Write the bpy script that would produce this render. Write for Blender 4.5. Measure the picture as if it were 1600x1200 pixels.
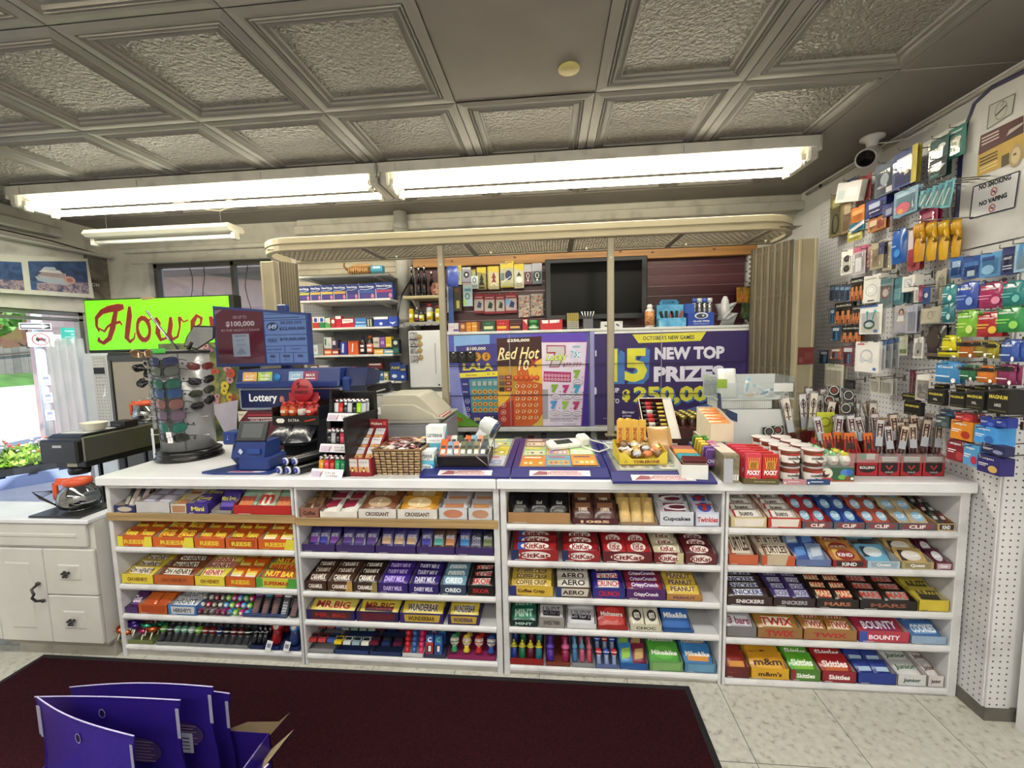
import bpy,math,random
from mathutils import Vector,Matrix
random.seed(7)
S=bpy.context.scene
COL=S.collection
for o in list(bpy.data.objects):bpy.data.objects.remove(o)
# ---------------- camera ----------------
CAMP=Vector((2.1302,-1.7967,1.4887))
RX=Vector((0.9956891,0.0900553,-0.0222083));UY=Vector((0.0139488,0.0913292,0.9957231));FW=Vector((-0.0916984,0.9917404,-0.0896794))
cam=bpy.data.cameras.new('camera');camo=bpy.data.objects.new('camera',cam);COL.objects.link(camo)
cam.sensor_width=36;cam.sensor_fit='HORIZONTAL';cam.lens=666.0/1600*36;cam.clip_start=.02;cam.clip_end=200
camo.matrix_world=Matrix(((RX.x,UY.x,-FW.x,CAMP.x),(RX.y,UY.y,-FW.y,CAMP.y),(RX.z,UY.z,-FW.z,CAMP.z),(0,0,0,1)))
S.camera=camo
# ---------------- view, world, lights ----------------
S.view_settings.view_transform='Standard';S.view_settings.look='None';S.view_settings.gamma=1
S.view_settings.use_curve_mapping=False;S.view_settings.exposure=0.0
W=bpy.data.worlds.new('daylight');S.world=W;W.use_nodes=True
nt=W.node_tree;bg=nt.nodes['Background']
sky=nt.nodes.new('ShaderNodeTexSky');sky.sky_type='NISHITA';sky.sun_disc=False;sky.sun_elevation=math.radians(50);sky.sun_rotation=math.radians(200)
nt.links.new(sky.outputs[0],bg.inputs[0]);bg.inputs[1].default_value=0.30
sl=bpy.data.lights.new('sun','SUN');sl.energy=8;sl.angle=math.radians(1);sl.color=(1,.96,.9)
so=bpy.data.objects.new('sun',sl);COL.objects.link(so);so.rotation_euler=(math.radians(40),0,math.radians(65));so.location=(-6,0,6)
def area(name,loc,sx,sy,power,color,rot=(0,0,0)):
 l=bpy.data.lights.new(name,'AREA');l.shape='RECTANGLE';l.size=sx;l.size_y=sy;l.energy=power;l.color=color
 o=bpy.data.objects.new(name,l);COL.objects.link(o);o.location=loc;o.rotation_euler=rot;return o
TUBE=(1,.965,.86)
area('counter_tube_light',(2.37,.82,2.445),2.3,.2,34,TUBE);area('counter_tube_light',(-.05,.82,2.445),2.3,.2,34,TUBE)
for k,(x,y)in enumerate([(2.4,-1.15),(0,-1.15),(2.4,-2.9),(0,-2.9),(2.4,-4.4)]):
 area('shop_tube_light',(x,y,2.44),2.3,.22,30,(.97,.98,1))
# ---------------- helpers ----------------
def lin(c):
 if isinstance(c,str):
  c=c.lstrip('#');c=[int(c[i:i+2],16)/255 for i in(0,2,4)]
 return tuple((v/12.92 if v<=.04045 else((v+.055)/1.055)**2.4)for v in c)
_M={}
def mat(c,rough=.5,metal=0.,kind='plain',**k):
 """material cache: colour hex, roughness, and a procedural kind"""
 key=(c,rough,metal,kind,tuple(sorted(k.items())))
 if key in _M:return _M[key]
 m=bpy.data.materials.new(k.get('name',kind+'_'+c.strip('#')));m.use_nodes=True
 n=m.node_tree;N=n.nodes;L=n.links;b=N['Principled BSDF']
 b.inputs['Roughness'].default_value=rough;b.inputs['Metallic'].default_value=metal
 col=lin(c)
 def tc(space='Object'):
  t=N.new('ShaderNodeTexCoord');return t.outputs[space]
 def noise(scale,detail=3,src=None):
  x=N.new('ShaderNodeTexNoise');x.inputs['Scale'].default_value=scale;x.inputs['Detail'].default_value=detail
  if src is not None:L.new(src,x.inputs['Vector'])
  return x
 def ramp(src,stops):
  r=N.new('ShaderNodeValToRGB');e=r.color_ramp.elements
  while len(e)<len(stops):e.new(.5)
  for q,(p,cc)in zip(e,stops):q.position=p;q.color=(*cc,1)
  L.new(src,r.inputs[0]);return r.outputs[0]
 def bump(src,s,d=.01):
  u=N.new('ShaderNodeBump');u.inputs['Strength'].default_value=s;u.inputs['Distance'].default_value=d
  L.new(src,u.inputs['Height']);L.new(u.outputs[0],b.inputs['Normal'])
 var=k.get('var',.06)
 if kind in('plain','paint','film'):
  x=noise(k.get('scale',6 if kind=='paint' else 14),4,tc())
  L.new(ramp(x.outputs[0],[(.3,tuple(v*(1-var)for v in col)),(.7,tuple(min(1,v*(1+var))for v in col))]),b.inputs['Base Color'])
  if kind=='paint':bump(x.outputs[0],.15,.003)
  if kind=='film':
   y=noise(55,3,tc());bump(y.outputs[0],k.get('b',.5),.004)
   b.inputs['Coat Weight'].default_value=.5;b.inputs['Coat Roughness'].default_value=.15
 elif kind=='dirty':
  x=noise(9,6,tc());d=tuple(v*.66 for v in col)
  L.new(ramp(x.outputs[0],[(.25,d),(.45,tuple(v*.92 for v in col)),(.7,col)]),b.inputs['Base Color']);bump(x.outputs[0],.12,.004)
 elif kind=='hammer':
  v=noise(62,2,tc());v.inputs['Distortion'].default_value=.4;bump(v.outputs[0],1.0,.03)
  x=noise(3,4,tc());L.new(ramp(x.outputs[0],[(.3,tuple(q*.85 for q in col)),(.7,col)]),b.inputs['Base Color'])
 elif kind=='emit':
  b.inputs['Base Color'].default_value=(*col,1);b.inputs['Emission Color'].default_value=(*col,1);b.inputs['Emission Strength'].default_value=k.get('e',1)
 elif kind=='glass':
  b.inputs['Base Color'].default_value=(*col,1);b.inputs['Transmission Weight'].default_value=1;b.inputs['IOR'].default_value=k.get('ior',1.45)
 elif kind=='clear':
  t=N.new('ShaderNodeBsdfTransparent');t.inputs[0].default_value=(*col,1);g=N.new('ShaderNodeBsdfGlossy');g.inputs['Roughness'].default_value=rough
  mx=N.new('ShaderNodeMixShader');mx.inputs[0].default_value=k.get('a',.12)
  y=noise(30,2,tc());u=N.new('ShaderNodeBump');u.inputs['Strength'].default_value=k.get('b',.3);u.inputs['Distance'].default_value=.01;L.new(y.outputs[0],u.inputs['Height']);L.new(u.outputs[0],g.inputs['Normal'])
  L.new(t.outputs[0],mx.inputs[1]);L.new(g.outputs[0],mx.inputs[2]);L.new(mx.outputs[0],N['Material Output'].inputs[0])
 elif kind=='milky':
  b.inputs['Base Color'].default_value=(*col,1);b.inputs['Alpha'].default_value=k.get('al',.62)
 elif kind=='wood':
  mp=N.new('ShaderNodeMapping');mp.inputs['Scale'].default_value=k.get('sc',(1,22,22));L.new(tc(),mp.inputs[0])
  x=noise(2.5,5,mp.outputs[0]);L.new(ramp(x.outputs[0],[(.3,tuple(v*.55 for v in col)),(.6,col)]),b.inputs['Base Color'])
 elif kind=='peg':
  sp=N.new('ShaderNodeSeparateXYZ');L.new(tc(),sp.inputs[0]);fr=[]
  for ax in k.get('axes',('Y','Z')):
   q=N.new('ShaderNodeMath');q.operation='DIVIDE';L.new(sp.outputs[ax],q.inputs[0]);q.inputs[1].default_value=k.get('pitch',.0254)
   f=N.new('ShaderNodeMath');f.operation='FRACT';L.new(q.outputs[0],f.inputs[0])
   s=N.new('ShaderNodeMath');s.operation='SUBTRACT';L.new(f.outputs[0],s.inputs[0]);s.inputs[1].default_value=.5
   p=N.new('ShaderNodeMath');p.operation='POWER';L.new(s.outputs[0],p.inputs[0]);p.inputs[1].default_value=2;fr.append(p)
  a=N.new('ShaderNodeMath');a.operation='ADD';L.new(fr[0].outputs[0],a.inputs[0]);L.new(fr[1].outputs[0],a.inputs[1])
  t=N.new('ShaderNodeMath');t.operation='GREATER_THAN';L.new(a.outputs[0],t.inputs[0]);t.inputs[1].default_value=.02
  x=noise(5,5,tc());mxc=N.new('ShaderNodeMix');mxc.data_type='RGBA'
  L.new(t.outputs[0],mxc.inputs['Factor']);mxc.inputs['A'].default_value=(.07,.07,.07,1)
  L.new(ramp(x.outputs[0],[(.25,tuple(v*.7 for v in col)),(.5,col)]),mxc.inputs['B']);L.new(mxc.outputs['Result'],b.inputs['Base Color'])
 elif kind=='vinyl':
  mp=tc('Object');br=N.new('ShaderNodeTexBrick');L.new(mp,br.inputs[0]);br.offset=0;br.inputs['Scale'].default_value=1
  br.inputs['Brick Width'].default_value=.388;br.inputs['Row Height'].default_value=.388;br.inputs['Mortar Size'].default_value=.0016;br.inputs['Mortar Smooth'].default_value=.3
  x=noise(38,6,mp);sp_=ramp(x.outputs[0],[(.33,lin('#a29d90')),(.42,lin('#bfbdb2')),(.62,lin('#cbcac0'))])
  br.inputs['Mortar'].default_value=(*lin('#57544a'),1);L.new(sp_,br.inputs['Color1']);L.new(sp_,br.inputs['Color2']);L.new(br.outputs[0],b.inputs['Base Color'])
  bump(x.outputs[0],.1,.002)
 elif kind=='carpet':
  x=noise(260,4,tc());L.new(ramp(x.outputs[0],[(.35,tuple(v*.45 for v in col)),(.65,tuple(v*1.35 for v in col))]),b.inputs['Base Color']);bump(x.outputs[0],.9,.006)
  b.inputs['Specular IOR Level'].default_value=.1
 elif kind=='leaf':
  x=noise(k.get('scale',3),6,tc());L.new(ramp(x.outputs[0],[(.35,tuple(v*.3 for v in col)),(.6,col),(.8,tuple(min(1,v*1.7)for v in col))]),b.inputs['Base Color'])
 elif kind=='swirl':
  cs=[lin(q)for q in k['cols']];x=noise(k.get('scale',9),5,tc());x.inputs['Distortion'].default_value=1.2
  r=N.new('ShaderNodeValToRGB');e=r.color_ramp.elements;r.color_ramp.interpolation=k.get('interp','LINEAR')
  while len(e)<len(cs):e.new(.5)
  for i,(q,cc)in enumerate(zip(e,cs)):q.position=.3+.4*i/max(1,len(cs)-1);q.color=(*cc,1)
  L.new(x.outputs[0],r.inputs[0]);L.new(r.outputs[0],b.inputs['Base Color'])
 _M[key]=m;return m
def P(c):return mat(c,.58)
def FL(c):return mat(c,.28,0,'film')
WHT='#e9e9ea';BLK='#141416'
def clr(a=.14,c='#ffffff',r=.12):return mat(c,r,0,'clear',a=a)
CHROME=mat('#c9cacc',.18,1);STEEL=mat('#9c9d9e',.32,1);HOOK=mat('#8d8a86',.3,1)
_T={}
def glyphs(s,bold,shear):
 key=(s,bold,shear)
 if key not in _T:
  cu=bpy.data.curves.new('t','FONT');cu.body=s;cu.size=1;cu.resolution_u=2;cu.shear=shear;cu.offset=bold
  o=bpy.data.objects.new('t',cu);me=bpy.data.meshes.new_from_object(o)
  vs=[(v.co.x,v.co.y)for v in me.vertices];fs=[tuple(p.vertices)for p in me.polygons]
  bpy.data.objects.remove(o);bpy.data.meshes.remove(me);bpy.data.curves.remove(cu)
  if vs:
   x0=min(v[0]for v in vs);x1=max(v[0]for v in vs);y0=min(v[1]for v in vs);y1=max(v[1]for v in vs)
  else:x0=y0=0;x1=y1=1
  _T[key]=([(x-x0,y-y0)for x,y in vs],fs,x1-x0,y1-y0)
 return _T[key]
class MB:
 """collects shapes and builds ONE mesh object"""
 def __init__(s):s.v=[];s.f=[];s.m=[];s.ms=[];s.sm=[];s.M=Matrix();s.lay=0
 def mi(s,m):
  if isinstance(m,str):m=P(m)
  if m not in s.ms:s.ms.append(m)
  return s.ms.index(m)
 def add(s,vs,fs,m,smooth=False):
  b=len(s.v);i=s.mi(m);M=s.M
  s.v+=[tuple(M@Vector(q))for q in vs]
  s.f+=[tuple(b+j for j in f)for f in fs];s.m+=[i]*len(fs);s.sm+=[smooth]*len(fs);return s
 def box(s,x0,x1,y0,y1,z0,z1,m):
  v=[(x,y,z)for x in(x0,x1)for y in(y0,y1)for z in(z0,z1)]
  return s.add(v,[(0,1,3,2),(4,6,7,5),(0,4,5,1),(2,3,7,6),(0,2,6,4),(1,5,7,3)],m)
 def cbox(s,x0,x1,y0,y1,z0,z1,m,c=.004):
  """box with chamfered edges"""
  X=(x0,x1);Y=(y0,y1);Z=(z0,z1);v=[];id={}
  for a in(0,1):
   for b in(0,1):
    for d in(0,1):
     sx=c if a==0 else-c;sy=c if b==0 else-c;sz=c if d==0 else-c
     for k,p in enumerate([(X[a],Y[b]+sy,Z[d]+sz),(X[a]+sx,Y[b],Z[d]+sz),(X[a]+sx,Y[b]+sy,Z[d])]):
      id[(a,b,d,k)]=len(v);v.append(p)
  f=[]
  for a in(0,1):f.append([id[(a,0,0,0)],id[(a,0,1,0)],id[(a,1,1,0)],id[(a,1,0,0)]])
  for b in(0,1):f.append([id[(0,b,0,1)],id[(1,b,0,1)],id[(1,b,1,1)],id[(0,b,1,1)]])
  for d in(0,1):f.append([id[(0,0,d,2)],id[(0,1,d,2)],id[(1,1,d,2)],id[(1,0,d,2)]])
  for a in(0,1):
   for b in(0,1):f.append([id[(a,b,0,0)],id[(a,b,0,1)],id[(a,b,1,1)],id[(a,b,1,0)]])
   for d in(0,1):f.append([id[(a,0,d,0)],id[(a,0,d,2)],id[(a,1,d,2)],id[(a,1,d,0)]])
  for b in(0,1):
   for d in(0,1):f.append([id[(0,b,d,1)],id[(0,b,d,2)],id[(1,b,d,2)],id[(1,b,d,1)]])
  for a in(0,1):
   for b in(0,1):
    for d in(0,1):f.append([id[(a,b,d,0)],id[(a,b,d,1)],id[(a,b,d,2)]])
  return s.add(v,f,m)
 def quad(s,pts,m):return s.add(pts,[tuple(range(len(pts)))],m)
 def prism(s,poly,a0,a1,m,axis='X'):
  """polygon extruded along an axis; poly gives the two other coordinates in order"""
  n=len(poly)
  def P3(a,p):return(a,p[0],p[1])if axis=='X' else(p[0],a,p[1])if axis=='Y' else(p[0],p[1],a)
  v=[P3(a0,p)for p in poly]+[P3(a1,p)for p in poly]
  f=[tuple(range(n))[::-1],tuple(range(n,2*n))]+[(i,(i+1)%n,n+(i+1)%n,n+i)for i in range(n)]
  return s.add(v,f,m)
 def lathe(s,prof,m,c=(0,0,0),n=20,axis='Z',sx=1,sy=1):
  v=[];f=[]
  for r,h in prof:
   for k in range(n):
    a=2*math.pi*k/n;x=r*math.cos(a)*sx;y=r*math.sin(a)*sy
    p=(x,y,h)if axis=='Z' else(h,x,y)if axis=='X' else(x,h,y)
    v.append((p[0]+c[0],p[1]+c[1],p[2]+c[2]))
  for i in range(len(prof)-1):
   for k in range(n):f.append((i*n+k,i*n+(k+1)%n,(i+1)*n+(k+1)%n,(i+1)*n+k))
  if prof[0][0]>1e-5:f.append(tuple(range(n))[::-1])
  if prof[-1][0]>1e-5:f.append(tuple(range((len(prof)-1)*n,len(prof)*n)))
  return s.add(v,f,m,True)
 def tube(s,pts,r,m,n=8,r1=None):
  pts=[Vector(p)for p in pts];v=[];f=[];N=len(pts)
  up=Vector((0,0,1))
  for i,p in enumerate(pts):
   d=(pts[min(i+1,N-1)]-pts[max(i-1,0)]).normalized()
   a=d.cross(up if abs(d.dot(up))<.95 else Vector((1,0,0))).normalized();b=d.cross(a)
   rr=r if r1 is None else r+(r1-r)*i/(N-1)
   for k in range(n):
    t=2*math.pi*k/n;v.append(tuple(p+a*rr*math.cos(t)+b*rr*math.sin(t)))
  for i in range(N-1):
   for k in range(n):f.append((i*n+k,i*n+(k+1)%n,(i+1)*n+(k+1)%n,(i+1)*n+k))
  f.append(tuple(range(n))[::-1]);f.append(tuple(range((N-1)*n,N*n)))
  return s.add(v,f,m,True)
 def ball(s,c,rx,ry,rz,m,n=10,k=7):
  return s.lathe([(max(1e-6,rx*math.sin(math.pi*i/k)),-rz*math.cos(math.pi*i/k))for i in range(k+1)],m,c,n,'Z',1,ry/rx)
 def pillow(s,w,h,t,m,crimp=.12,nx=7,ny=5,mc=None):
  """puffy flow-pack, centred, lying in local XY, top towards +Z; sealed crimped ends left and right"""
  for sg in(1,-1):
   v=[];f=[]
   for i in range(nx+1):
    for j in range(ny+1):
     a=i/nx;b=j/ny;e=min(1,max(0,(min(a,1-a)-crimp*.55)/.14));z=t/2*(e**.6)*(math.sin(math.pi*b)**.45)
     y=h*(b-.5)*(1 if e>0 else.97)
     v.append((w*(a-.5),y,sg*max(z,.0006)))
   for i in range(nx):
    for j in range(ny):
     q=(i*(ny+1)+j,(i+1)*(ny+1)+j,(i+1)*(ny+1)+j+1,i*(ny+1)+j+1);f.append(q if sg>0 else q[::-1])
   s.add(v,f,m,True)
  return s
 def text(s,t,x,y,h,m,w=None,bold=.0,shear=0.,anchor='c',z=None):
  """flat lettering in the local XY plane; x,y = anchor (centre/left), h = cap height, w = optional fitted width"""
  vs,fs,tw,th=glyphs(t,bold,shear)
  if not vs:return s
  k=h/th;kx=k if w is None else w/tw
  ox=x-(tw*kx/2 if anchor=='c' else 0 if anchor=='l' else tw*kx);oy=y-h/2
  if z is None:s.lay+=1;z=s.lay*.0001
  return s.add([(ox+a*kx,oy+b*k,z)for a,b in vs],fs,m)
 def art(s,cmds):
  """flat printed shapes in local XY, each layer a hair above the last"""
  for c in cmds:
   s.lay+=1;z=s.lay*.00012;k=c[0]
   if k=='r':s.quad([(c[1],c[2],z),(c[3],c[2],z),(c[3],c[4],z),(c[1],c[4],z)],c[5])
   elif k=='e':
    n=c[6]if len(c)>6 else 18
    s.quad([(c[1]+c[3]*math.cos(2*math.pi*i/n),c[2]+c[4]*math.sin(2*math.pi*i/n),z)for i in range(n)],c[5])
   elif k=='o':
    n=24;v=[]
    for i in range(n):
     a=2*math.pi*i/n
     v+=[(c[1]+c[3]*math.cos(a),c[2]+c[4]*math.sin(a),z),(c[1]+(c[3]-c[5])*math.cos(a),c[2]+(c[4]-c[5])*math.sin(a),z)]
    s.add(v,[(2*i,2*((i+1)%n),2*((i+1)%n)+1,2*i+1)for i in range(n)],c[6])
   elif k=='p':s.quad([(x,y,z)for x,y in c[1]],c[2])
   elif k=='l':
    s.stroke(c[1],c[2],c[3],z)
   elif k=='t':
    kw=c[6]if len(c)>6 else{}
    s.text(c[1],c[2],c[3],c[4],c[5],z=z,**kw)
  return s
 def stroke(s,pts,w,m,z):
  n=len(pts);v=[]
  for i,p in enumerate(pts):
   a=pts[max(i-1,0)];b=pts[min(i+1,n-1)];dx,dy=b[0]-a[0],b[1]-a[1];l=math.hypot(dx,dy)or 1
   ww=(p[2]if len(p)>2 else w)/2;v+=[(p[0]-dy/l*ww,p[1]+dx/l*ww,z),(p[0]+dy/l*ww,p[1]-dx/l*ww,z)]
  return s.add(v,[(2*i,2*i+1,2*i+3,2*i+2)for i in range(n-1)],m)
 def at(s,o,x=(1,0,0),y=(0,0,1)):
  """local frame: origin o, right x, up y"""
  x=Vector(x).normalized();y=Vector(y);y=(y-x*y.dot(x)).normalized();z=x.cross(y)
  s.M=Matrix(((x.x,y.x,z.x,o[0]),(x.y,y.y,z.y,o[1]),(x.z,y.z,z.z,o[2]),(0,0,0,1)));s.lay=0;return s
 def home(s):s.M=Matrix();return s
 def mesh(s,name):
  me=bpy.data.meshes.new(name);me.from_pydata(s.v,[],s.f)
  for m in s.ms:me.materials.append(m)
  me.polygons.foreach_set('material_index',s.m);me.polygons.foreach_set('use_smooth',s.sm);me.update();return me
 def build(s,name,parent=None,loc=None,rz=0,**kw):
  o=bpy.data.objects.new(name,s.mesh(name));COL.objects.link(o)
  if parent is not None:o.parent=parent
  if loc is not None:o.location=loc
  if rz:o.rotation_euler=(0,0,rz)
  for a,b in kw.items():o[a]=b
  return o
def tag(o,label,cat,group=None,kind=None):
 o['label']=label;o['category']=cat
 if group:o['group']=group
 if kind:o['kind']=kind
 return o
def thing(name,label,cat,loc=(0,0,0),rz=0,group=None):
 o=bpy.data.objects.new(name,None);COL.objects.link(o);o.location=loc;o.rotation_euler=(0,0,rz);o.empty_display_size=.05
 return tag(o,label,cat,group)
def copy_thing(o,loc=None,rz=None,label=None,group=None):
 def cp(q,parent):
  c=q.copy();COL.objects.link(c);c.parent=parent
  for ch in KIDS.get(q.name,[]):KIDS.setdefault(c.name,[]).append(cp(ch,c))
  return c
 c=cp(o,None)
 if loc is not None:c.location=loc
 if rz is not None:c.rotation_euler=(0,0,rz)
 if label:c['label']=label
 if group:c['group']=group
 return c
KIDS={}
def struct(mb,name):return mb.build(name,kind='structure')
def ux(u,z,Y=0.0,v0=None):
 """X on the plane y=Y at height z that lies in column u of the photo (measured once from the photo)"""
 a=FW+RX*((u-800)/666.0)
 A,B=a.y,-UY.y;C_,D=a.z,-UY.z;y=Y-CAMP.y;zz=z-CAMP.z
 det=A*D-B*C_;t=(y*D-B*zz)/det;tq=(A*zz-C_*y)/det
 return CAMP.x+t*a.x-tq*UY.x
# ---------------- room shell ----------------
XL,XR,YB,YF,CZ=-1.72,3.99,1.70,-5.0,2.5626
TS=.6096;TX0=-.102;TY0=.1638
b=MB();b.box(-2.4,XR+.2,YF,YB+.3,-.05,0,mat('#c8c8be',.35,0,'vinyl',name='speckled_vinyl'));fl=struct(b,'floor')
fl.location=(2.8346-.388*2,0.04,0);fl.data.transform(Matrix.Translation((-fl.location.x,-fl.location.y,0)))
CEIL=mat('#86827d',.5,0,'paint',name='ceiling_paint');HAM=mat('#8b867e',.38,0,'hammer',name='hammered_tile');PLAINC=mat('#7c7671',.5,0,'paint',name='plain_board')
b=MB()
def tile(x,y):
 c0,c1=(x+.002,y+.002),(x+TS-.002,y+TS-.002)
 prof=[(0,0),(.028,-.004),(.04,-.004),(.044,.004),(.05,-.006),(.056,.004),(.064,-.006),(.07,.004),(.084,.006),(.09,-.001),(.096,.006)]
 rings=[]
 for d,z in prof:
  rings.append([(c0[0]+d,c0[1]+d,CZ+z),(c1[0]-d,c0[1]+d,CZ+z),(c1[0]-d,c1[1]-d,CZ+z),(c0[0]+d,c1[1]-d,CZ+z)])
 v=[p for r in rings for p in r];f=[]
 for i in range(len(rings)-1):
  for k in range(4):f.append((4*i+k,4*(i+1)+k,4*(i+1)+(k+1)%4,4*i+(k+1)%4))
 b.add(v,f,CEIL);b.quad([rings[-1][k]for k in(0,3,2,1)],HAM)
for i in range(-3,6):
 for j in range(-8,2):
  x=TX0+i*TS;y=TY0+j*TS
  if(i==3 and j in(-1,-2)):
   b.box(x,x+TS,y,y+TS,CZ+.004,CZ+.01,PLAINC);continue
  tile(x,y)
b.box(-2.4,TX0+6*TS+.002,YF,YB+.3,CZ+.012,CZ+.06,CEIL)
b.box(TX0+6*TS,XR+.2,YF,YB+.3,CZ-.004,CZ+.06,PLAINC)
b.box(-2.4,TX0+6*TS,TY0+2*TS,YB+.3,CZ-.004,CZ+.06,PLAINC)
b.box(TX0+6*TS,XR,TY0-.003,TY0+.003,CZ-.006,CZ-.004,'#a09a94')
struct(b,'ceiling')
WALL=mat('#d3d0c8',.6,0,'dirty',name='old_white_paint')
WALLW=mat('#dcdcdc',.6,0,'paint',name='white_paint')
WX0,WX1,WZ0,WZ1=-1.34,-.22,1.72,2.27
b=MB();Y=YB
b.box(XL-.1,WX0,Y,Y+.12,0,CZ+.02,WALL);b.box(WX1,XR+.1,Y,Y+.12,0,CZ+.02,WALL)
b.box(WX0,WX1,Y,Y+.12,0,WZ0,WALL);b.box(WX0,WX1,Y,Y+.12,WZ1,CZ+.02,WALL);struct(b,'wall_back')
b=MB();b.box(WX0,WX1,Y+.05,Y+.054,WZ0,WZ1,mat('#ffffff',.02,0,'clear',a=.08,b=0.));wnd=struct(b,'window_2')
b=MB();F_=mat('#4f4c47',.5,0,'paint')
for x0,x1,z0,z1 in((WX0,WX0+.03,WZ0,WZ1),(WX1-.03,WX1,WZ0,WZ1),(WX0,WX1,WZ0,WZ0+.03),(WX0,WX1,WZ1-.035,WZ1),(-.62,-.59,WZ0,WZ1)):b.box(x0,x1,Y+.03,Y+.075,z0,z1,F_)
b.build('window_frame',wnd)
for i,x in enumerate((-1.05,-.93,-.52)):
 b=MB();b.tube([(x+.02*math.sin(k*1.3+i),Y+.09,WZ1-.03-k*.09)for k in range(7)],.004,mat('#4a443c',.8),5)
 tag(b.build('vine_stem'),'thin dark vine stem hanging outside the high window, %s of the three'%('leftmost','middle','rightmost')[i],'vine','vine stems outside the high window')
b=MB();T_=mat('#cfccc2',.55,0,'dirty',name='trim_paint')
b.box(WX0-.16,WX1+.12,Y-.02,Y,WZ1,WZ1+.075,T_);b.box(WX0-.06,WX0,Y-.018,Y,1.3,WZ1,T_);struct(b,'trim_1')
b=MB();b.cbox(.06,XR-.001,Y-.06,Y,2.43,CZ-.004,T_,.008);b.cbox(.06,XR-.001,Y-.1,Y-.06,2.43,2.50,T_,.006);struct(b,'trim_2')
b=MB();b.cbox(-1.55,.05,Y-.03,Y,2.36,2.40,T_,.006);b.box(-1.6,.05,Y-.015,Y,2.40,CZ-.004,T_);struct(b,'trim_3')
b=MB();b.box(XR,XR+.12,-.14,YB+.1,0,CZ+.02,WALLW);b.box(3.875,XR+.12,YF,-.13,0,CZ+.02,WALLW);struct(b,'wall_right')
PEG=mat('#d4d4d6',.5,0,'peg',name='pegboard_white')
b=MB();b.prism([(3.79,-.1),(3.875,-.1),(3.985,-.1),(3.985,1.69),(3.93,1.69)],0.0,2.36,WALLW,'Z')
b.at((3.79,-.1,0),Vector((.14,1.79,0)),(0,0,1));b.M=b.M@Matrix.Identity(4)
b.home();pw=struct(b,'wall_right_lower')
a_=math.atan2(.14,1.79)
b=MB();b.box(-.006,0,0,1.33,0.02,2.30,PEG);pb=b.build('pegboard_panel',pw);pb.location=(3.788,-.1,0);pb.rotation_euler=(0,0,-a_)
b=MB();b.box(0,.083,-.006,0,0.02,2.1,mat('#d8d8da',.5,0,'peg',axes=('X','Z'),name='pegboard_white'));pb2=b.build('pegboard_panel',pw);pb2.location=(3.79,-.1,0)
b=MB();b.box(3.782,3.995,-.112,1.6,0,.05,mat('#6a665e',.7,0,'dirty'));struct(b,'baseboard_right')
def pegx(y):return 3.782+(y+.1)*.14/1.79
b=MB();b.tube([(3.975,1.55,2.525),(3.975,.0,2.53),(3.975,-.13,2.53)],.011,mat('#bdb9b0',.5),8);b.tube([(3.95,1.35,2.515),(3.975,1.4,2.52)],.008,BLK,6)
tag(b.build('conduit_pipe'),'long thin conduit pipe running under the ceiling along the right wall','pipe')
b=MB();GZ0,GZ1,GY0,GY1=.1,1.84,-.6,1.46
b.box(XL-.12,XL,YF,GY0,0,CZ+.02,WALL);b.box(XL-.12,XL,GY1,YB,0,CZ+.02,WALL);b.box(XL-.12,XL,GY0,GY1,0,GZ0,WALL);b.box(XL-.12,XL,GY0,GY1,GZ1,CZ+.02,WALL);struct(b,'wall_left')
b=MB();b.box(XL-.06,XL-.055,GY0,GY1,GZ0,GZ1,mat('#ffffff',.02,0,'clear',a=.05,b=0.));wnd=struct(b,'window_1')
b=MB();AL=mat('#8f8f8c',.35,.6)
for y0,y1,z0,z1 in((GY0,GY1,GZ1-.03,GZ1),(GY0,GY1,GZ1-.075,GZ1-.05),(GY0,GY1,GZ0,GZ0+.05),(GY1-.04,GY1,GZ0,GZ1),(GY0,GY0+.04,GZ0,GZ1)):b.cbox(XL-.08,XL-.03,y0,y1,z0,z1,AL,.004)
b.build('window_frame',wnd)
b=MB();b.box(XL-.1,XR+.1,YF-.1,YF,0,CZ+.02,WALLW);struct(b,'wall_front')
b=MB();b.box(XL,XL+.02,1.475,1.66,1.86,2.34,mat('#56524b',.7,0,'swirl',cols=('#2f2c28','#6b665c','#8f8a7f'),scale=5));struct(b,'trim_4')
def strip(x0,x1,y0,label,lit=True):
 zt=CZ-.012;xm=(x0+x1)/2;L_=x1-x0
 t=thing('strip_light',label,'ceiling light',(xm,y0+.16,zt),0,'strip lights on the ceiling');mp=mat('#cbc9c2',.45,0,'dirty',name='fixture_enamel');mi=mat('#e8e3cf',.4)
 b=MB();h=L_/2
 b.prism([(-.14,0),(.14,0),(.14,-.03),(.10,-.045),(.05,-.075),(-.05,-.075),(-.10,-.045),(-.14,-.03)],-h,h,mi,'X')
 b.box(-h,h,-.146,-.14,-.055,.0,mp);b.box(-h,h,.14,.146,-.04,.0,mp)
 for k in range(3):b.box(-h+.1+k*.8,-h+.104+k*.8,-.148,-.146,-.05,-.01,'#9b9990')
 b.build('housing',t)
 for s in(-1,1):
  b=MB();b.cbox(min(s*h,s*(h-.05)),max(s*h,s*(h-.05)),-.13,.13,-.115,-.03,mp,.01);b.box(s*h-.004,s*h+.004,-.146,.146,-.075,0,mp);b.build('end_cap',t)
  for sx in(-1,1):
   b=MB();b.cbox(sx*(h-.06)-.012,sx*(h-.06)+.012,s*.075-.02,s*.075+.02,-.135,-.07,'#d8d4c4',.004);b.build('lamp_holder',t)
  b=MB();b.tube([(-h+.06,s*.075,-.105),(h-.06,s*.075,-.105)],.019,mat('#fff6dc',.4,0,'emit',e=12.0)if lit else mat('#e6e3da',.3),14);b.build('tube',t)
 return t
strip(1.155,3.555,.66,'long lit twin-tube strip light over the counter, right-hand of two')
strip(-1.26,1.14,.66,'long lit twin-tube strip light over the counter, left-hand of two')
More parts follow.
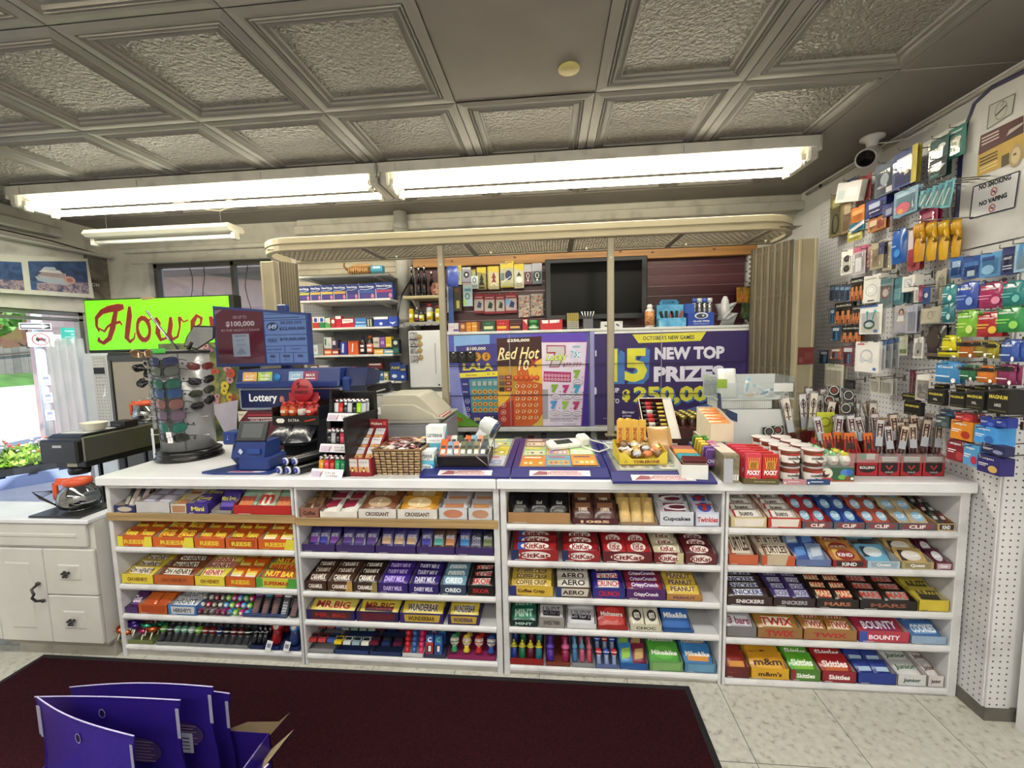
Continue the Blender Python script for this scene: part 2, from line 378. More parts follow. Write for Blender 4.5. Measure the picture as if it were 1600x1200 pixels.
for k,(x,y)in enumerate([(2.42,-1.15),(0,-1.15),(2.42,-2.9),(0,-2.9),(2.42,-4.4)]):
 strip(x-1.19,x+1.19,y-.16,'twin-tube strip light behind the viewer, '+('right front','left front','right middle','left middle','farthest back')[k])
t=thing('strip_light','short unlit strip light hung over the high window','ceiling light',(-.66,1.15,2.36),0)
b=MB();E_=mat('#d9d6c8',.4,0,'paint');b.prism([(-.07,.03),(.07,.03),(.09,0),(.06,-.02),(-.06,-.02),(-.09,0)],-.56,.56,E_,'X');b.build('housing',t)
b=MB();b.tube([(-.53,0,-.045),(.53,0,-.045)],.016,mat('#f3f2ec',.3),12);b.build('tube',t)
for s in(-1,1):
 b=MB();b.cbox(s*.55-.015,s*.55+.015,-.03,.03,-.07,-.01,'#cfccc0',.004);b.build('lamp_holder',t)
 b=MB();b.tube([(s*.45,0,.03),(s*.45,0,CZ-2.36-.004)],.002,'#8d8a82',5);b.build('hanger',t)
b=MB();b.lathe([(.055,.03),(.06,.01),(.05,0),(.0001,-.003)],mat('#a8a193',.5),n=20);t=tag(b.build('smoke_detector',loc=(-.44,1.09,CZ-.034)),'small beige smoke detector under the left end of the lit strip','detector')
b=MB();b.tube([(-.38,1.09,2.54),(-.3,1.12,2.5),(-.2,1.14,2.49),(-.1,1.12,2.51),(-.08,1.1,2.55)],.006,mat('#bdb6a4',.5),8);b.cbox(-.12,-.07,1.09,1.13,2.51,2.555,'#c9c3b2',.008)
tag(b.build('light_cable'),'sagging beige cable with a plug between smoke detector and strip','cable')
b=MB();b.lathe([(.042,.006),(.042,0),(.0001,-.0005)],mat('#b3a56a',.5),n=24);tag(b.build('cover_disc',loc=(2.216,-.009,CZ-.003)),'round yellowed cover disc on the plain ceiling panel','disc')
t=thing('security_camera','white bullet security camera under the ceiling near the right wall','camera',(3.86,.76,CZ-.004));cw=mat('#dcdcde',.35)
b=MB();b.lathe([(.055,0),(.055,-.012),(.03,-.022),(.02,-.06),(.02,-.075)],cw,n=20);b.build('mount',t)
b=MB();d=Vector((-.62,-.66,-.42)).normalized();b.at((0,0,-.085),Vector((.7,-.7,0)),d.cross(Vector((.7,-.7,0))))
b.lathe([(.028,-.06),(.036,-.04),(.043,.06),(.045,.13),(.047,.135)],cw,n=20);b.build('body',t)
b=MB();b.at((0,0,-.085),Vector((.7,-.7,0)),d.cross(Vector((.7,-.7,0))));b.lathe([(.040,.136),(.036,.1365),(.0001,.132)],mat('#0c0c0e',.15),n=20);b.build('lens',t)
b=MB();b.tube([(3.87,.8,2.54),(3.9,.7,2.5),(3.93,.62,2.48),(3.965,.5,2.49)],.004,cw,6);tag(b.build('camera_cable'),'thin white cable running from the bullet camera to the wall','cable')
# ---------------- the counter: four shelf units side by side, two worktops ----------------
UW=.95
SHZ=[[.73,.562,.373,.22,.060],[.72,.557,.367,.225,.056],[.708,.539,.373,.228,.045],[.706,.542,.362,.218,.030]]
PAINT=mat('#d6d6d8',.42,0,'dirty',name='shelf_white');PAINT2=mat('#dfe0e3',.35,0,'paint',name='worktop_white')
UNITX=[(0.0,.945,.022,.012),(.95,1.895,.012,.026),(1.90,2.845,.026,.012),(2.85,3.78,.012,.036)]
UL=['leftmost bay, beside the white vanity','second bay from the left','third bay from the left','rightmost bay, beside the pegboard wall']
for i,(x0,x1,tl,tr)in enumerate(UNITX):
 t=thing('shelf_unit','white five-tier candy shelf unit, '+UL[i],'shelf',((x0+x1)/2,.15,0),0,'candy shelf units under the counter');ox=(x0+x1)/2
 def lx(v):return v-ox
 b=MB();b.cbox(lx(x0),lx(x0+tl),-.15,.3,0,.87,PAINT,.003);b.build('side_panel',t)
 b=MB();b.cbox(lx(x1-tr),lx(x1),-.15,.3,0,.87,PAINT,.003);b.build('side_panel',t)
 b=MB();b.box(lx(x0+tl),lx(x1-tr),.29,.3,0,.87,PAINT);b.build('back_panel',t)
 b=MB();b.box(lx(x0+tl),lx(x1-tr),-.135,-.12,0,SHZ[i][4]-.034,mat('#b9b7b0',.5,0,'dirty'));b.build('toe_kick',t)
 b=MB();b.box(lx(x0+tl),lx(x1-tr),-.148,-.13,.855,.87,PAINT);b.build('top_rail',t)
 for k,z in enumerate(SHZ[i]):
  b=MB();h=.03;a0,a1=lx(x0+tl),lx(x1-tr)
  b.prism([(-.143,z),(.29,z),(.29,z-h),(-.143,z-h),(-.15,z-h*.8),(-.153,z-h*.5),(-.15,z-h*.2)],a0,a1,PAINT,'X');s_=b.build('shelf',t)
  if k==0 and i<2:
   b=MB();b.cbox(a0-(.02 if i==0 else.008),a1+.02,-.158,-.149,z-.032,z+.006,mat('#b09263',.5,0,'wood',name='bare_wood'),.002);e=b.build('wood_edge',s_);e['label']='bare wood edge strip'
for x0,x1,w in((-.022,1.886,'left half, under the sunglasses stand'),(1.889,3.785,'right half, under the chocolate boxes')):
 b=MB();b.cbox(x0,x1,-.022,.745,.872,.914,PAINT2,.004);tag(b.build('worktop'),'long white counter worktop, '+w,'counter','counter worktops')
# ---------------- floor mat ----------------
t=thing('floor_mat','large dark burgundy carpet mat in front of the counter','mat',(1.145,-1.0,0))
b=MB();b.box(-1.53,1.535,-1.2,.955,.001,.009,mat('#33121a',.95,0,'carpet',name='burgundy_pile'));b.build('pile',t)
b=MB()
for x0,x1,y0,y1 in((-1.555,-1.53,-1.2,.98),(1.535,1.56,-1.2,.98),(-1.53,1.535,.955,.98)):b.box(x0,x1,y0,y1,.001,.006,mat('#19171a',.8))
b.build('rubber_edge',t)
# ---------------- white vanity on the left ----------------
VP=mat('#c6c5c1',.4,0,'paint',name='vanity_white')
t=thing('vanity_cabinet','white panelled vanity cabinet left of the candy shelves','cabinet',(-.335,.2,0))
b=MB();b.box(-.80,.30,-.235,-.05,.09,.70,VP);b.box(-.235,.30,-.20,-.05,.0,.09,mat('#a9a59b',.6,0,'dirty'));b.box(-.235,.3,-.235,-.2,.075,.09,mat('#8d8a80',.6));b.build('body',t)
b=MB();b.cbox(-.80,.30,-.262,-.04,.70,.722,mat('#dfe2e8',.25,0,'paint'),.004);b.build('worktop',t)
def raised(b,x0,x1,z0,z1,y,inset):
 b.cbox(x0,x1,y-.018,y,z0,z1,VP,.004);c=[(0,0,0),(.008,0,.006),(.022,0,.006),(.034,0,-.002)]
 r=[]
 for d,_,o in[(inset,0,0),(inset+.006,0,-.007),(inset+.014,0,-.007),(inset+.03,0,.004)]:
  r.append([(x0+d,y-.018-o,z0+d),(x1-d,y-.018-o,z0+d),(x1-d,y-.018-o,z1-d),(x0+d,y-.018-o,z1-d)])
 for k in range(3):
  for j in range(4):b.quad([r[k][j],r[k][(j+1)%4],r[k+1][(j+1)%4],r[k+1][j]],VP)
 b.quad(r[3],VP)
b=MB();raised(b,-.245,.272,.585,.695,-.235,.02);b.build('false_drawer_front',t)
b=MB();raised(b,-.79,-.25,.585,.695,-.235,.02);b.build('false_drawer_front',t)
b=MB();raised(b,-.79,-.25,.10,.572,-.235,.045);b.build('door',t)
b=MB();raised(b,-.245,.028,.10,.572,-.235,.045);d_=b.build('door',t)
IR=mat('#4c4946',.45,.7)
b=MB();b.tube([(.0,-.262,.40),(-.006,-.285,.385),(.012,-.29,.365),(-.004,-.288,.345),(.006,-.28,.325),(.016,-.262,.318)],.006,IR,8);b.ball((0,-.262,.402),.012,.008,.009,IR);b.ball((.016,-.262,.316),.010,.008,.009,IR);b.build('handle',d_)
for z0,z1 in((.345,.572),(.10,.34)):
 b=MB();raised(b,.032,.30,z0,z1,-.235,.05);d_=b.build('drawer',t)
 b=MB();zc=(z0+z1)/2;b.lathe([(.006,0),(.007,.012),(.012,.018),(.0001,.026)],IR,(0,0,0),10,'Y')
 for k in range(5):
  a=k*1.2566;b.ball((.013*math.sin(a),.02,.013*math.cos(a)),.008,.005,.007,IR,8,5)
 kn=b.build('knob',d_);kn.location=(.166,-.255,zc);kn.rotation_euler=(0,0,math.pi)
# ---------------- security grille: canopy track, mesh, posts, folded gates ----------------
BG=mat('#b3a98e',.42,.15,'paint',name='grille_beige');BGD=mat('#857d69',.45,.2,'paint',name='grille_bronze')
t=thing('grille_canopy','long beige rounded track canopy of the security grille above the counter','grille',(1.95,1.0,2.12))
def path(off,n=8):
 x0,x1,y0,y1,r=-1.74-off,1.66+off,-.165-off,.25,.26+off;p=[(x0,y1)]
 for k in range(n+1):
  a=math.pi+math.pi/2*k/n;p.append((x0+r+r*math.cos(a),y0+r+r*math.sin(a)))
 for k in range(n+1):
  a=-math.pi/2+math.pi/2*k/n;p.append((x1-r+r*math.cos(a),y0+r+r*math.sin(a)))
 p.append((x1,y1));return p
b=MB();prof=[(-.03,.0),(0,.0),(.004,.003),(.004,.034),(.0,.037),(.0,.041),(.008,.044),(.008,.078),(.002,.082),(-.03,.082)]
rings=[[(x,y,z)for x,y in path(o)]for o,z in prof];n_=len(rings[0]);v=[p for r in rings for p in r];f=[]
for i in range(len(prof)):
 j=(i+1)%len(prof)
 for k in range(n_-1):f.append((i*n_+k,i*n_+k+1,j*n_+k+1,j*n_+k))
b.add(v,f,BG);b.cbox(-1.66,1.66,.22,.25,.0,.05,BGD,.003);b.build('track',t)
MSH=mat('#5d5648',.4,.4);b=MB();y=-.15;k=0
while y<.22:
 b.box(-1.62,1.62,y,y+.0035,.012,.016,MSH);x=-1.62+(.018 if k%2 else 0)
 while x<1.62:b.box(x,x+.0035,y,y+.026,.012,.016,MSH);x+=.036
 y+=.026;k+=1
b.build('mesh_panel',t)
for x in(-1.02,-.35,.3,.95,1.45):
 b=MB();b.box(x,x+.035,-.15,.22,.004,.012,BGD);b.build('crossbar',t)
 b=MB();b.ball((x+.13,.18,.008),.008,.008,.008,mat('#f4f0e0',.3),8,6);b.build('rivet',t)
for x,w in((1.455,'left'),(2.496,'right')):
 b=MB();b.cbox(-.02,.02,-.016,.016,.914,2.118,mat('#9d9583',.4,.3,'paint'),.004);b.ball((.0,-.017,2.0),.005,.003,.005,'#e6e2d6',8,5);b.cbox(-.035,.035,-.03,.03,.9142,.925,BGD,.002)
 tag(b.build('grille_post',loc=(x,.87,0)),'beige metal post standing on the counter, %s-hand of two'%w,'post','grille posts on the counter')
def gate(xs,y0,y1,label,x_panel,pw,mir=1):
 t=thing('folding_gate',label,'gate',(xs[0],y0,.1));n=13
 for k in range(n):
  a=k/(n-1);x=(xs[1]-xs[0])*a;y=(y1-y0)*a
  b=MB();b.cbox(x-.005,x+.005,y-.015,y+.015,0,1.98,mat('#8d836e' if k%2 else '#6e6655',.4,.3,'paint'),.002)
  if k<n-1:
   for z in(.3,.75,1.2,1.65,1.93):b.box(x,x+(xs[1]-xs[0])/(n-1),y-.004,y+.004,z,z+.02,BGD)
  b.build('gate_bar',t)
 b=MB();b.cbox(x_panel-xs[0]-pw/2,x_panel-xs[0]+pw/2,-.07,-.03,0,1.97,mat('#a39a80',.45,.1,'paint'),.004);b.cbox(x_panel-xs[0]-pw/2-.004,x_panel-xs[0]-pw/2+.012,-.074,-.02,0,1.97,BG,.003)
 b.cbox(x_panel-xs[0]+pw/2-.012,x_panel-xs[0]+pw/2+.004,-.074,-.02,0,1.97,BG,.003);b.build('end_panel',t);return t
gate((.35,.40),.95,1.04,'folded beige accordion gate at the left end of the canopy',.30,.085)
g_=gate((3.57,3.46),.95,1.2,'folded beige accordion gate at the right end of the canopy',3.625,.095)
b=MB();b.at((.015,-.076,1.24)).art([('r',0,0,.09,.10,'#6d2b28'),('r',.008,.01,.03,.04,'#8a4a44'),('r',.04,.03,.08,.07,'#7a3a35')]);b.build('sticker',g_)
# ---------------- back wall behind the operator ----------------
SLAT=mat('#4b252c',.35,0,'paint',name='maroon_slatwall')
t=thing('slatwall','maroon grooved slatwall panel on the back wall behind the screen','panel',(2.35,1.66,1.55))
b=MB()
z=0
while z<.60:b.prism([(-.0,z),(-.018,z),(-.018,z+.066),(-.006,z+.074),(0,z+.074)],-1.31,1.25,SLAT,'X');z+=.0745
b.build('board',t)
b=MB()
for k in range(8):b.box(-1.31,1.25,-.012,-.001,k*.0745+.066,k*.0745+.0745,mat('#a88f92',.3,.5))
b.build('groove_insert',t)
t=thing('slatwall','narrow white grooved strip at the right end of the maroon wall','strip',(3.66,1.66,.92))
b=MB()
for k in range(16):b.cbox(-.045,.045,-.03,0,k*.078,k*.078+.070,mat('#c9c9c8',.5,0,'dirty'),.003)
b.build('slats',t)
b=MB();b.box(-.045,-.02,-.045,-.03,.62,1.2,mat('#c9c8c2',.4));
for k in range(16):b.box(-.04,-.024,-.046,-.045,.64+k*.035,.655+k*.035,'#4a4844')
b.build('slotted_rail',t)
t=thing('timber_beam','orange-brown timber beam running across the top of the maroon wall','beam',(2.36,1.6,2.125))
b=MB();b.cbox(-1.32,1.31,-.0,.06,0,.095,mat('#a4743c',.5,0,'wood',sc=(.8,14,14),name='knotty_pine'),.004);b.build('plank',t)
b=MB()
for x,z in((-.5,.05),(.31,.06),(.55,.045),(1.0,.05),(-1.0,.04)):b.at((x,-.0008,z)).art([('e',0,0,.012,.008,'#5a3517'),('e',0,0,.006,.004,'#3a2110')])
b.build('knot',t)
t=thing('siding_panel','beige clapboard siding above the medicine shelves','panel',(.45,1.695,1.98))
b=MB()
for k in range(9):b.prism([(0,k*.045),(-.014,k*.045),(-.004,k*.045+.045),(0,k*.045+.045)],-.42,.42,mat('#b8b09c',.55,0,'dirty'),'X')
b.build('boards',t)
b=MB();b.box(.05,.99,-.008,0,.9,1.98,mat('#8e8f92',.5,0,'peg',axes=('X','Z')));tag(b.build('pegboard',loc=(0,1.69,0)),'grey pegboard panel behind the medicine shelves','pegboard')
t=thing('vent_pipe','thick white pipe rising beside the medicine shelves','pipe',(.96,1.58,0));PW=mat('#b9b8b2',.5,0,'dirty')
b=MB();b.lathe([(.052,.0),(.052,1.70),(.055,1.70),(.055,1.74)],PW,n=20);b.lathe([(.05,1.9),(.05,2.556)],PW,n=20);b.build('pipe',t)
b=MB();b.lathe([(.055,1.74)]+[(.055-.006*(k%2),1.75+k*.012)for k in range(14)]+[(.05,1.93)],PW,n=20);b.build('corrugated_collar',t)
b=MB();b.lathe([(.062,1.64),(.066,1.66),(.062,1.68)],PW,n=20);b.build('joint_ring',t)
b=MB();b.lathe([(.058,2.42),(.06,2.45),(.058,2.47)],PW,n=20);b.build('joint_ring',t)
b=MB();b.tube([(1.05,1.56,2.14),(1.04,1.5,2.0),(.99,1.46,1.9),(.955,1.45,1.75),(.95,1.45,1.6)],.006,BLK,6);tag(b.build('black_cable'),'black cable hanging down in front of the vent pipe','cable')
SW=mat('#dcdbd4',.4,0,'paint',name='white_shelf')
MEDZ=[2.05,1.865,1.655,1.446,1.24]
ML=['topmost, holding the shell ornament','second from top, holding the cold remedy boxes','third from top, holding red and blue boxes','fourth from top, holding orange and black boxes','lowest, holding headache tablets']
for k,z in enumerate(MEDZ):
 t=thing('wall_shelf','white medicine shelf on the grey pegboard, '+ML[k],'shelf',(.59,1.5,z),0,'medicine shelves')
 b=MB();b.cbox(-.385,.345,-.15,.185,-.016,0,SW,.002);b.build('board',t)
 for x in(-.3,.22):
  b=MB();b.prism([(.18,-.016),(-.12,-.016),(-.125,-.024),(.14,-.045),(.18,-.045)],x,x+.012,SW,'X');b.build('bracket',t)
for z,w,m_ in((1.885,'upper of two, holding tall dark bottles',mat('#cbbd93',.5,0,'wood',sc=(.5,10,10))),(1.686,'lower of two, holding lighter fluid cans',mat('#9d9a92',.5,0,'dirty'))):
 t=thing('wall_shelf','small shelf between pipe and maroon wall, '+w,'shelf',(1.16,1.5,z))
 b=MB();b.cbox(-.155,.15,-.07,.15,-.022,0,m_,.002);b.build('board',t)
 b=MB();b.box(-.1,-.09,.13,.15,-.2,-.022,SW);b.prism([(.13,-.1),(.13,-.022),(-.04,-.022)],-.1,-.09,SW,'X');b.build('bracket',t)
WC=mat('#cfd0cf',.4,0,'dirty',name='cabinet_white')
t=thing('back_cabinet','long white cabinet behind the counter with lottery posters on its front','cabinet',(2.44,1.45,0))
b=MB();b.cbox(-1.06,1.06,-.2,.15,1.575,1.595,WC,.003);b.build('top_board',t)
b=MB();b.box(-1.05,1.05,-.17,-.16,.9,1.575,WC);b.cbox(-1.06,1.06,-.215,-.16,.868,.9,WC,.003);b.build('front',t)
b=MB();b.box(-1.05,1.05,.14,.15,0,1.575,WC);b.box(-1.06,-1.04,-.18,.15,0,1.575,WC);b.box(1.04,1.06,-.18,.15,0,1.575,WC);b.box(-.02,.02,-.10,.14,0,.868,WC);b.build('carcass',t)
b=MB();b.box(-1.05,1.05,-.2,.14,.70,.72,WC);b.build('shelf',t)
b=MB();b.cbox(-.035,-.005,-.205,-.2,.9,1.575,mat('#8e8cc0',.3),.001);b.build('divider',t)
b=MB()
for x in(-.605,.45):b.box(x,x+.004,-.21,-.207,.905,1.57,mat('#b9bac9',.2,.4))
for z in(1.13,1.345):b.box(-1.045,-.04,-.21,-.207,z,z+.005,mat('#15152a',.3));b.box(0,1.04,-.21,-.207,z,z+.004,mat('#23234a',.3))
b.build('sliding_door_edge',t)
V1,V2='#2b1a66','#362a80'
def vgrad(x0,x1,y0,y1,cols):
 n=len(cols);return[('r',x0+(x1-x0)*i/n,y0,x0+(x1-x0)*(i+1)/n+.0001,y1,c)for i,c in enumerate(cols)]
pt=thing('lottery_poster','purple poster of three giant scratch tickets on the back cabinet','poster',(1.395,1.2485,.905))
b=MB();b.box(0,1.0,-.0015,0,0,.665,P('#4a3f96'));b.at((0,-.0016,0))
kx=1.0/875;ky=.665/585
def A(x,y):return((x-45)*kx,(1130-y)*ky)
b.art(vgrad(0,1.0,0,.665,['#7f86c9','#a9b4e6','#8fb0de','#4f4fa0','#3a2d86','#7a6fc0','#9a8fd8','#8173cc','#6a58bd','#3d2a96','#35208a']))
b.art([('r',0,.45,1.0,.665,'#4c55a8'),('r',.04,.52,.3,.665,'#7ea6d8'),('r',.6,.5,.98,.66,'#5a3fae'),('p',[(0,0),(.26,0),(0,.14)],'#5e9c33')])
b.build('sheet',pt)
def quadp(b,pts,c):b.art([('p',[A(*p)for p in pts],c)])
b=MB();b.at((0,-.0032,0)).lay=6
quadp(b,[(90,612),(350,600),(352,1128),(240,1128),(165,1075),(120,900)][::-1],'#3b3780')
quadp(b,[(170,825),(350,820),(350,1040),(180,1040)][::-1],'#4c9099')
quadp(b,[(108,785),(352,775),(352,808),(112,815)][::-1],'#e2d646');quadp(b,[(118,820),(165,818),(178,1075),(150,1060),(128,950)][::-1],'#2a2f7c')
b.art([('t','$100,000',*A(220,632),.026,'#e8e6c8',dict(w=.14,bold=.02)),('t','LALA',*A(228,745),.05,'#efe04c',dict(w=.22,bold=.04)),('t','LALA',*A(226,741),.046,'#a8a02e',dict(w=.21,bold=.0))])
for x in(222,283):b.art([('e',*A(x,682),.034,.034,'#c98f2a'),('o',*A(x,682),.034,.034,.005,'#7c4f14'),('t','$',*A(x,682),.04,'#5f3b10',dict(bold=.02))])
b.art([('t','200,000',*A(185,800),.014,'#22220f',dict(w=.08)),('t','20  50',*A(310,792),.014,'#22220f',dict(w=.06))])
for i in range(5):
 for j,y in enumerate((905,943,985,1022)):b.art([('e',*A(202+i*34,y),.016,.016,'#d49a3a'),('e',*A(202+i*34,y),.009,.009,'#8a5a1c')])
 b.art([('r',*A(190+i*34,866),*A(212+i*34,838),'#a9b0ae')])
for y in(855,905):b.art([('t','WIN' if y>880 else 'WIN',*A(143,y),.012,'#e8e8f0')])
for y in(965,1018,1058):b.art([('o',*A(155,y),.017,.017,.003,'#c9cbe8'),('r',*A(150,y+3),*A(160,y-3),'#c9cbe8')])
b.art([('t','$50',*A(215,1082),.026,'#e8e27c',dict(bold=.02)),('r',*A(258,1090),*A(350,1055),'#23224e'),('t','7 7',*A(305,1072),.02,'#e6e6ee')])
b.art([('p',[A(48,1128),A(235,1128),A(150,1080),A(48,1028)],'#68a334'),('p',[A(68,1095),A(118,1095),A(112,1068),A(100,1078),A(92,1058),A(84,1078),A(72,1064)],'#a8511f'),('t','OLG',*A(92,1086),.012,'#e8c060')])
b.build('ticket',pt)
b=MB();b.at((0,-.0034,0)).lay=6
quadp(b,[(352,570),(632,562),(632,745),(352,745)][::-1],'#3a1512');quadp(b,[(352,745),(632,745),(632,1128),(352,1128)][::-1],'#c25a1e')
quadp(b,[(352,745),(475,745),(475,920),(352,940)][::-1],'#b98d2c');quadp(b,[(352,1000),(450,960),(455,1128),(352,1128)][::-1],'#a32a1c');quadp(b,[(540,745),(632,700),(632,860),(560,840)][::-1],'#e0b23a');quadp(b,[(352,905),(450,890),(420,950),(352,1010)][::-1],'#e2b733')
quadp(b,[(560,1128),(632,1128),(632,1050),(600,1100)][::-1],'#c9b04c')
b.art([('t','$250,000',*A(488,586),.024,'#eee9dc',dict(w=.16,bold=.03)),('t','Red Hot',*A(487,665),.085,'#efdfa2',dict(w=.30,shear=.35,bold=.015)),('l',[(*A(352,706),),(*A(430,700),)],.005,'#efdfa2'),('t','10',*A(515,742),.078,'#571a12',dict(w=.085,bold=.05,shear=.2)),('t','10',*A(517,740),.078,'#efe0b4',dict(w=.08,bold=.02,shear=.2)),('t','X',*A(578,728),.06,'#a6332b',dict(bold=.05,shear=.2))])
for i in range(5):
 x=467+i*33;b.art([('e',*A(x,822),.019,.02,'#a83a1a'),('e',*A(x,818),.013,.013,'#d9662a'),('l',[A(x,803),A(x+4,788)],.004,'#b8a02a')])
for j in range(6):
 for i in range(4):
  x=475+i*38+(j%2)*3;y=872+j*40;b.art([('p',[A(x-15,y+8),A(x+5,y+12),A(x+16,y-6),A(x-5,y-12)],'#e0a878'),('p',[A(x-2,y+6),A(x+8,y+2),A(x+2,y-7),A(x-6,y-2)],'#3a1a12'),('p',[A(x+3,y+5),A(x+9,y+2),A(x+8,y-3),A(x+4,y-1)],'#efd8b0')])
for j,y in enumerate((815,852,890)):b.art([('r',*A(362,y+14),*A(396,y-13),('#7a5a5a','#5a5050','#1f1a18')[j]),('r',*A(400,y+14),*A(442,y-13),'#8a2a22'),('t','100',*A(421,y),.012,'#efe0d0')])
for y in(990,1037,1080):b.art([('o',*A(386,y),.018,.018,.003,'#e8c9b8'),('r',*A(380,y+4),*A(392,y-4),'#e8c9b8')])
b.build('ticket',pt)
b=MB();b.at((0,-.0034,0)).lay=6
quadp(b,[(632,598),(912,603),(872,1128),(634,1128)][::-1],'#d6cde4');quadp(b,[(632,895),(668,895),(666,1085),(634,1085)][::-1],'#9a97a6')
b.art([('l',[A(912,603),A(872,1128)],.006,'#a12f86'),('l',[A(634,600),A(912,604)],.004,'#a12f86'),
('p',[A(662,672),A(662,618),A(780,622),A(780,672),A(738,758),A(676,758),A(708,672)],'#9c2b48'),('p',[A(668,662),A(668,626),A(772,628),A(774,668),A(734,752),A(684,752),A(720,662)],'#bdbac0'),
('t','Lucky',*A(722,700),.068,'#4e7a2a',dict(w=.155,shear=.3,bold=.05)),('t','Lucky',*A(722,698),.066,'#d2e06c',dict(w=.15,shear=.3,bold=.02)),
('t','7x',*A(842,677),.055,'#5b9ac0',dict(bold=.06,shear=.15)),('t','7x',*A(843,676),.052,'#cfe6f0',dict(bold=.01,shear=.15)),('e',*A(845,632),.03,.008,'#8fb0c0'),('t','$77,777',*A(818,745),.034,'#a5355a',dict(w=.135,bold=.01,shear=.1)),
('p',[A(640,845),A(810,852),A(812,790),A(642,780)],'#a82c6c')])
for i in range(8):
 for j in range(2):b.art([('e',*A(655+i*20,806+j*24+i),.009,.010,'#e6c9d8'),('e',*A(655+i*20,806+j*24+i),.005,.006,'#a82c6c')])
for x,y,c in((848,805,'#7fa832'),(710,893,'#7fa832'),(780,897,'#b02a70'),(848,900,'#3a9ac0'),(704,997,'#4a8fd0'),(775,1000,'#8fb832'),(842,1003,'#a8285c')):
 b.art([('t','7',*A(x,y-2),.062,c,dict(w=.05,bold=.12)),('e',*A(x+6,y+48),.036,.017,'#2e2a34'),('e',*A(x+6,y+48),.033,.0145,'#d8d2e2'),('r',*A(x-14,y+51),*A(x+22,y+46),'#8c8898'),('r',*A(x+30,y+20),*A(x+36,y+14),'#1f1c24')])
b.art([('t','YOU COULD WIN UP TO 7 TIMES!',*A(765,1082),.012,'#2c2a30',dict(w=.2)),('t','MATCH TO WIN PRIZES',*A(750,1095),.008,'#2c2a30',dict(w=.16)),('t','PLAY RESPONSIBLY',*A(800,1115),.007,'#2c2a30',dict(w=.1))])
b.build('ticket',pt)
pt=thing('lottery_poster','purple poster announcing 15 new top prizes on the back cabinet','poster',(2.432,1.2485,.905))
k2=1.055/985;k3=.668/640
def Bq(x,y):return((x+18)*k2,(1155-y)*k3)
b=MB();b.box(0,1.055,-.0015,0,0,.668,P('#d9d9d6'));b.at((0,-.0016,0))
b.art([('r',*Bq(-16,1150),*Bq(955,530),'#33245f'),('p',[Bq(-16,1150),Bq(620,1150),Bq(720,1040),Bq(955,700),Bq(955,1150)],'#3a2a6c'),('r',*Bq(-16,940),*Bq(-4,890),'#e0e0ea'),
('p',[Bq(268,598),Bq(655,592),Bq(690,534),Bq(228,540)],'#d6d040'),('t',"OCTOBER'S NEW GAMES",*Bq(456,566),.028,'#2a2750',dict(w=.345,bold=.02)),
('p',[Bq(100,870),Bq(180,870),Bq(180,660),Bq(150,640)],'#3f74b8'),('p',[Bq(195,870),Bq(300,872),Bq(335,830),Bq(340,640),Bq(310,640)],'#3f74b8'),
('t','15',*Bq(208,742),.235,'#3f74b8',dict(w=.27,bold=.05)),('t','15',*Bq(200,745),.235,'#d8d640',dict(w=.265,bold=.045)),
('t','NEW TOP',*Bq(588,670),.088,'#dcdcee',dict(w=.465,bold=.05)),('t','PRIZES',*Bq(585,808),.11,'#dcdcee',dict(w=.47,bold=.05)),('r',*Bq(815,860),*Bq(870,812),'#dcdcee'),
('t','UP',*Bq(122,912),.034,'#dcdcee',dict(w=.05,bold=.03)),('t','TO',*Bq(122,985),.034,'#dcdcee',dict(w=.05,bold=.03)),('t','$',*Bq(190,950),.09,'#d8d640',dict(bold=.06)),
('t','250,00',*Bq(480,960),.135,'#3f74b8',dict(w=.50,bold=.05)),('t','250,00',*Bq(470,950),.13,'#d8d640',dict(w=.50,bold=.045)),
('p',[Bq(250,1150),Bq(700,1150),Bq(900,960),Bq(720,1000)],'#4a6aa8'),('t','Bigger',*Bq(205,1065),.026,'#dcdcee',dict(w=.085,bold=.03)),('t','prizes',*Bq(195,1088),.02,'#dcdcee',dict(w=.06,bold=.02)),('r',*Bq(40,1105),*Bq(90,1100),'#9a90c8')])
for x,y in((-2,640),(-2,900)):b.art([('r',*Bq(x-8,y+40),*Bq(x,y),'#dcdcee')])
b.build('sheet',pt)
# ---------------- screen on the back cabinet ----------------
t=thing('flat_screen','black flat screen standing on the poster cabinet','screen',(2.47,1.47,1.595))
b=MB();b.cbox(-.375,.375,0,.06,.075,.53,mat('#16181c',.35),.006);b.build('bezel',t)
dm_=mat('#020304',.22,name='screen_glass');dm_.node_tree.nodes['Principled BSDF'].inputs['Specular IOR Level'].default_value=.12
b=MB();b.box(-.335,.335,-.0015,0,.115,.50,dm_);b.build('display',t)
b=MB();b.cbox(-.05,.05,.02,.05,.01,.10,'#121214',.004);b.cbox(-.18,.18,-.04,.10,0,.012,'#121214',.004);b.build('stand',t)
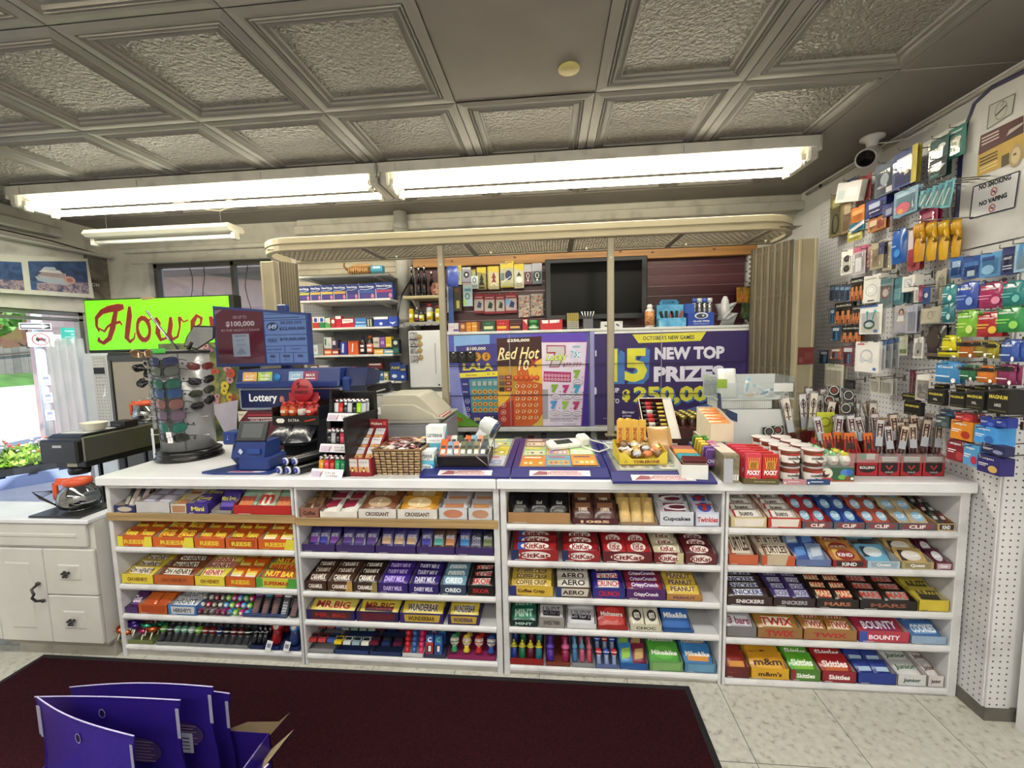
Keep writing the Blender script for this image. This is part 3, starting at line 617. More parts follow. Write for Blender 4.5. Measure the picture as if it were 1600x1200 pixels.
# ---------------- left corner ----------------
def leafclump(name,n,rx,ry,rz,c,size,seed,loc,parent=None,flat=.5,col2=None):
 r=random.Random(seed);b=MB()
 ms=[mat(c,.6,0,'leaf',scale=4)]+([mat(col2,.6,0,'leaf',scale=4)]if col2 else[])
 for k in range(n):
  a=r.uniform(0,6.283);u=r.uniform(0,1)**.5;zz=r.uniform(-1,1)
  p=Vector((rx*u*math.cos(a),ry*u*math.sin(a),rz*zz*(1-.5*u)))
  d=Vector((r.uniform(-1,1),r.uniform(-1,1),r.uniform(-.3,1))).normalized();e=d.cross(Vector((r.uniform(-1,1),r.uniform(-1,1),.3))).normalized();s_=size*r.uniform(.6,1.3)
  b.quad([p,p+d*s_*.5+e*s_*.3,p+d*s_,p+d*s_*.5-e*s_*.3],ms[k%len(ms)])
 return b.build(name,parent,loc)
b=MB();b.box(-6.6,XL-.12,-14,30,-.2,-.1,mat('#b9bcc2',.8,0,'paint',name='pavement'));
for k in range(24):b.box(-6.6,XL-.13,-6+k*1.0,-5.985+k*1.0,-.1,-.0985,'#84878c')
tag(b.build('pavement'),'pale concrete pavement outside the shop window','pavement')['kind']='structure'
b=MB();b.box(-13,-6.6,-14,40,-.24,-.16,mat('#c9c9c9',.8,0,'paint',name='road'));b.box(-6.75,-6.6,-14,40,-.2,-.085,'#c2c2c0');b.box(-13.2,-13,-14,40,-.2,.64,mat('#cfcfcc',.8,0,'paint'));tag(b.build('road'),'bright road beyond the pavement outside','road')['kind']='structure'
b=MB();b.prism([(-13.2,.64),(-14.6,.98),(-40,1.2),(-40,-1),(-13.2,-1)],-14,45,mat('#5f9a3c',.9,0,'leaf',scale=.8),'Y');tag(b.build('grass_verge'),'bright green grass verge beyond the road','grass')['kind']='structure'
b=MB();t=thing('wooden_fence','weathered grey board fence beyond the road','fence',(-14.5,10,.96))
for k in range(60):b.box(-.03,.0,-6+k*.2,-5.81+k*.2,0,.82+.03*math.sin(k*2.1),mat('#77756e' if k%3 else '#66645e',.8,0,'dirty'))
b.build('boards',t)
for y in(-1.2,1.0,3.2):
 b=MB();b.box(.0,.12,y,y+.12,0,.9,'#5c554b');b.build('post',t)
b=MB();b.tube([(.06,-3,.45),(.08,-1,.55),(.08,1,.72),(.06,4,.8)],.03,'#4d4438',6);b.build('rail',t)
for k,(y,h,c,w)in enumerate([(6.2,2.2,'#4c8a34','left'),(10.3,2.5,'#5c9a3e','middle'),(14.4,2.3,'#447a30','right')]):
 t=thing('leafy_tree','leafy green tree behind the far fence, %s of three'%w,'tree',(-16.5,y,0),0,'trees behind the fence')
 b=MB();b.tube([(0,0,.6),(.1,.1,2.0),(.0,-.1,3.6)],.16,mat('#5a4636',.9),8,.07);b.build('trunk',t)
 o=leafclump('crown',900,1.7,1.8,1.9,c,.38,20+k,(0,0,h+1.1),t,col2='#86b45a')
b=MB();b.box(-19.0,-18.9,2,18,.7,3.4,mat('#7c5a4a',.9,0,'dirty'));tag(b.build('brick_wall'),'reddish brown wall glimpsed behind the trees','wall')
t=thing('sign_pole','white street pole with traffic signs outside the window','pole',(-5.0,3.58,-.1))
b=MB();b.tube([(0,0,0),(0,0,3.6)],.055,mat('#dfe3ea',.5),12);b.build('pole',t)
b=MB();b.at((.07,-.05,2.0),(.62,.78,0),(0,0,1));b.box(-.17,.13,-.045,.045,-.006,0,'#e8ecec');b.art([('r',-.16,-.036,.12,.036,'#1c2024'),('p',[(-.15,-.02),(.04,-.02),(.04,-.032),(.11,0),(.04,.032),(.04,.02),(-.15,.02)],'#f2f4f4')]);b.build('arrow_sign',t)
b=MB();b.at((.075,-.03,1.82),(.62,.78,0),(0,0,1));b.box(-.13,.12,-.10,.10,-.006,0,'#f2f2f2');b.art([('o',-.005,0,.085,.085,.012,'#c43a3a'),('r',-.05,-.02,.02,.025,'#2a2a2a'),('r',.02,-.02,.045,.01,'#2a2a2a'),('e',-.03,-.024,.01,.01,'#2a2a2a'),('e',.03,-.024,.01,.01,'#2a2a2a'),('l',[(-.06,.06),(.06,-.06)],.01,'#c43a3a')]);b.build('no_truck_sign',t)
b=MB();b.at((.2,.27,1.87),(.62,.78,0),(0,0,1));b.box(-.27,-.1,-.07,.02,-.008,-.002,'#eef2f4');b.box(-.12,.12,-.12,.12,-.006,0,P('#1f9a86'));b.art([('t','PARKING',0,.07,.022,'#dff5ee',dict(w=.15)),('t','2h',0,.025,.025,'#dff5ee'),('r',-.08,-.012,.08,-.018,'#dff5ee'),('p',[(-.02,-.10),(.02,-.10),(.02,-.06),(.04,-.06),(0,-.025),(-.04,-.06),(-.02,-.06)],'#dff5ee')]);b.build('green_sign',t)
for n_,(z0,w)in enumerate([(1.0,.09),(1.25,.10),(.75,.09)]):
 b=MB();b.at((.058,-.02,z0),(.62,.78,0),(0,0,1));b.box(-w/2,w/2,-.07,.07,-.003,0,'#f0f0f4');b.art([('r',-w*.3,.01,w*.3,.05,'#8a92a8'),('r',-w*.3,-.05,w*.3,-.02,'#a5adc0')]);b.build('sticker',t)
t=thing('pallet','blue-grey pallet of bedding plants on the pavement outside','pallet',(-4.75,3.0,-.1),.9);PB=mat('#8d9dc2',.7,0,'paint')
b=MB()
for k in range(5):b.box(-.6+k*.26,-.42+k*.26,-.5,.5,.12,.14,PB)
b.build('deck',t)
for y in(-.5,-.05,.42):
 b=MB();b.box(-.6,.62,y,y+.08,0,.12,PB);b.build('runner',t)
for k,(x,y)in enumerate([(-.35,-.25),(.05,-.25),(.42,-.22),(-.35,.22),(.05,.25),(.42,.25)]):
 p=Vector((-4.75,3.0,0))+Matrix.Rotation(.9,3,'Z')@Vector((x,y,0))
 t=thing('plant_flat','black tray of leafy yellow-green plants with red flowers, %s row on the pallet'%('front' if k<3 else 'back'),'plant',(p.x,p.y,.0415),.9,'plant trays on the pallet')
 b=MB();b.prism([(-.2,.0),(.2,.0),(.22,.08),(-.22,.08)],-.16,.16,mat('#17191a',.6),'Y');b.build('tray',t)
 o=leafclump('leaves',260,.16,.13,.09,'#8fc23a',.09,60+k,(0,0,.15),t,col2='#c3e06a')
 b=MB();r=random.Random(k)
 for q in range(12):
  c=(r.uniform(-.2,.2),r.uniform(-.18,.18),.26+r.uniform(0,.12));b.ball(c,.02,.02,.012,mat(r.choice(['#d23a2a','#e2664a','#f0b0b8','#f4f0f0']),.7),7,4);b.tube([(c[0],c[1],.12),c],.003,'#5a8a30',4)
 f_=b.build('flowers',t);f_['kind']='stuff'
b=MB();n=26;v=[];f=[]
for i in range(n+1):
 for j in range(9):
  y=1.02+.26*i/n;v.append((-1.56+.02*math.sin(i*1.1)+.006*j,y-.02*j/8,1.62-j*.105))
for i in range(n):
 for j in range(8):f.append((i*9+j,(i+1)*9+j,(i+1)*9+j+1,i*9+j+1))
pm=bpy.data.materials.new('pale_blur');pm.use_nodes=True;q=pm.node_tree;bs=q.nodes['Principled BSDF'];bs.inputs['Base Color'].default_value=(.72,.78,.85,1);bs.inputs['Alpha'].default_value=.45;bs.inputs['Roughness'].default_value=.3
b.add(v,f,pm,True);so_=b.build('blur_sheet');tag(so_,'pale see-through plastic sheet hanging inside the left window','sheet');md=so_.modifiers.new('s','SOLIDIFY');md.thickness=.001  # added half-transparent sheet imitating a pale smeared blur, no known object
b=MB();b.box(-6,.5,4.2,4.4,-.2,2.62,mat('#b59c97',.8,0,'paint'));b.box(-6,.5,3.7,4.4,2.62,2.70,'#7b7875');b.prism([(3.7,2.7),(4.4,2.7),(6.5,3.4)],-6,.5,mat('#a9a9b4',.7),'X');b.prism([(-4,2.75),(-1.2,2.42),(-1.2,2.52),(-4,2.85)],4.1,4.18,'#6e6a68','Y')
tag(b.build('neighbouring_house'),'pinkish neighbouring house seen through the high window','building')
b=MB();b.cbox(XL+.005,XL+.09,.3,1.66,2.315,2.335,mat('#bdbcb6',.5,0,'dirty'),.004);b.cbox(XL+.005,XL+.015,.3,1.66,2.2,2.315,mat('#cac9c2',.5,0,'dirty'),.002);tag(b.build('window_ledge'),'thin pale ledge above the ship pictures on the left wall','ledge')
b=MB();b.cbox(XL+.005,XL+.10,.2,1.28,2.40,2.475,mat('#b8b6b0',.5,0,'dirty'),.012);b.tube([(XL+.1,.3,2.375),(XL+.08,1.2,2.36),(XL+.03,1.6,2.34)],.005,BLK,5);tag(b.build('blind_box'),'pale blind box under the ceiling over the left window','blind')
t=thing('picture_board','pale board with cruise ship pictures above the left window','picture',(-1.66,.35,1.93));b=MB();b.prism([(0,-.02),(1.135,.03),(1.115,.35),(0,.19)],-.006,0,mat('#c8c8c0',.5),'X');b.build('board',t)
def pic(y0,y1,z0,z1,z2,z3,seed):
 b=MB();b.at((.0015,0,0),(0,1,0),(0,0,1));sea=mat('#2c3f68',.35,0,'swirl',cols=('#16233f','#2b3f66','#3f5a86','#24406e'),scale=6);w=y1-y0;h=z2-z0
 def q(x,y):return(y0+w*x,z0+(z1-z0)*x+(h+(z3-z2-z1+z0)*x)*y)
 b.art([('p',[q(0,0),q(1,0),q(1,1),q(0,1)],sea),('p',[q(.08,.0),q(1,.0),q(1,.35),q(.5,.32),q(.1,.25)],mat('#7a6a78',.4,0,'swirl',cols=('#2a3350','#a8949a','#6a5f74','#39476a'),scale=22)),
('p',[q(.08,.48),q(.12,.34),q(.3,.26),q(.6,.24),q(.72,.32),q(.66,.45),q(.3,.5)],'#9fa9b5'),('p',[q(.12,.50),q(.6,.42),q(.6,.60),q(.2,.64)],'#b9a49c'),('p',[q(.15,.64),q(.55,.60),q(.5,.70),q(.22,.74)],'#c2c3c6'),('p',[q(.2,.74),q(.45,.72),q(.42,.80),q(.26,.82)],'#a9b4c8'),
('e',*q(.66,.40),.04,.03,'#b78d84'),('e',*q(.66,.40),.022,.016,'#8f6a68')])
 for k in range(3):b.art([('l',[q(.15,.54+.04*k),q(.58,.47+.05*k)],.004,'#46506a')])
 b.build('picture',t)
pic(.70,1.10,.045,.06,.25,.325,1);pic(.15,.66,.02,.035,.17,.235,2)
b=MB();b.at((XL+.021,1.50,2.1),(0,1,0),(0,0,1)).art([('t','OM',.04,-.02,.03,'#a8a49a',dict(bold=.02))]);b.M=Matrix();
o=b.build('wall_lettering');tag(o,'faded pale letters on the grimy duct board','lettering')
b=MB();b.at((XL+.004,1.545,1.66),(0,1,0),(0,0,1));b.box(-.07,.06,-.14,.1,-.004,0,'#8c9098');b.art([('r',-.06,-.1,.05,0,'#3a4a66'),('p',[(-.0,-.10),(.045,-.10),(.035,.01),(.01,.01)],'#a8482e'),('e',.022,.02,.014,.016,'#a8482e')]);tag(b.build('postcard'),'small picture with a red figure beside the green sign','picture')
t=thing('drinks_cooler','tall black cooler with beige panel under the bright green sign','cooler',(-.82,1.4,0))
b=MB();b.cbox(-.46,.47,-.2,.25,0,1.50,mat('#0f0f11',.35),.008);b.build('body',t)
b=MB();b.cbox(-.445,-.02,-.215,-.2,.80,1.485,mat('#191817',.3),.004);d_=b.build('door',t)
b=MB();b.box(-.40,-.10,-.2165,-.215,.9,1.43,mat('#8f8371',.35,0,'paint'));b.box(-.425,-.415,-.225,-.215,.85,1.44,'#5b5a57');b.build('beige_panel',d_)
b=MB();b.box(-.40,.2,-.218,-.2,.3,.78,mat('#57564f',.4));b.build('lower_panel',t)
t=thing('lit_sign','bright green sign with red script lettering on the black cooler','sign',(-.86,1.26,1.505),.0)
GR=mat('#6fd512',.5,0,'emit',e=.55,name='green_acrylic')
b=MB();b.cbox(-.64,.61,.0,.09,.0,.415,mat('#111512',.5),.006);b.build('case',t)
b=MB();b.box(-.625,.575,-.004,0,.02,.405,GR);b.build('face',t)
RD=P('#7c1d14')
b=MB();b.at((-.625,-.0045,.02))
def S_(pts,w,c=RD):b.art([('l',pts,w,c)])
def arc(cx,cy,rx,ry,a0,a1,w,n=14):return[(cx+rx*math.cos(math.radians(a0+(a1-a0)*k/n)),cy+ry*math.sin(math.radians(a0+(a1-a0)*k/n)),w(k/n)if callable(w)else w)for k in range(n+1)]
for col,ex in((P('#d8c43c'),.008),(RD,0)):
 def T(p):return[(x*1.24-.02,y,w*1.1+ex)for x,y,w in p]
 S_(T([(.10,.145,.012),(.085,.19,.018),(.09,.25,.026),(.13,.295,.034),(.18,.315,.045),(.25,.325,.052),(.285,.33,.03)]),0,col)
 S_(T([(.235,.32,.026),(.215,.25,.036),(.195,.17,.040),(.165,.09,.034),(.12,.055,.026),(.09,.075,.026),(.092,.1,.014)]),0,col)
 S_(T([(.10,.17,.010),(.135,.145,.016),(.16,.18,.014),(.19,.2,.018),(.25,.215,.018),(.26,.19,.01)]),0,col)
 S_(T([(.325,.33,.02),(.318,.26,.038),(.298,.16,.038),(.285,.09,.034),(.305,.06,.024),(.335,.085,.010),(.345,.13,.006)]),0,col)
 S_(T(arc(.405,.155,.042,.085,20,380,lambda q:.016+.018*abs(math.sin(math.pi*q*2+.6)))),0,col);S_(T([(.425,.235,.014),(.45,.22,.010),(.475,.245,.006)]),0,col)
 S_(T([(.495,.24,.02),(.51,.2,.034),(.498,.12,.036),(.515,.07,.026),(.55,.08,.014),(.575,.14,.010)]),0,col)
 S_(T([(.595,.24,.02),(.59,.18,.034),(.575,.11,.034),(.595,.07,.024),(.63,.09,.014),(.65,.16,.012),(.655,.24,.026)]),0,col);S_(T([(.655,.235,.016),(.68,.2,.010),(.71,.215,.008)]),0,col)
 S_(T([(.745,.15,.012),(.79,.18,.014),(.80,.225,.022),(.77,.245,.026),(.74,.2,.034),(.735,.13,.036),(.76,.07,.026),(.81,.09,.010)]),0,col)
 S_(T([(.86,.235,.026),(.868,.17,.036),(.85,.06,.034)]),0,col);S_(T([(.862,.18,.012),(.895,.235,.022),(.93,.235,.026)]),0,col)
b.build('lettering',t)
b=MB();b.at((-.15,-.0052,.415),(1,.0,0));b.art([('p',[(0,.003),(.02,-.022),(.11,-.016),(.13,.002)],'#8a7a55')]);b.build('tape',t)
t=thing('flower_picture','colourful picture of a flower bouquet behind the sunglasses stand','picture',(-.44,1.10,.74))
b=MB();b.box(-.30,.32,0,.006,0,.82,mat('#33402a',.4));b.build('board',t)
b=MB();b.at((-.30,-.001,0)).art([('r',0,0,.62,.82,mat('#3b4a2a',.35,0,'swirl',cols=('#1d2418','#4c5a30','#7a7a40','#a8923a'),scale=7))])
r=random.Random(3)
for k in range(46):
 x,y=r.uniform(.03,.58),r.uniform(.35,.80);c=r.choice(['#c2a21f','#a8402a','#b98a8f','#8a5a7a','#d8b8b0','#5a6a30','#c9b030'])if x>.25 or y>.6 else r.choice(['#c2a21f','#8a6a20'])
 b.art([('e',x,y,r.uniform(.018,.04),r.uniform(.018,.038),c,9),('e',x,y,.01,.01,'#5f4228',7)])
b.art([('p',[(.38,.36),(.5,.1),(.56,.1),(.6,.4)],'#b8b0c0'),('r',.36,.0,.62,.1,'#5a5a40')]);b.build('print',t)
t=thing('keypad_cabinet','narrow white cabinet with a dark display left of the cooler','cabinet',(-1.42,1.32,0));KW=mat('#cfd2d6',.4,0,'paint')
b=MB();b.cbox(-.10,.12,-.1,.2,0,1.5,KW,.005);b.build('body',t)
b=MB();b.box(-.01,.105,-.103,-.1,.9,1.48,mat('#c2c0ba',.5,0,'peg',axes=('X','Z')));b.build('perforated_front',t)
b=MB();b.box(.0,.09,-.106,-.103,1.34,1.39,BLK);b.at((0,-.1032,0)).art([('r',.01,1.31,.06,1.315,'#8a8a88'),('r',.01,1.25,.08,1.253,'#77746a'),('p',[(.05,1.15),(.075,1.17),(.085,1.27),(.07,1.2)],'#f2f2f2')]);b.build('display',t)
t=thing('coffee_brewer','long stainless coffee brewer with black front beside the left window','coffee maker',(-.87,.8,0));BP=mat('#161617',.35)
b=MB();b.cbox(-.12,.13,-.27,.38,.83,.985,mat('#8f8d87',.28,.9,name='brushed_steel'),.006);b.build('housing',t)
b=MB();b.cbox(-.125,.128,-.31,-.27,.83,.975,BP,.01);b.box(-.03,.03,-.3115,-.31,.93,.945,'#b9b9bb');b.build('front_panel',t)
b=MB();b.prism([(-.27,.985),(.02,.985),(.02,1.0),(-.24,1.0)],-.11,.11,BP,'X');b.box(-.08,.09,-.22,-.03,1.0,1.003,'#c9cccd');b.build('lid',t)
b=MB();b.cbox(-.10,.11,-.25,.35,.79,.83,BP,.006);b.lathe([(.05,.74),(.055,.76),(.055,.79)],BP,(.0,-.2,0),14);b.box(-.02,.05,-.2515,-.25,.795,.825,'#c9c4b0');b.build('base',t)
for x,y in((-.09,.0),(.1,.0),(-.09,.33),(.1,.33)):
 b=MB();b.cbox(x-.01,x+.01,y-.01,y+.01,0,.79,BP,.002);b.build('leg',t)
GLS=mat('#f4f6f6',.03,0,'clear',a=.22,b=0.);ORG=mat('#c9512c',.4)
def coffee_pot(label,loc,rz,dark=False):
 t=thing('coffee_pot',label,'coffee pot',loc,rz)
 b=MB();b.lathe([(.045,.004),(.075,.02),(.083,.055),(.075,.09),(.05,.12),(.042,.13)],mat('#c9cfcd',.04,0,'clear',a=.3,b=0.)if not dark else mat('#8f9390',.05,0,'clear',a=.35,b=0.),n=24)
 b.lathe([(.044,0),(.046,.004)],CHROME,n=24);b.build('carafe',t)
 b=MB();b.lathe([(.05,.124),(.056,.13),(.054,.15),(.03,.158),(.0001,.16)],ORG,n=20);b.prism([(-.03,.13),(.03,.13),(.016,.15),(-.016,.15)],-.085,-.04,ORG,'X');b.build('lid',t)
 b=MB();b.tube([(-.05,0,.145),(-.095,0,.145),(-.108,0,.13),(-.108,0,.07),(-.106,0,.05)],.011,ORG,8);b.tube([(-.106,0,.05),(-.078,0,.04)],.006,CHROME,6);b.build('handle',t)
 return t
coffee_pot('glass coffee pot with orange lid standing on the steel brewer',(-.87,1.08,.986),.1)
coffee_pot('glass coffee pot with orange handle on the white vanity top',(-.20,.05,.733),.15,True)
b=MB();b.cbox(-.14,.13,-.10,.09,0,.010,mat('#2c2c2e',.3),.003);b.cbox(-.12,.11,-.08,.07,0,.004,'#77787a',.001);tag(b.build('warmer_plate',loc=(-.22,.05,.722)),'flat dark warmer plate on the white vanity top','tray')
b=MB();b.lathe([(.045,0),(.05,.004),(.062,.045),(.066,.05),(.06,.05),(.05,.01),(.0001,.008)],mat('#d8d4c4',.4,0,'paint'),sx=1.2,n=20);tag(b.build('bowl',loc=(-.83,.68,1.004)),'cream oval bowl on top of the coffee brewer','bowl')
b=MB();b.cbox(-.05,.06,-.05,.05,0,.045,mat('#1a1718',.4),.004);b.at((-.04,-.051,.02)).art([('t','COFFEE',.04,0,.012,'#8f8a86',dict(w=.06))]);b.home();tag(b.build('small_box',loc=(-.84,.88,.9865)),'small black box between bowl and coffee pot','box')
b=MB();b.lathe([(.028,0),(.024,.06),(.012,.13),(.001,.17)],mat('#8b8d8c',.2,.9),n=14,sx=1.2);tag(b.build('steel_cone',loc=(-.96,1.12,.9865)),'pointed steel measuring cone behind the small black box','cone')
b=MB();r=random.Random(5)
for k in range(4):b.tube([(-.30-.02*k,.02+.02*k,.76-.01*k),(-.36-.01*k,.0,.80+.01*k),(-.33,.06,.82),(-.26,.05,.80)],.0025,'#26221f',5)
b.tube([(-.30,.04,.735),(-.32,.03,.76),(-.30,.02,.765)],.003,'#26221f',5)
tag(b.build('cable_coil'),'loose dark cable looped beside the lower coffee pot','cable')
# ---------------- sunglasses stand ----------------
SG=thing('sunglasses_stand','grey revolving sunglasses display stand on the counter','display stand',(.125,.36,.914))
GY=mat('#a6a7a9',.3,.45,'paint',name='silver_plastic')
b=MB();b.lathe([(.155,0),(.16,.01),(.15,.022),(.148,.035),(.152,.042),(.135,.052),(.12,.055)],mat('#0e0e10',.25),n=32);b.build('base',SG)
b=MB();n=32;R_=.125
b.lathe([(R_,.055),(R_,.575)],GY,n=32);b.build('column',SG)
b=MB();b.lathe([(.13,.575),(.132,.585),(.1,.592),(.0001,.592)],mat('#1c1d1f',.3),n=28);b.cbox(-.035,.035,-.136,-.128,.575,.60,'#3fae3a',.003);b.build('top_disc',SG)
for a in(-.55,.62):
 b=MB();b.box(R_*math.sin(a)-.002,R_*math.sin(a)+.002,-R_*math.cos(a)-.003,-R_*math.cos(a)+.002,.06,.57,'#5c5d60');b.build('seam',SG)
b=MB();b.at((.06,-.02,.59),(1,.2,0),(.35,0,1));pts=[(-.02,.02),(.045,.0),(.14,.06),(.15,.125),(.045,.13),(.0,.07)]
b.prism([(x,y)for x,y in pts],-.006,0,mat('#1a1a1c',.3),'Z');b.quad([(x*.9+.004,y*.88+.008,.0008)for x,y in pts],mat('#b9bcc0',.03,1));b.home();b.tube([(.06,-.02,.59),(.085,-.02,.63)],.008,'#1a1a1c',8);b.build('mirror',SG)
b=MB();b.tube([(.02,-.04,.592),(-.13,-.05,.80)],.006,mat('#2a2a2c',.3),8);b.tube([(.022,-.048,.594),(-.128,-.058,.802)],.003,CHROME,6);b.build('folded_mirror',SG)
def glasses(name,label,lens,frame,w=.14,h=.042,style=0,group=None):
 t=thing(name,label,'sunglasses',(0,0,0),0,group);ml=mat(lens,.06,0,'paint',var=.25,name='tinted_lens');mf=mat(frame,.3,.6 if style==1 else 0)
 for s in(-1,1):
  b=MB();cx=s*w*.255;n=18;rx=w*.215;out=[]
  for k in range(n):
   a=2*math.pi*k/n;c,d=math.cos(a),math.sin(a);p=2.6 if style!=1 else 2.1
   x=cx+rx*abs(c)**(2/p)*(1 if c>0 else-1);z=h*.5*abs(d)**(2/p)*(1 if d>0 else-1)
   if style==1 and d<0:x+=-s*0.006*abs(d)
   z+=(.004 if x*s>abs(cx)else 0);out.append((x,-.012+.25*x*x/w*1.6,z))
  v=[(cx,-.016+.2*cx*cx/w,0)]+out;b.add(v,[(0,1+(k+1)%n,1+k)for k in range(n)],ml,True)
  b.build('lens',t)
  b=MB();b.tube(out+[out[0]],.0026 if style!=1 else.0014,mf,6);b.build('rim',t)
  b=MB();b.tube([(s*w*.47,.004,h*.25),(s*w*.49,.02,h*.25),(s*w*.48,.05,h*.1)],.0022,mf,5);b.build('temple',t)
 b=MB();b.tube([(-w*.06,-.011,h*.15),(0,-.014,h*.25),(w*.06,-.011,h*.15)],.0022,mf,6);b.build('bridge',t)
 return t
gl=[('#232a4e','#16192c',0,'navy wraparound'),('#4b4f4c','#1d1d1d',0,'smoky dark grey'),('#1f4f44','#14332c',0,'dark green'),('#27406a','#1a3a44',0,'teal-blue'),('#6e4a48','#3b2624',0,'rose-brown'),('#5a4a5c','#3a2c38',0,'purple-grey'),('#1a5a50','#223a36',1,'metallic green aviator'),('#1e2120','#161616',0,'black')]
vz=[565,580,600,614,631,649,668,684]
for k,(l_,f_,st,nm)in enumerate(gl):
 z=1.446-(vz[k]-565)*(.396/119)
 if st==0 and k in(0,7):h=.036
 else:h=.046
 g=glasses('sunglasses',nm+' sunglasses hooked on the front of the stand',l_,f_,.172,h*1.15,st,'sunglasses on the stand front')
 g.location=(.155+k*.003,.36-.145,z);g.rotation_euler=(0,0,.0)
 b=MB();b.cbox(-.02,.02,0,.02,-.004,.012,GY,.003);o=b.build('nose_support',SG);o.location=(.03+k*.003,-.138,z-.914)
for z,x in((1.085,.17),(1.058,.175)):
 b=MB();b.box(-.014,.014,-.001,0,-.03,0,'#ececec');b.tube([(0,0,0),(.0,.004,.02)],.0008,'#dddddd',4);b.at((0,-.0012,0)).art([('r',-.009,-.012,.009,-.01,'#8a8f98'),('r',-.009,-.018,.009,-.016,'#8a8f98'),('r',.002,-.026,.004,-.02,'#c43a50')]);b.home();tag(b.build('price_tag',loc=(x,.193,z-.0)),'small white price tag hanging from the %s sunglasses'%('green aviator' if z>1.07 else 'lowest black'),'tag')
for i,(a,z)in enumerate([(a,z)for a in(-.75,.75,.95)for z in(.12,.20,.28,.36,.44,.52)]):
 b=MB();b.ball((R_*math.sin(a)*1.0,-R_*math.cos(a)*1.0,z),.005,.005,.005,mat('#222224',.3),8,5);b.build('hook_hole',SG)
for k in range(6):
 z=1.435-k*.062;p=Vector((.125+.15*math.sin(-1.15),.36-.15*math.cos(-1.15),z))
 t=thing('reading_glasses','boxed reading glasses in a clear sleeve on the left of the stand','reading glasses',p,-.75,'reading glasses packets on the stand')
 b=MB();b.cbox(-.035,.035,-.01,.012,-.045,.025,clr(.3,'#e6e9ec'),.004);b.build('sleeve',t)
 b=MB();b.tube([(-.03,-.002,0),(-.02,-.002,.012),(-.004,-.002,.008),(.004,-.002,.008),(.02,-.002,.012),(.03,-.002,0),(.02,-.002,-.012),(.004,-.002,-.006),(-.004,-.002,-.006),(-.02,-.002,-.012),(-.03,-.002,0)],.003,'#2b2d30',5);b.build('spectacles',t)
b=MB();b.box(-.018,.018,-.001,0,-.17,0,mat('#d2d4d6',.3));b.at((0,-.0012,0)).art([('t','?',0,-.15,.012,'#33353a')]);b.home();tag(b.build('label_strip',loc=(.0,.27,1.09),rz=-.5),'long white label strip hanging at the stand lower left','label')
for k,(z,c,l_)in enumerate([(1.49,'#6b5138','brown tortoise sunglasses'),(1.43,'#1b1b1d','black folded sunglasses'),(1.36,'#26262a','dark round sunglasses')]):
 g=glasses('sunglasses',l_+' jutting from the upper left of the stand',c,c if k else '#8a6a40',.12,.04);g.location=(-.035,.3,z);g.rotation_euler=(.3,.5*k,-1.9)
for k,(z,c,l_)in enumerate([(1.435,'#5a2020','dark red sunglasses'),(1.36,'#1a1a1a','thick black sunglasses'),(1.30,'#2a2c22','olive dark sunglasses'),(1.24,'#161616','slim black sunglasses')]):
 g=glasses('sunglasses',l_+' jutting from the right side of the stand',c,c,.12,.036);g.location=(.275,.31,z-.02);g.rotation_euler=(0,-.15*k,.9)
for i in range(10):
 s=-1 if i<5 else 1;a=s*1.25;z=.53-(i%5)*.10
 b=MB();b.tube([(R_*math.sin(a),-R_*math.cos(a),z),((R_+.055)*math.sin(a),-(R_+.055)*math.cos(a),z+.006)],.0022,mat('#d9d9d6',.3,.3),5);b.build('hook',SG)
# ---------------- goods on the counter ----------------
CT=.9145
def front(b,x0,z0,y,cmds,x=(1,0,0),up=(0,0,1)):
 """print on a vertical face whose lower left corner is (x0, y, z0)"""
 b.at((x0,y,z0),x,up).art(cmds);b.home();return b
def tray_shell(b,w,d,h,hb,c,inner='#c9c3b8',t=.0015):
 """open display box: low front, sides rising to a taller back (origin: centre bottom, front at -d/2)"""
 m=P(c)if isinstance(c,str)else c;mi=P(inner)
 b.box(-w/2,w/2,-d/2,d/2,0,t,m);b.box(-w/2,w/2,-d/2,-d/2+t,0,h,m);b.box(-w/2,w/2,d/2-t,d/2,0,hb,m)
 for s in(-1,1):
  x=s*w/2;x1=x-s*t;b.prism([(-d/2,0),(d/2,0),(d/2,hb),(-d/2+.02,h+(hb-h)*.12),(-d/2,h)],min(x,x1),max(x,x1),m,'X')
  b.quad([(x1-s*.0003,-d/2+t,t),(x1-s*.0003,d/2-t,t),(x1-s*.0003,d/2-t,hb),(x1-s*.0003,-d/2+.02,h+(hb-h)*.12-.001),(x1-s*.0003,-d/2+t,h-.001)],mi)
 b.quad([(-w/2+t,d/2-t-.0003,t),(w/2-t,d/2-t-.0003,t),(w/2-t,d/2-t-.0003,hb),(-w/2+t,d/2-t-.0003,hb)],mi)
NB=mat('#1d3474',.35,0,'paint',name='lottery_blue');NBD=mat('#14224f',.35,0,'paint',name='lottery_navy')
t=thing('lottery_screen','blue-framed screen with jackpot figures above the lottery sign','screen',(.44,.60,CT))
b=MB();b.cbox(-.0,.06,.135,.18,-.0,.86,NB,.006);b.cbox(-.05,.11,.005,.15,.5,.78,NB,.005);b.cbox(-.08,.14,.125,.144,0,.012,NB,.004);b.build('post',t)
sc=MB();A_=(-.275,-.15,.47)
sc.M=Matrix.Translation((.0,-.03,.64))@Matrix.Rotation(-.0,4,'Z')
w_,h_=.60,.335
sc.prism([(-.29,-.155),(.30,-.15),(.30,.148),(-.285,.205)],0,.035,NB,'Y');sc.build('housing',t)
b=MB();b.at((-.275,-.0312,.50)).lay=0
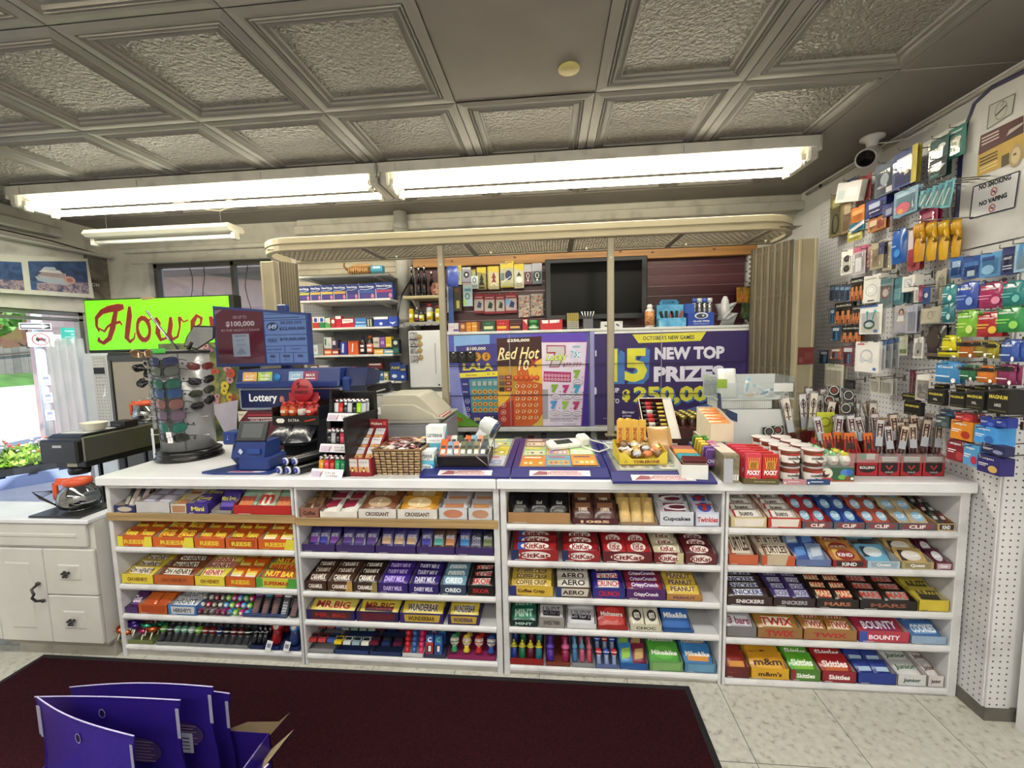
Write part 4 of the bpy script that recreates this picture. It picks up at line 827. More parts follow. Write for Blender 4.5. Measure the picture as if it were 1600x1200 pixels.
b.art([('p',[(0,.005),(.297,.004),(.297,.302),(.005,.328)],mat('#4e1f2f',.15,0,'emit',e=.12)),('p',[(.305,.004),(.56,.003),(.56,.275),(.305,.300)],mat('#51699c',.15,0,'emit',e=.25)),
('p',[(.0,.318),(.05,.322),(.0,.29)],'#6f6270'),('t','OR UP TO',.155,.275,.018,'#9a8fa0',dict(w=.085)),('t','$100,000',.155,.235,.036,'#a59aac',dict(w=.18,bold=.04)),('t','IN THE NIGHTLY DRAW',.155,.20,.013,'#9a8fa0',dict(w=.24)),
('r',.10,.045,.205,.178,'#848fa6'),('r',.115,.162,.19,.170,'#5c6478'),('t','ENCORE',.15,.14,.012,'#4c5468',dict(w=.05)),('t','NATIONAL',.152,.115,.010,'#4c5468',dict(w=.05)),('p',[(.12,.06),(.185,.06),(.152,.10)],'#6b7590'),('p',[(0,.005),(.297,.004),(.297,.05),(.2,.03),(.1,.045),(0,.06)],'#5b3340'),('t','WATCH & WIN',.15,.022,.016,'#2f3550',dict(w=.16)),
('r',.305,.25,.56,.253,'#22305c'),('r',.31,.285,.53,.288,'#24345e'),('r',.31,.262,.52,.266,'#24345e'),('r',.305,.165,.56,.168,'#22305c'),('r',.305,.100,.56,.103,'#22305c'),('r',.305,.062,.56,.064,'#22305c'),('r',.42,.064,.423,.10,'#22305c'),('r',.385,.005,.388,.062,'#22305c'),('r',.47,.005,.473,.062,'#22305c'),
('e',.355,.215,.035,.024,'#16224a'),('t','649',.355,.215,.030,'#8ea3cf',dict(w=.055,bold=.04,shear=.2)),('t','$8,000,000',.47,.235,.018,'#1b2750',dict(w=.13)),('t','$22,000,000',.475,.20,.020,'#1b2750',dict(w=.155,bold=.02)),('t','MAX',.35,.135,.024,'#1b2750',dict(w=.06,shear=.2)),('t','$10,000,000',.475,.140,.020,'#1b2750',dict(w=.155,bold=.02)),
('t','DAILY GRAND',.36,.083,.011,'#1b2750',dict(w=.09)),('t','THURSDAY',.49,.083,.010,'#1b2750',dict(w=.06)),('r',.33,.035,.36,.05,'#33426e'),('r',.41,.035,.45,.05,'#33426e'),('r',.5,.035,.53,.05,'#33426e'),('t','PICK 3',.345,.02,.008,'#1b2750'),('t','PICK 4',.43,.02,.008,'#1b2750')])
b.build('display',t)
t=thing('lottery_sign_box','blue and silver sign box reading Lottery above the terminal','sign',(.64,.50,CT))
b=MB();b.cbox(-.31,.32,.05,.22,0,.37,mat('#b9bcc6',.35,0,'paint'),.004);b.build('body',t)
b=MB();b.cbox(-.315,.325,.0,.06,.235,.372,mat('#a9b0c6',.3,.2,'paint'),.012);b.build('frame',t)
b=MB();b.box(-.295,.30,-.003,0,.25,.352,NBD);front(b,-.295,.25,-.0035,[('t','Lottery',.135,.052,.058,'#f0f1f5',dict(w=.17,bold=.025)),('t','&',.25,.05,.034,'#d8b070'),('o',.25,.05,.014,.016,.005,'#c05a70'),('t','Loterie',.40,.056,.058,'#f0f1f5',dict(w=.16,bold=.025))]);b.build('sign_face',t)
b=MB();b.prism([(-.03,.372),(.14,.372),(.14,.47),(-.01,.47)],-.295,.315,NB,'X');b.cbox(-.30,.30,-.035,.02,.365,.40,NB,.006);b.build('dispenser',t)
for k,(x,w,cs,tx)in enumerate([(-.262,.085,('#c9823a','#e2b060','#8a3a20'),'GOLD'),(-.17,.085,('#2f7fb8','#a8c83a','#cfd84a'),'WIN'),(.015,.085,('#5a8fc0','#8fb8d8','#3f74b0'),'LOTTO'),(.10,.09,('#a83a68','#7a2a5a','#c8587a'),'MAX')]):
 b=MB();b.box(0,w,-.002,0,0,.052,mat(cs[0],.4,0,'swirl',cols=cs,scale=14));front(b,0,0,-.0024,[('t',tx,w/2,.03,.016,'#f0e8e0',dict(w=w*.6,bold=.02)),('r',w*.15,.008,w*.8,.014,'#e8e8e8')]);o=b.build('play_card',t);o.location=(x,-.022,.405);o.rotation_euler=(-.2,0,0)
b=MB();b.lathe([(.022,0),(.022,-.004),(.0001,-.005)],mat('#2f7cc0',.3),n=20,axis='Y');o=b.build('round_badge',t);o.location=(-.052,-.022,.425)
b=MB();b.cbox(.32,.36,-.02,.2,.05,.42,NB,.012);b.prism([(.0,.37),(.2,.37),(.24,.44),(.05,.47)],.325,.45,NBD,'X');b.build('side_column',t)
t=thing('jackpot_poster','maroon jackpot poster card behind the small lottery screen','poster',(.32,.495,.96))
b=MB();b.box(0,.27,0,.003,-.04,.185,P('#5b1b2a'));front(b,0,0,-.0005,[('p',[(0,.185),(.06,.185),(0,.12)],'#d9d4bf'),('t','NEW',.02,.165,.011,'#3a2a20',dict(w=.03)),('r',.06,.158,.25,.166,'#a8323f'),('r',.06,.142,.25,.148,'#e0d2cf'),('t','MORE CHANCES',.155,.132,.012,'#e8dede',dict(w=.16)),('t','YOU COULD WIN',.09,.095,.014,'#efe8e8',dict(w=.13)),('t','$1',.04,.055,.045,'#f2eeee',dict(w=.045,bold=.03))]);b.build('sheet',t)
t=thing('ticket_terminal','small blue customer ticket checker with grey screen','terminal',(.685,.15,CT));t.scale=(.86,.9,.84)
b=MB();b.prism([(-.25,-.12),(-.17,-.135),(.15,-.13),(.18,-.05),(.14,.12),(-.10,.12)],0,.012,NB,'Z');b.cbox(-.05,.13,-.10,.06,.012,.085,NB,.008);b.cbox(-.045,.075,-.02,.06,.085,.14,mat('#c9ccd2',.4),.003);b.build('base',t)
b=MB();b.prism([(.12,.01),(.03,.01),(-.01,.06),(.02,.15),(.06,.19),(.12,.19)],-.165,-.085,NB,'X');b.cbox(-.185,-.10,-.04,.05,.145,.22,NB,.008);front(b,-.15,.18,-.041,[('e',0,0,.003,.006,'#9ab0d8'),('e',.003,.016,.002,.004,'#9ab0d8')]);b.build('arm',t)
b=MB();b.prism([(-.09,.085),(.05,.085),(.05,.17),(-.07,.17)],-.075,.10,NB,'X');b.cbox(.01,.08,-.098,-.085,.105,.135,mat('#2a468c',.3),.003);front(b,-.06,.105,-.092,[('p',[(.01,.012),(.02,.03),(.028,.03),(.04,.012),(.03,.006),(.03,0),(.02,0),(.02,.006)],'#b8c4dc')]);b.build('reader',t)
b=MB();b.M=Matrix.Translation((.008,-.06,.17))@Matrix.Rotation(-.38,4,'X');b.cbox(-.088,.085,-.012,.012,0,.118,mat('#232427',.35),.005);b.quad([(-.058,-.0125,.02),(.062,-.0125,.02),(.062,-.0125,.102),(-.058,-.0125,.102)],mat('#5f6366',.15));b.build('screen',t)
b=MB();front(b,-.11,0,0,[]);b.prism([(-.09,-.13),(.10,-.128),(.12,-.105),(-.08,-.108)],.012,.0128,P('#e6dfe4'),'Z');b.prism([(-.08,-.126),(.05,-.125),(.05,-.112),(-.07,-.112)],.0128,.0133,P('#c0455c'),'Z');b.build('slip',t)
for i,(x,z)in enumerate([(.865,.022),(.908,.022),(.951,.022),(.886,.058),(.930,.058)]):
 t=thing('mouth_spray_tube','long black tube with a blue oval end cap lying in a stack on the counter','tube',(x,.03+.02*(i>2),CT+z),-.42,'black tubes stacked on the counter')
 b=MB();b.lathe([(.020,0),(.0205,.002),(.0205,.24),(.016,.26)],mat('#1c1d20',.25),n=16,axis='Y',sy=.85);b.build('tube',t)
 b=MB();b.lathe([(.0001,-.003),(.017,-.002),(.0215,.0),(.0215,.006)],mat('#c6cad6',.3),n=18,axis='Y',sy=.85);b.lathe([(.0001,-.0045),(.0165,-.0035),(.0165,-.002)],P('#2a2f8c'),n=18,axis='Y',sy=.85);b.at((0,-.0048,0)).art([('l',[(-.004,-.006),(.004,.006)],.002,'#c9d2ee')]);b.home();b.build('end_cap',t)
BKP=mat('#0d0d0f',.3,0,'paint')
t=thing('shot_display','black stand of small energy bottles with a red round header','display',(.76,.40,CT));SD=-.035
b=MB();b.cbox(-.10,.10,-.02,.085,0,.20,BKP,.004);b.cbox(-.11,.15,-.08,.085,.20,.215,BKP,.003);b.box(-.11,.15,.075,.085,.215,.30,BKP);b.box(-.11,-.105,-.08,.085,.215,.275,BKP);b.box(.145,.15,-.08,.085,.215,.275,BKP)
front(b,-.11,.20,-.0805,[('r',0,-.02,.26,.03,'#15120f'),('p',[(.02,.005),(.03,-.008),(.06,-.008),(.07,.005),(.06,.016),(.03,.016)],'#e8e4dc'),('t','EXTRA',.12,.006,.014,'#d8d4ce',dict(w=.06)),('l',[(.18,.0),(.24,.012)],.006,'#d23a2c')]);b.build('stand',t)
b=MB();b.cbox(-.12,.10,-.14,.0,.085,.10,BKP,.004);b.build('lower_tray',t)
b=MB();b.lathe([(.068,0),(.07,.002),(.068,.004),(.0001,.005)],mat('#a3242e',.35,0,'paint'),n=28,axis='Y');b.at((0,-.002,0)).art([('t','5',-.02,.028,.034,'#1a1010',dict(bold=.03)),('t','hour',.018,.022,.018,'#1a1010'),('t','ENERGY',.0,-.012,.02,'#1a1010',dict(w=.085,bold=.02))]);o=b.build('header',t);o.location=(.03,-.02,.36);o.scale=(.9,1,.9);b=MB();b.box(-.06,.11,.0,.003,.30,.345,P('#9c2430'));b.build('header_card',t)
for r_ in range(2):
 for k in range(4):
  c,c2=(('#a8401c','#d87030'),('#a8401c','#c85a24'),('#8f1f1c','#d8d0c8'),('#8f1f1c','#c9403a'))[k]
  t2=thing('energy_shot','small %s energy shot bottle with a red cap on the black stand'%('orange' if k<2 else 'red'),'bottle',(.705+k*.048,.35+r_*.05,CT+.2155),0,'%s energy shots on the black stand'%('orange' if k<2 else 'red'))
  b=MB();b.lathe([(.019,0),(.021,.004),(.021,.058),(.012,.068)],mat(c,.3),n=14);b.lathe([(.0213,.015),(.0213,.05)],P(c2),n=14);b.at((0,-.0217,.03)).art([('r',-.012,.0,.012,.012,'#efe2d8'),('t','ENERGY',0,.006,.006,'#3a1410',dict(w=.02))]);b.build('bottle',t2)
  b=MB();b.lathe([(.0125,.066),(.0125,.084),(.0001,.085)],P('#b32a26'),n=12);b.build('cap',t2)
BAGM=mat('#5a5c66',.12,0,'clear',a=.45)
for k,(x,y,z,rz)in enumerate([(.72,.22,CT+.014,.1),(.82,.21,CT+.012,.25)]):
 b=MB();b.pillow(.13,.19,.06,mat('#33343c',.15,0,'film',b=1.0),.1,9,9);o=b.build('plastic_bag',loc=(x,y+.09,z+.13),rz=rz);o.rotation_euler=(.35,0,rz);tag(o,'crumpled dark plastic bag, %s of the pair beside the black stand'%('left' if k==0 else 'right'),'bag')
LR=thing('lighter_rack','three-tier black lighter rack with white price cards','rack',(1.115,.02,CT),-.12)
b=MB();b.cbox(.085,.10,.0,.28,0,.27,BKP,.003);b.prism([(-.0,.0),(.26,.0),(.30,.36),(.16,.38),(.12,.10)],-.085,-.075,BKP,'X');b.cbox(-.08,.1,.25,.28,0,.36,BKP,.003);b.build('frame',LR)
LC=[['#15161a','#a8aaae','#15161a','#c23048','#d8e03a','#c9d83a','#7a6a98','#c03a72','#2f7a70','#1c4a48'],['#c98f1e','#c43a4a','#b3201f','#1f9a5a','#2a7a50'],['#c9cdd2','#c8322a','#17181c','#c9ccd0','#15161a','#9fd82a','#a9acb6']]
def lighter(c,loc,i,where,kind_=''):
 nm={'#15161a':'black','#17181c':'black'}.get(c,'')
 t=thing('lighter',where,'lighter',loc,0)
 b=MB();b.lathe([(.0115,0),(.012,.003),(.012,.052)],mat(c,.2),n=12,sy=.62);b.build('body',t)
 b=MB();b.lathe([(.0112,.052),(.0112,.066),(.009,.068)],CHROME,n=12,sy=.62);b.ball((.003,0,.070),.005,.004,.004,'#2a2a2c',8,5);b.cbox(-.011,-.003,-.005,.005,.064,.069,mat('#b32420' if i%3 else '#1a1a1a',.3),.001);b.build('top',t)
 return t
names={'#15161a':'black','#a8aaae':'silver','#c23048':'pink','#d8e03a':'yellow','#c9d83a':'lime','#7a6a98':'violet','#c03a72':'magenta','#2f7a70':'teal','#1c4a48':'dark teal','#c98f1e':'amber','#c43a4a':'pink-red','#b3201f':'red','#1f9a5a':'green','#2a7a50':'dark green','#c9cdd2':'white','#c8322a':'red','#17181c':'black','#c9ccd0':'silver','#9fd82a':'lime green','#a9acb6':'pale grey'}
LRm=Matrix.Translation((1.115,.02,CT))@Matrix.Rotation(-.12,4,'Z')
for lvl,(z,y,cols,wn)in enumerate([(.012,.03,LC[1],'bottom'),(.125,.10,LC[0],'middle'),(.26,.17,LC[2],'top')]):
 b=MB();b.cbox(-.075,.085,y-.03,y+.14,z-.012,z,BKP,.002);b.box(-.075,.085,y-.032,y-.028,z-.012,z+.012,BKP);b.build('tier',LR)
 b=MB();zc=z-.028 if lvl else z-.014
 b.quad([(-.083,y-.05 if lvl else y-.055,zc),(.08,y-.05 if lvl else y-.055,zc),(.08,y-.034,zc+.036),(-.083,y-.034,zc+.036)],mat('#dfdbe0',.3));
 b.at((-.08,y-.053 if lvl else y-.058,zc+.002),(1,0,0),(0,.4,1)).art([('r',.005,.004,.05,.028,'#c8b8cc'),('l',[(.05,.005),(.06,.03)],.003,'#a83a50'),('t','2 for $5',.1,.022,.009,'#3a3648',dict(w=.05)),('t','CLIPPER',.11,.009,.008,'#3a3648',dict(w=.06))]);b.build('price_card',LR)
 for i,c in enumerate(cols):
  for r_ in range(2 if lvl!=1 else 2):
   dx=-.062+i*(.0245 if lvl==2 else.028 if lvl==0 else.0165);dy=y+r_*.03
   if lvl==1 and i>5:dx=.068+(i-6)*.0;dy=y+.02+(i-6)*.028
   if lvl==1 and i<=5:dx=-.062+i*.0235
   if lvl==1 and i>5 and r_:continue
   p=LRm@Vector((dx,dy,z));l=lighter(c,p,i+lvl,'%s lighter standing in the %s tier of the black lighter rack'%(names[c],wn));l['group']=names[c]+' lighters, '+wn+' tier';l.rotation_euler=(-.12,0,-.12)
for z in(.18,.33):
 b=MB();b.ball((.092,.02,z),.004,.007,.007,'#e8e8e8',8,5);b.build('clip',LR)
t=thing('shortbread_box','red display box of shortbread packs left of the wicker basket','box',(1.265,.11,CT),-.05)
b=MB();tray_shell(b,.125,.19,.085,.11,'#7c1420');b.box(-.0625,.0625,.092,.0945,.085,.23,P('#7c1420'));front(b,-.0625,0,-.0955,[('r',.002,.012,.123,.083,'#8f1a26'),('r',.008,.02,.055,.08,'#c9c6c2'),('r',.062,.02,.112,.08,'#c9c6c2')]+sum([[('r',x,.02,x+.047,.045,'#c2955a'),('p',[(x+.008,.02),(x+.038,.02),(x+.023,.045)],'#7c1a22'),('e',x+.023,.028,.006,.006,'#e0c890'),('t','PURE BUTTER',x+.023,.065,.006,'#5a5f78',dict(w=.035))]for x in(.008,.063)],[]))
front(b,-.06,.19,.0915,[('o',.018,.018,.009,.011,.002,'#e2c8a0'),('t','Walkers',.062,.018,.013,'#e8d8c8',dict(w=.06,bold=.02)),('r',.098,.01,.113,.028,'#b8404a')]);b.build('box',t)
for k in range(6):
 x=-.031 if k%2==0 else.031;row=k//2
 q=thing('shortbread_pack','red and white shortbread finger pack leaning in the red display box','packet',(1.265+x,.11-.03+row*.05,CT+.085+row*.035),-.05,'shortbread packs in the red box')
 b=MB();b.M=Matrix.Rotation(.75,4,'X');b.pillow(.058,.085,.016,FL('#8c1a24'),.02,5,6);b.at((-.024,-.036*math.cos(.75)-.007,-.036*math.sin(.75)+.005),(1,0,0),(0,.73,.68)).art([('r',0,.035,.048,.072,'#c6c8cc'),('p',[(0,.0),(.048,.0),(.048,.03),(0,.035)],'#c2955a'),('p',[(.01,0),(.038,0),(.024,.028)],'#8c1a24'),('e',.024,.01,.006,.006,'#e8d8b0'),('t','Walkers',.024,.06,.008,'#4a5068',dict(w=.036))]);b.home();b.build('packet',q)
WK1=mat('#b49872',.6,0,'plain',var=.25,scale=60);WK2=mat('#3d2a1e',.6)
t=thing('wicker_basket','square woven wicker basket full of wrapped sweets on the counter','basket',(1.43,.17,CT))
b=MB();H=.115
def side(p0,p1,n):
 for r_ in range(9):
  z=.004+r_*.0125
  for k in range(n):
   a,c=k/n,(k+1)/n;o=.004 if(k+r_)%2 else-.001;sp=1+.10*z/H
   q0=Vector(p0)*sp;q1=Vector(p1)*sp;A0=q0.lerp(q1,a);A1=q0.lerp(q1,c);nn=Vector((-(A1-A0).y,(A1-A0).x,0)).normalized()*-1
   b.tube([(A0.x,A0.y,z),((A0.x+A1.x)/2+nn.x*o*1.5,(A0.y+A1.y)/2+nn.y*o*1.5,z),(A1.x,A1.y,z)],.0052,WK1,5)
   b.box(A0.x-.0025+nn.x*.003,A0.x+.0025+nn.x*.003,A0.y-.0025+nn.y*.003,A0.y+.0025+nn.y*.003,z-.006,z+.007,WK2)
cs=[(-.10,-.12,0),(.10,-.12,0),(.10,.12,0),(-.10,.12,0)]
for k in range(4):side(cs[k],cs[(k+1)%4],8)
b.box(-.10,.10,-.12,.12,0,.004,WK2);b.box(-.096,.096,-.116,.116,.06,.075,WK2);b.build('weave',t)
b=MB();b.tube([(-.112,-.134,H),(.112,-.134,H),(.112,.134,H),(-.112,.134,H),(-.112,-.134,H)],.006,mat('#7d6040',.6),7);b.build('rim',t)
b=MB();r=random.Random(9)
for k in range(70):
 b.M=Matrix.Translation((r.uniform(-.085,.085),r.uniform(-.1,.1),.085+r.uniform(0,.04)))@Matrix.Rotation(r.uniform(0,6),4,'Z')@Matrix.Rotation(r.uniform(-.6,.6),4,'X')
 b.pillow(.036,.024,.014,FL(r.choice(['#c9a882','#8a3a4a','#b9a0a8','#d8cdb8','#6a4a52','#c27a60','#c9c2c4'])),.2,5,4)
b.home();o=b.build('wrapped_sweets');o.location=(1.43,.17,CT);tag(o,'pile of small clear-wrapped sweets filling the wicker basket','sweets',kind='stuff')
for k,(x,w)in enumerate(((1.35,.1),(1.47,.1))):
 b=MB();b.box(-w/2,w/2,0,.05,0,.0012,mat('#d6d4d2',.5));tag(b.build('paper_slip',loc=(x,-.012+0*k,CT),rz=0),'white paper slip lying in front of the wicker basket, %s one'%('left' if k==0 else 'right'),'paper')
for(x,y,z,ry,w,h,lb)in((1.555,.10,CT,0,.078,.105,'lower blue box of mint strips right of the wicker basket'),(1.575,.20,CT,0,.085,.20,'tall white and aqua box of mint strips behind the lower one')):
 t=thing('mint_box',lb,'box',(x,y,z));b=MB();b.cbox(-w/2,w/2,-.04,.035,0,h,P('#5fb4cf'),.001);b.prism([(-.0402,h*.62),(-.0402,h+.0005),(.03,h+.0005)],-w/2-.0002,w/2+.0002,P('#e8ecee'),'X');b.build('box',t)
 b=MB();front(b,-w/2,0,-.0405,[('r',0,0,w,h*.42,'#2f86b8'),('r',0,h*.6,w,h,'#e6eaec'),('t','LISTERINE',w/2,h*.78,.016,'#23344c',dict(w=w*.86,bold=.03)),('t','POCKET PAKS',w/2,h*.66,.008,'#8a3a40',dict(w=w*.6)),('e',w/2,h*.3,w*.42,h*.13,'#dfe8ee'),('t','LISTERINE',w/2,h*.3,.011,'#24405e',dict(w=w*.62,bold=.03)),('e',w/2,h*.1,w*.16,.01,'#bfe0ea')]);b.build('print',t)
t=thing('wire_basket','black box basket with silver wire frame holding small packets','basket',(1.725,.16,CT+.0285))
b=MB();b.prism([(-.09,.0),(.09,.0),(.10,.05),(-.10,.05)],-.115,.115,mat('#111114',.4),'X');b.build('box',t)
b=MB();
for y,z in((-.105,.06),(.105,.09)):b.tube([(-.12,y,z),(.12,y,z)],.002,STEEL,6)
for x in(-.12,.12):b.tube([(x,-.10,0),(x,-.105,.06),(x,.105,.09),(x,.10,0)],.002,STEEL,6)
b.tube([(.06,-.108,.06),(.11,-.112,.02),(.12,-.10,0)],.002,STEEL,6);b.build('wire_frame',t)
r=random.Random(11);names_=[('orange','#d2622c'),('pale blue','#7fa0bc'),('peach','#c98a70'),('olive','#6f7458'),('grey green','#5b6a60'),('khaki','#8a8062'),('slate','#4f5b68'),('rose','#b0606a'),('white','#d0cdc8'),('dark green','#39503f')]
for k in range(14):
 nm,c=names_[k%10]
 x=-.095+(k%7)*.031;y=-.055+(k//7)*.08
 b=MB();b.M=Matrix.Rotation(.9,4,'X')@Matrix.Rotation(r.uniform(-.3,.3),4,'Z');b.pillow(.03 if k else.034,.075 if k else.10,.012,FL(c),.04,5,5);b.at((0,-.012,.0),(1,0,0),(0,.62,.78)).art([('r',-.009,-.02,.009,.0,'#e0dcd2'),('r',-.010,.008,.010,.02,'#3a3a3a')]);b.home()
 o=b.build('small_packet',loc=(1.725+x,.16+y,CT+.105+.012*(k//7)));tag(o,'%s small packet in the %s row of the silver wire basket'%(nm,'front' if k<7 else 'back'),'packet','packets in the wire basket');
TB=mat('#23246e',.3,0,'paint',name='tray_blue');cols_t=[[('#c9c6d2','#9aa4c8'),('#d0c84e','#b8a83a'),('#8fb0a0','#c9b85a')],[('#d2842e','#c9a040'),('#a8c890','#d8dcc0'),('#c99a8c','#d8c8a8'),('#5fa0b8','#c8a04a'),('#c9b04a','#a88ab0'),('#5a6098','#8a8fb8')],[('#8fa0a8','#c9c8b8'),('#6a8fa0','#a8b8b0'),('#9aa8b0','#c8c8c0')]]
def ticket_tray(x0,x1,y0,y1,label,cells,seed,zz=CT):
 t=thing('ticket_tray',label,'tray',((x0+x1)/2,(y0+y1)/2,zz),0,'lottery ticket trays');w=(x1-x0)/2;d=(y1-y0)/2
 b=MB();b.prism([(-d,0),(d,0),(d,.030),(-d+.075,.028),(-d,.010)],-w,w,TB,'X');b.build('frame',t)
 b=MB();b.box(-w+.03,w-.03,-d+.085,d-.015,.029,.0305,mat('#8a8f98',.4));b.at((-w+.035,-d+.09,.0307),(1,0,0),(0,1,0));W_=2*w-.07;H_=2*d-.11;n=len(cells);cmds=[];r=random.Random(seed)
 nx=max(2,n//2)if n>3 else 2;ny=3 if n<=3 else 3
 for i in range(nx):
  for j in range(ny):
   c1,c2=cells[(i*ny+j)%n];x,y=W_*i/nx,H_*j/ny;cw,ch=W_/nx-.004,H_/ny-.004
   cmds+=[('r',x,y,x+cw,y+ch,c1),('r',x+cw*.08,y+ch*.08,x+cw*.92,y+ch*.5,c2),('r',x+cw*.1,y+ch*.75,x+cw*.8,y+ch*.88,r.choice(['#e8e4d8','#5a4a60','#f0d860','#b84a4a']))]
   for q in range(4):cmds.append(('e',x+cw*(.2+.2*q),y+ch*.28,cw*.07,ch*.09,r.choice(['#e8dcc0',c1,'#7a6a88'])))
 b.art(cmds);b.home();b.build('ticket_sheet',t)
 b=MB();b.box(-w+.02,w-.02,-d+.08,d-.01,.0325,.0345,mat('#ffffff',.05,0,'clear',a=.1,b=0.));b.build('clear_lid',t)
 b=MB();b.at((-w+.08,-d+.005,.0125),(1,0,0),(0,.97,.24));L_=2*w-.16
 b.art([('r',0,0,L_,.045,'#d8d0d4'),('p',[(.01,.005),(.04,.04),(L_*.45,.03),(L_*.3,.008)],'#8a4a58'),('r',L_*.35,.006,L_*.8,.04,'#b88a94'),('t','STARLIGHT MILLION',L_*.52,.022,.020,'#f0e8e0',dict(w=L_*.45,bold=.03)),('t','STARLIGHT MILLION',L_*.52,.024,.019,'#6a3a48',dict(w=L_*.44)),('p',[(L_*.75,.005),(L_*.8,.03),(L_*.88,.03),(L_*.9,.005)],'#c8a0a8'),('r',L_*.86,.008,L_*.97,.038,'#efece8')]);b.home();b.build('insert_strip',t);return t
ticket_tray(1.545,1.945,-.005,.66,'blue lottery ticket tray left of centre, under the wire basket',cols_t[0],1)
ticket_tray(1.95,2.372,-.005,.66,'blue lottery ticket tray in the middle, under the card reader',cols_t[1],2)
ticket_tray(2.376,2.79,-.06,.60,'blue lottery ticket tray on the right, under the chocolate boxes',cols_t[2],3)
t=thing('card_reader','white handheld card reader lying on the middle ticket tray','card reader',(2.20,.42,CT+.052),.42);cw=mat('#dcdcd8',.35)
b=MB();b.M=Matrix.Rotation(.22,4,'X');b.cbox(-.10,.075,-.04,.04,-.012,.016,cw,.008);b.cbox(.07,.13,-.035,.035,-.010,.042,cw,.01);b.build('body',t)
b=MB();b.M=Matrix.Rotation(.22,4,'X');b.box(-.06,.03,-.024,.024,.016,.0175,mat('#3d4138',.2));
for i in range(4):
 for j in range(3):b.box(-.052+i*.02,-.038+i*.02,-.018+j*.013,-.008+j*.013,.0175,.0185,'#20221e')
b.build('keypad',t)
b=MB();b.tube([(2.30,.50,CT+.07),(2.36,.50,CT+.05),(2.41,.46,CT+.045),(2.42,.36,CT+.045),(2.36,.30,CT+.042),(2.31,.36,CT+.045),(2.27,.42,CT+.05)],.004,cw,7);tag(b.build('reader_cable'),'white looped cable beside the card reader','cable')
t=thing('barcode_scanner','white round-headed barcode scanner standing behind the wire basket','scanner',(1.80,.42,CT+.036));sw=mat('#cfd4d6',.3,0,'paint')
b=MB();b.lathe([(.05,0),(.048,.012),(.03,.03),(.022,.055),(.024,.07)],sw,n=18,sy=.9);b.build('foot',t)
b=MB();b.M=Matrix.Translation((-.005,0,.115))@Matrix.Rotation(-.35,4,'X')@Matrix.Rotation(.5,4,'Y');b.lathe([(.01,-.05),(.036,-.04),(.046,-.015),(.048,.03),(.046,.04)],sw,n=20,axis='X');b.prism([(-.035,-.08),(-.01,-.095),(.02,-.04),(-.03,-.02)],-.018,.018,sw,'Y');b.build('head',t)
b=MB();b.M=Matrix.Translation((-.005,0,.115))@Matrix.Rotation(-.35,4,'X')@Matrix.Rotation(.5,4,'Y');b.lathe([(.0465,.034),(.050,.036),(.050,.050),(.046,.052)],mat('#2c3a5c',.25),n=20,axis='X');b.lathe([(.045,.0521),(.0001,.048)],mat('#5a6478',.1),n=20,axis='X');b.build('window_ring',t)
RG=mat('#a3a19a',.45,0,'paint',name='register_grey');RGB=mat('#b3afa0',.42,0,'paint',name='register_beige')
t=thing('cash_register','large grey-beige cash register behind the wicker basket','cash register',(1.27,.56,CT))
b=MB();b.cbox(-.20,.26,-.08,.30,0,.155,mat('#8b8b90',.45,0,'paint'),.006);b.cbox(-.09,.235,-.086,-.08,.012,.14,mat('#85868c',.45),.004);b.build('drawer_base',t)
b=MB();b.cbox(-.215,.245,-.09,.30,.155,.178,RG,.006);b.prism([(-.06,.178),(.28,.178),(.28,.30),(-.02,.30)],-.205,-.085,RG,'X');b.at((-.205,-.0605,.18),(1,0,0),(0,.3,1)).art([('r',.045,.025,.115,.065,'#e8e8e4'),('r',.05,.03,.075,.06,'#b89a2c')]);b.home();b.build('body',t)
b=MB();prof=[(-.085,.178),(.24,.178),(.225,.20),(.15,.275),(.125,.30),(.10,.31),(-.085,.31)]
b.prism([(x,z)for x,z in prof],-.055,.26,RGB,'Y');b.prism([(-.085,.178),(.225,.178),(.21,.2),(.10,.26),(-.085,.26)],-.088,-.055,RGB,'Y');b.build('cover',t)
b=MB();b.cbox(.13,.27,-.085,.28,.178,.186,mat('#9c9a92',.4),.003)
for i in range(5):
 for j in range(4):b.cbox(.2+.014*i*.9,.21+.0126*i,-.05+j*.05,-.02+j*.05,.186,.192,'#c9c4b8' if i%2 else '#a8403a',.002)
b.build('keyboard',t)
b=MB();b.M=Matrix.Translation((-.15,.06,.335))@Matrix.Rotation(-.25,4,'Y');b.cbox(-.06,.075,-.03,.03,-.03,.03,mat('#101113',.3),.006);b.box(-.02,.05,-.0305,-.03,-.012,-.004,'#b8b8b4');b.home();b.tube([(-.14,.07,.29),(-.14,.07,.32)],.012,'#111113',8);b.build('display',t)
b=MB();b.M=Matrix.Translation((-.13,.07,.305));b.pillow(.16,.1,.03,mat('#b8babb',.2,0,'film',b=1.),.05,8,8);b.home();b.build('plastic_wrap',t)
t=thing('receipt_printer','white office machine standing between register and posters','machine',(1.24,1.18,0))
b=MB();b.cbox(-.15,.15,-.05,.25,0,1.0,mat('#b8b8b4',.4,0,'paint'),.006);b.prism([(-.05,1.0),(.25,1.0),(.25,1.16),(.05,1.16)],-.15,.15,mat('#cfccc0',.4,0,'paint'),'X');b.build('body',t)
b=MB();b.cbox(-.02,.12,-.058,-.05,.88,.96,mat('#8c9098',.3),.003);b.build('panel',t)
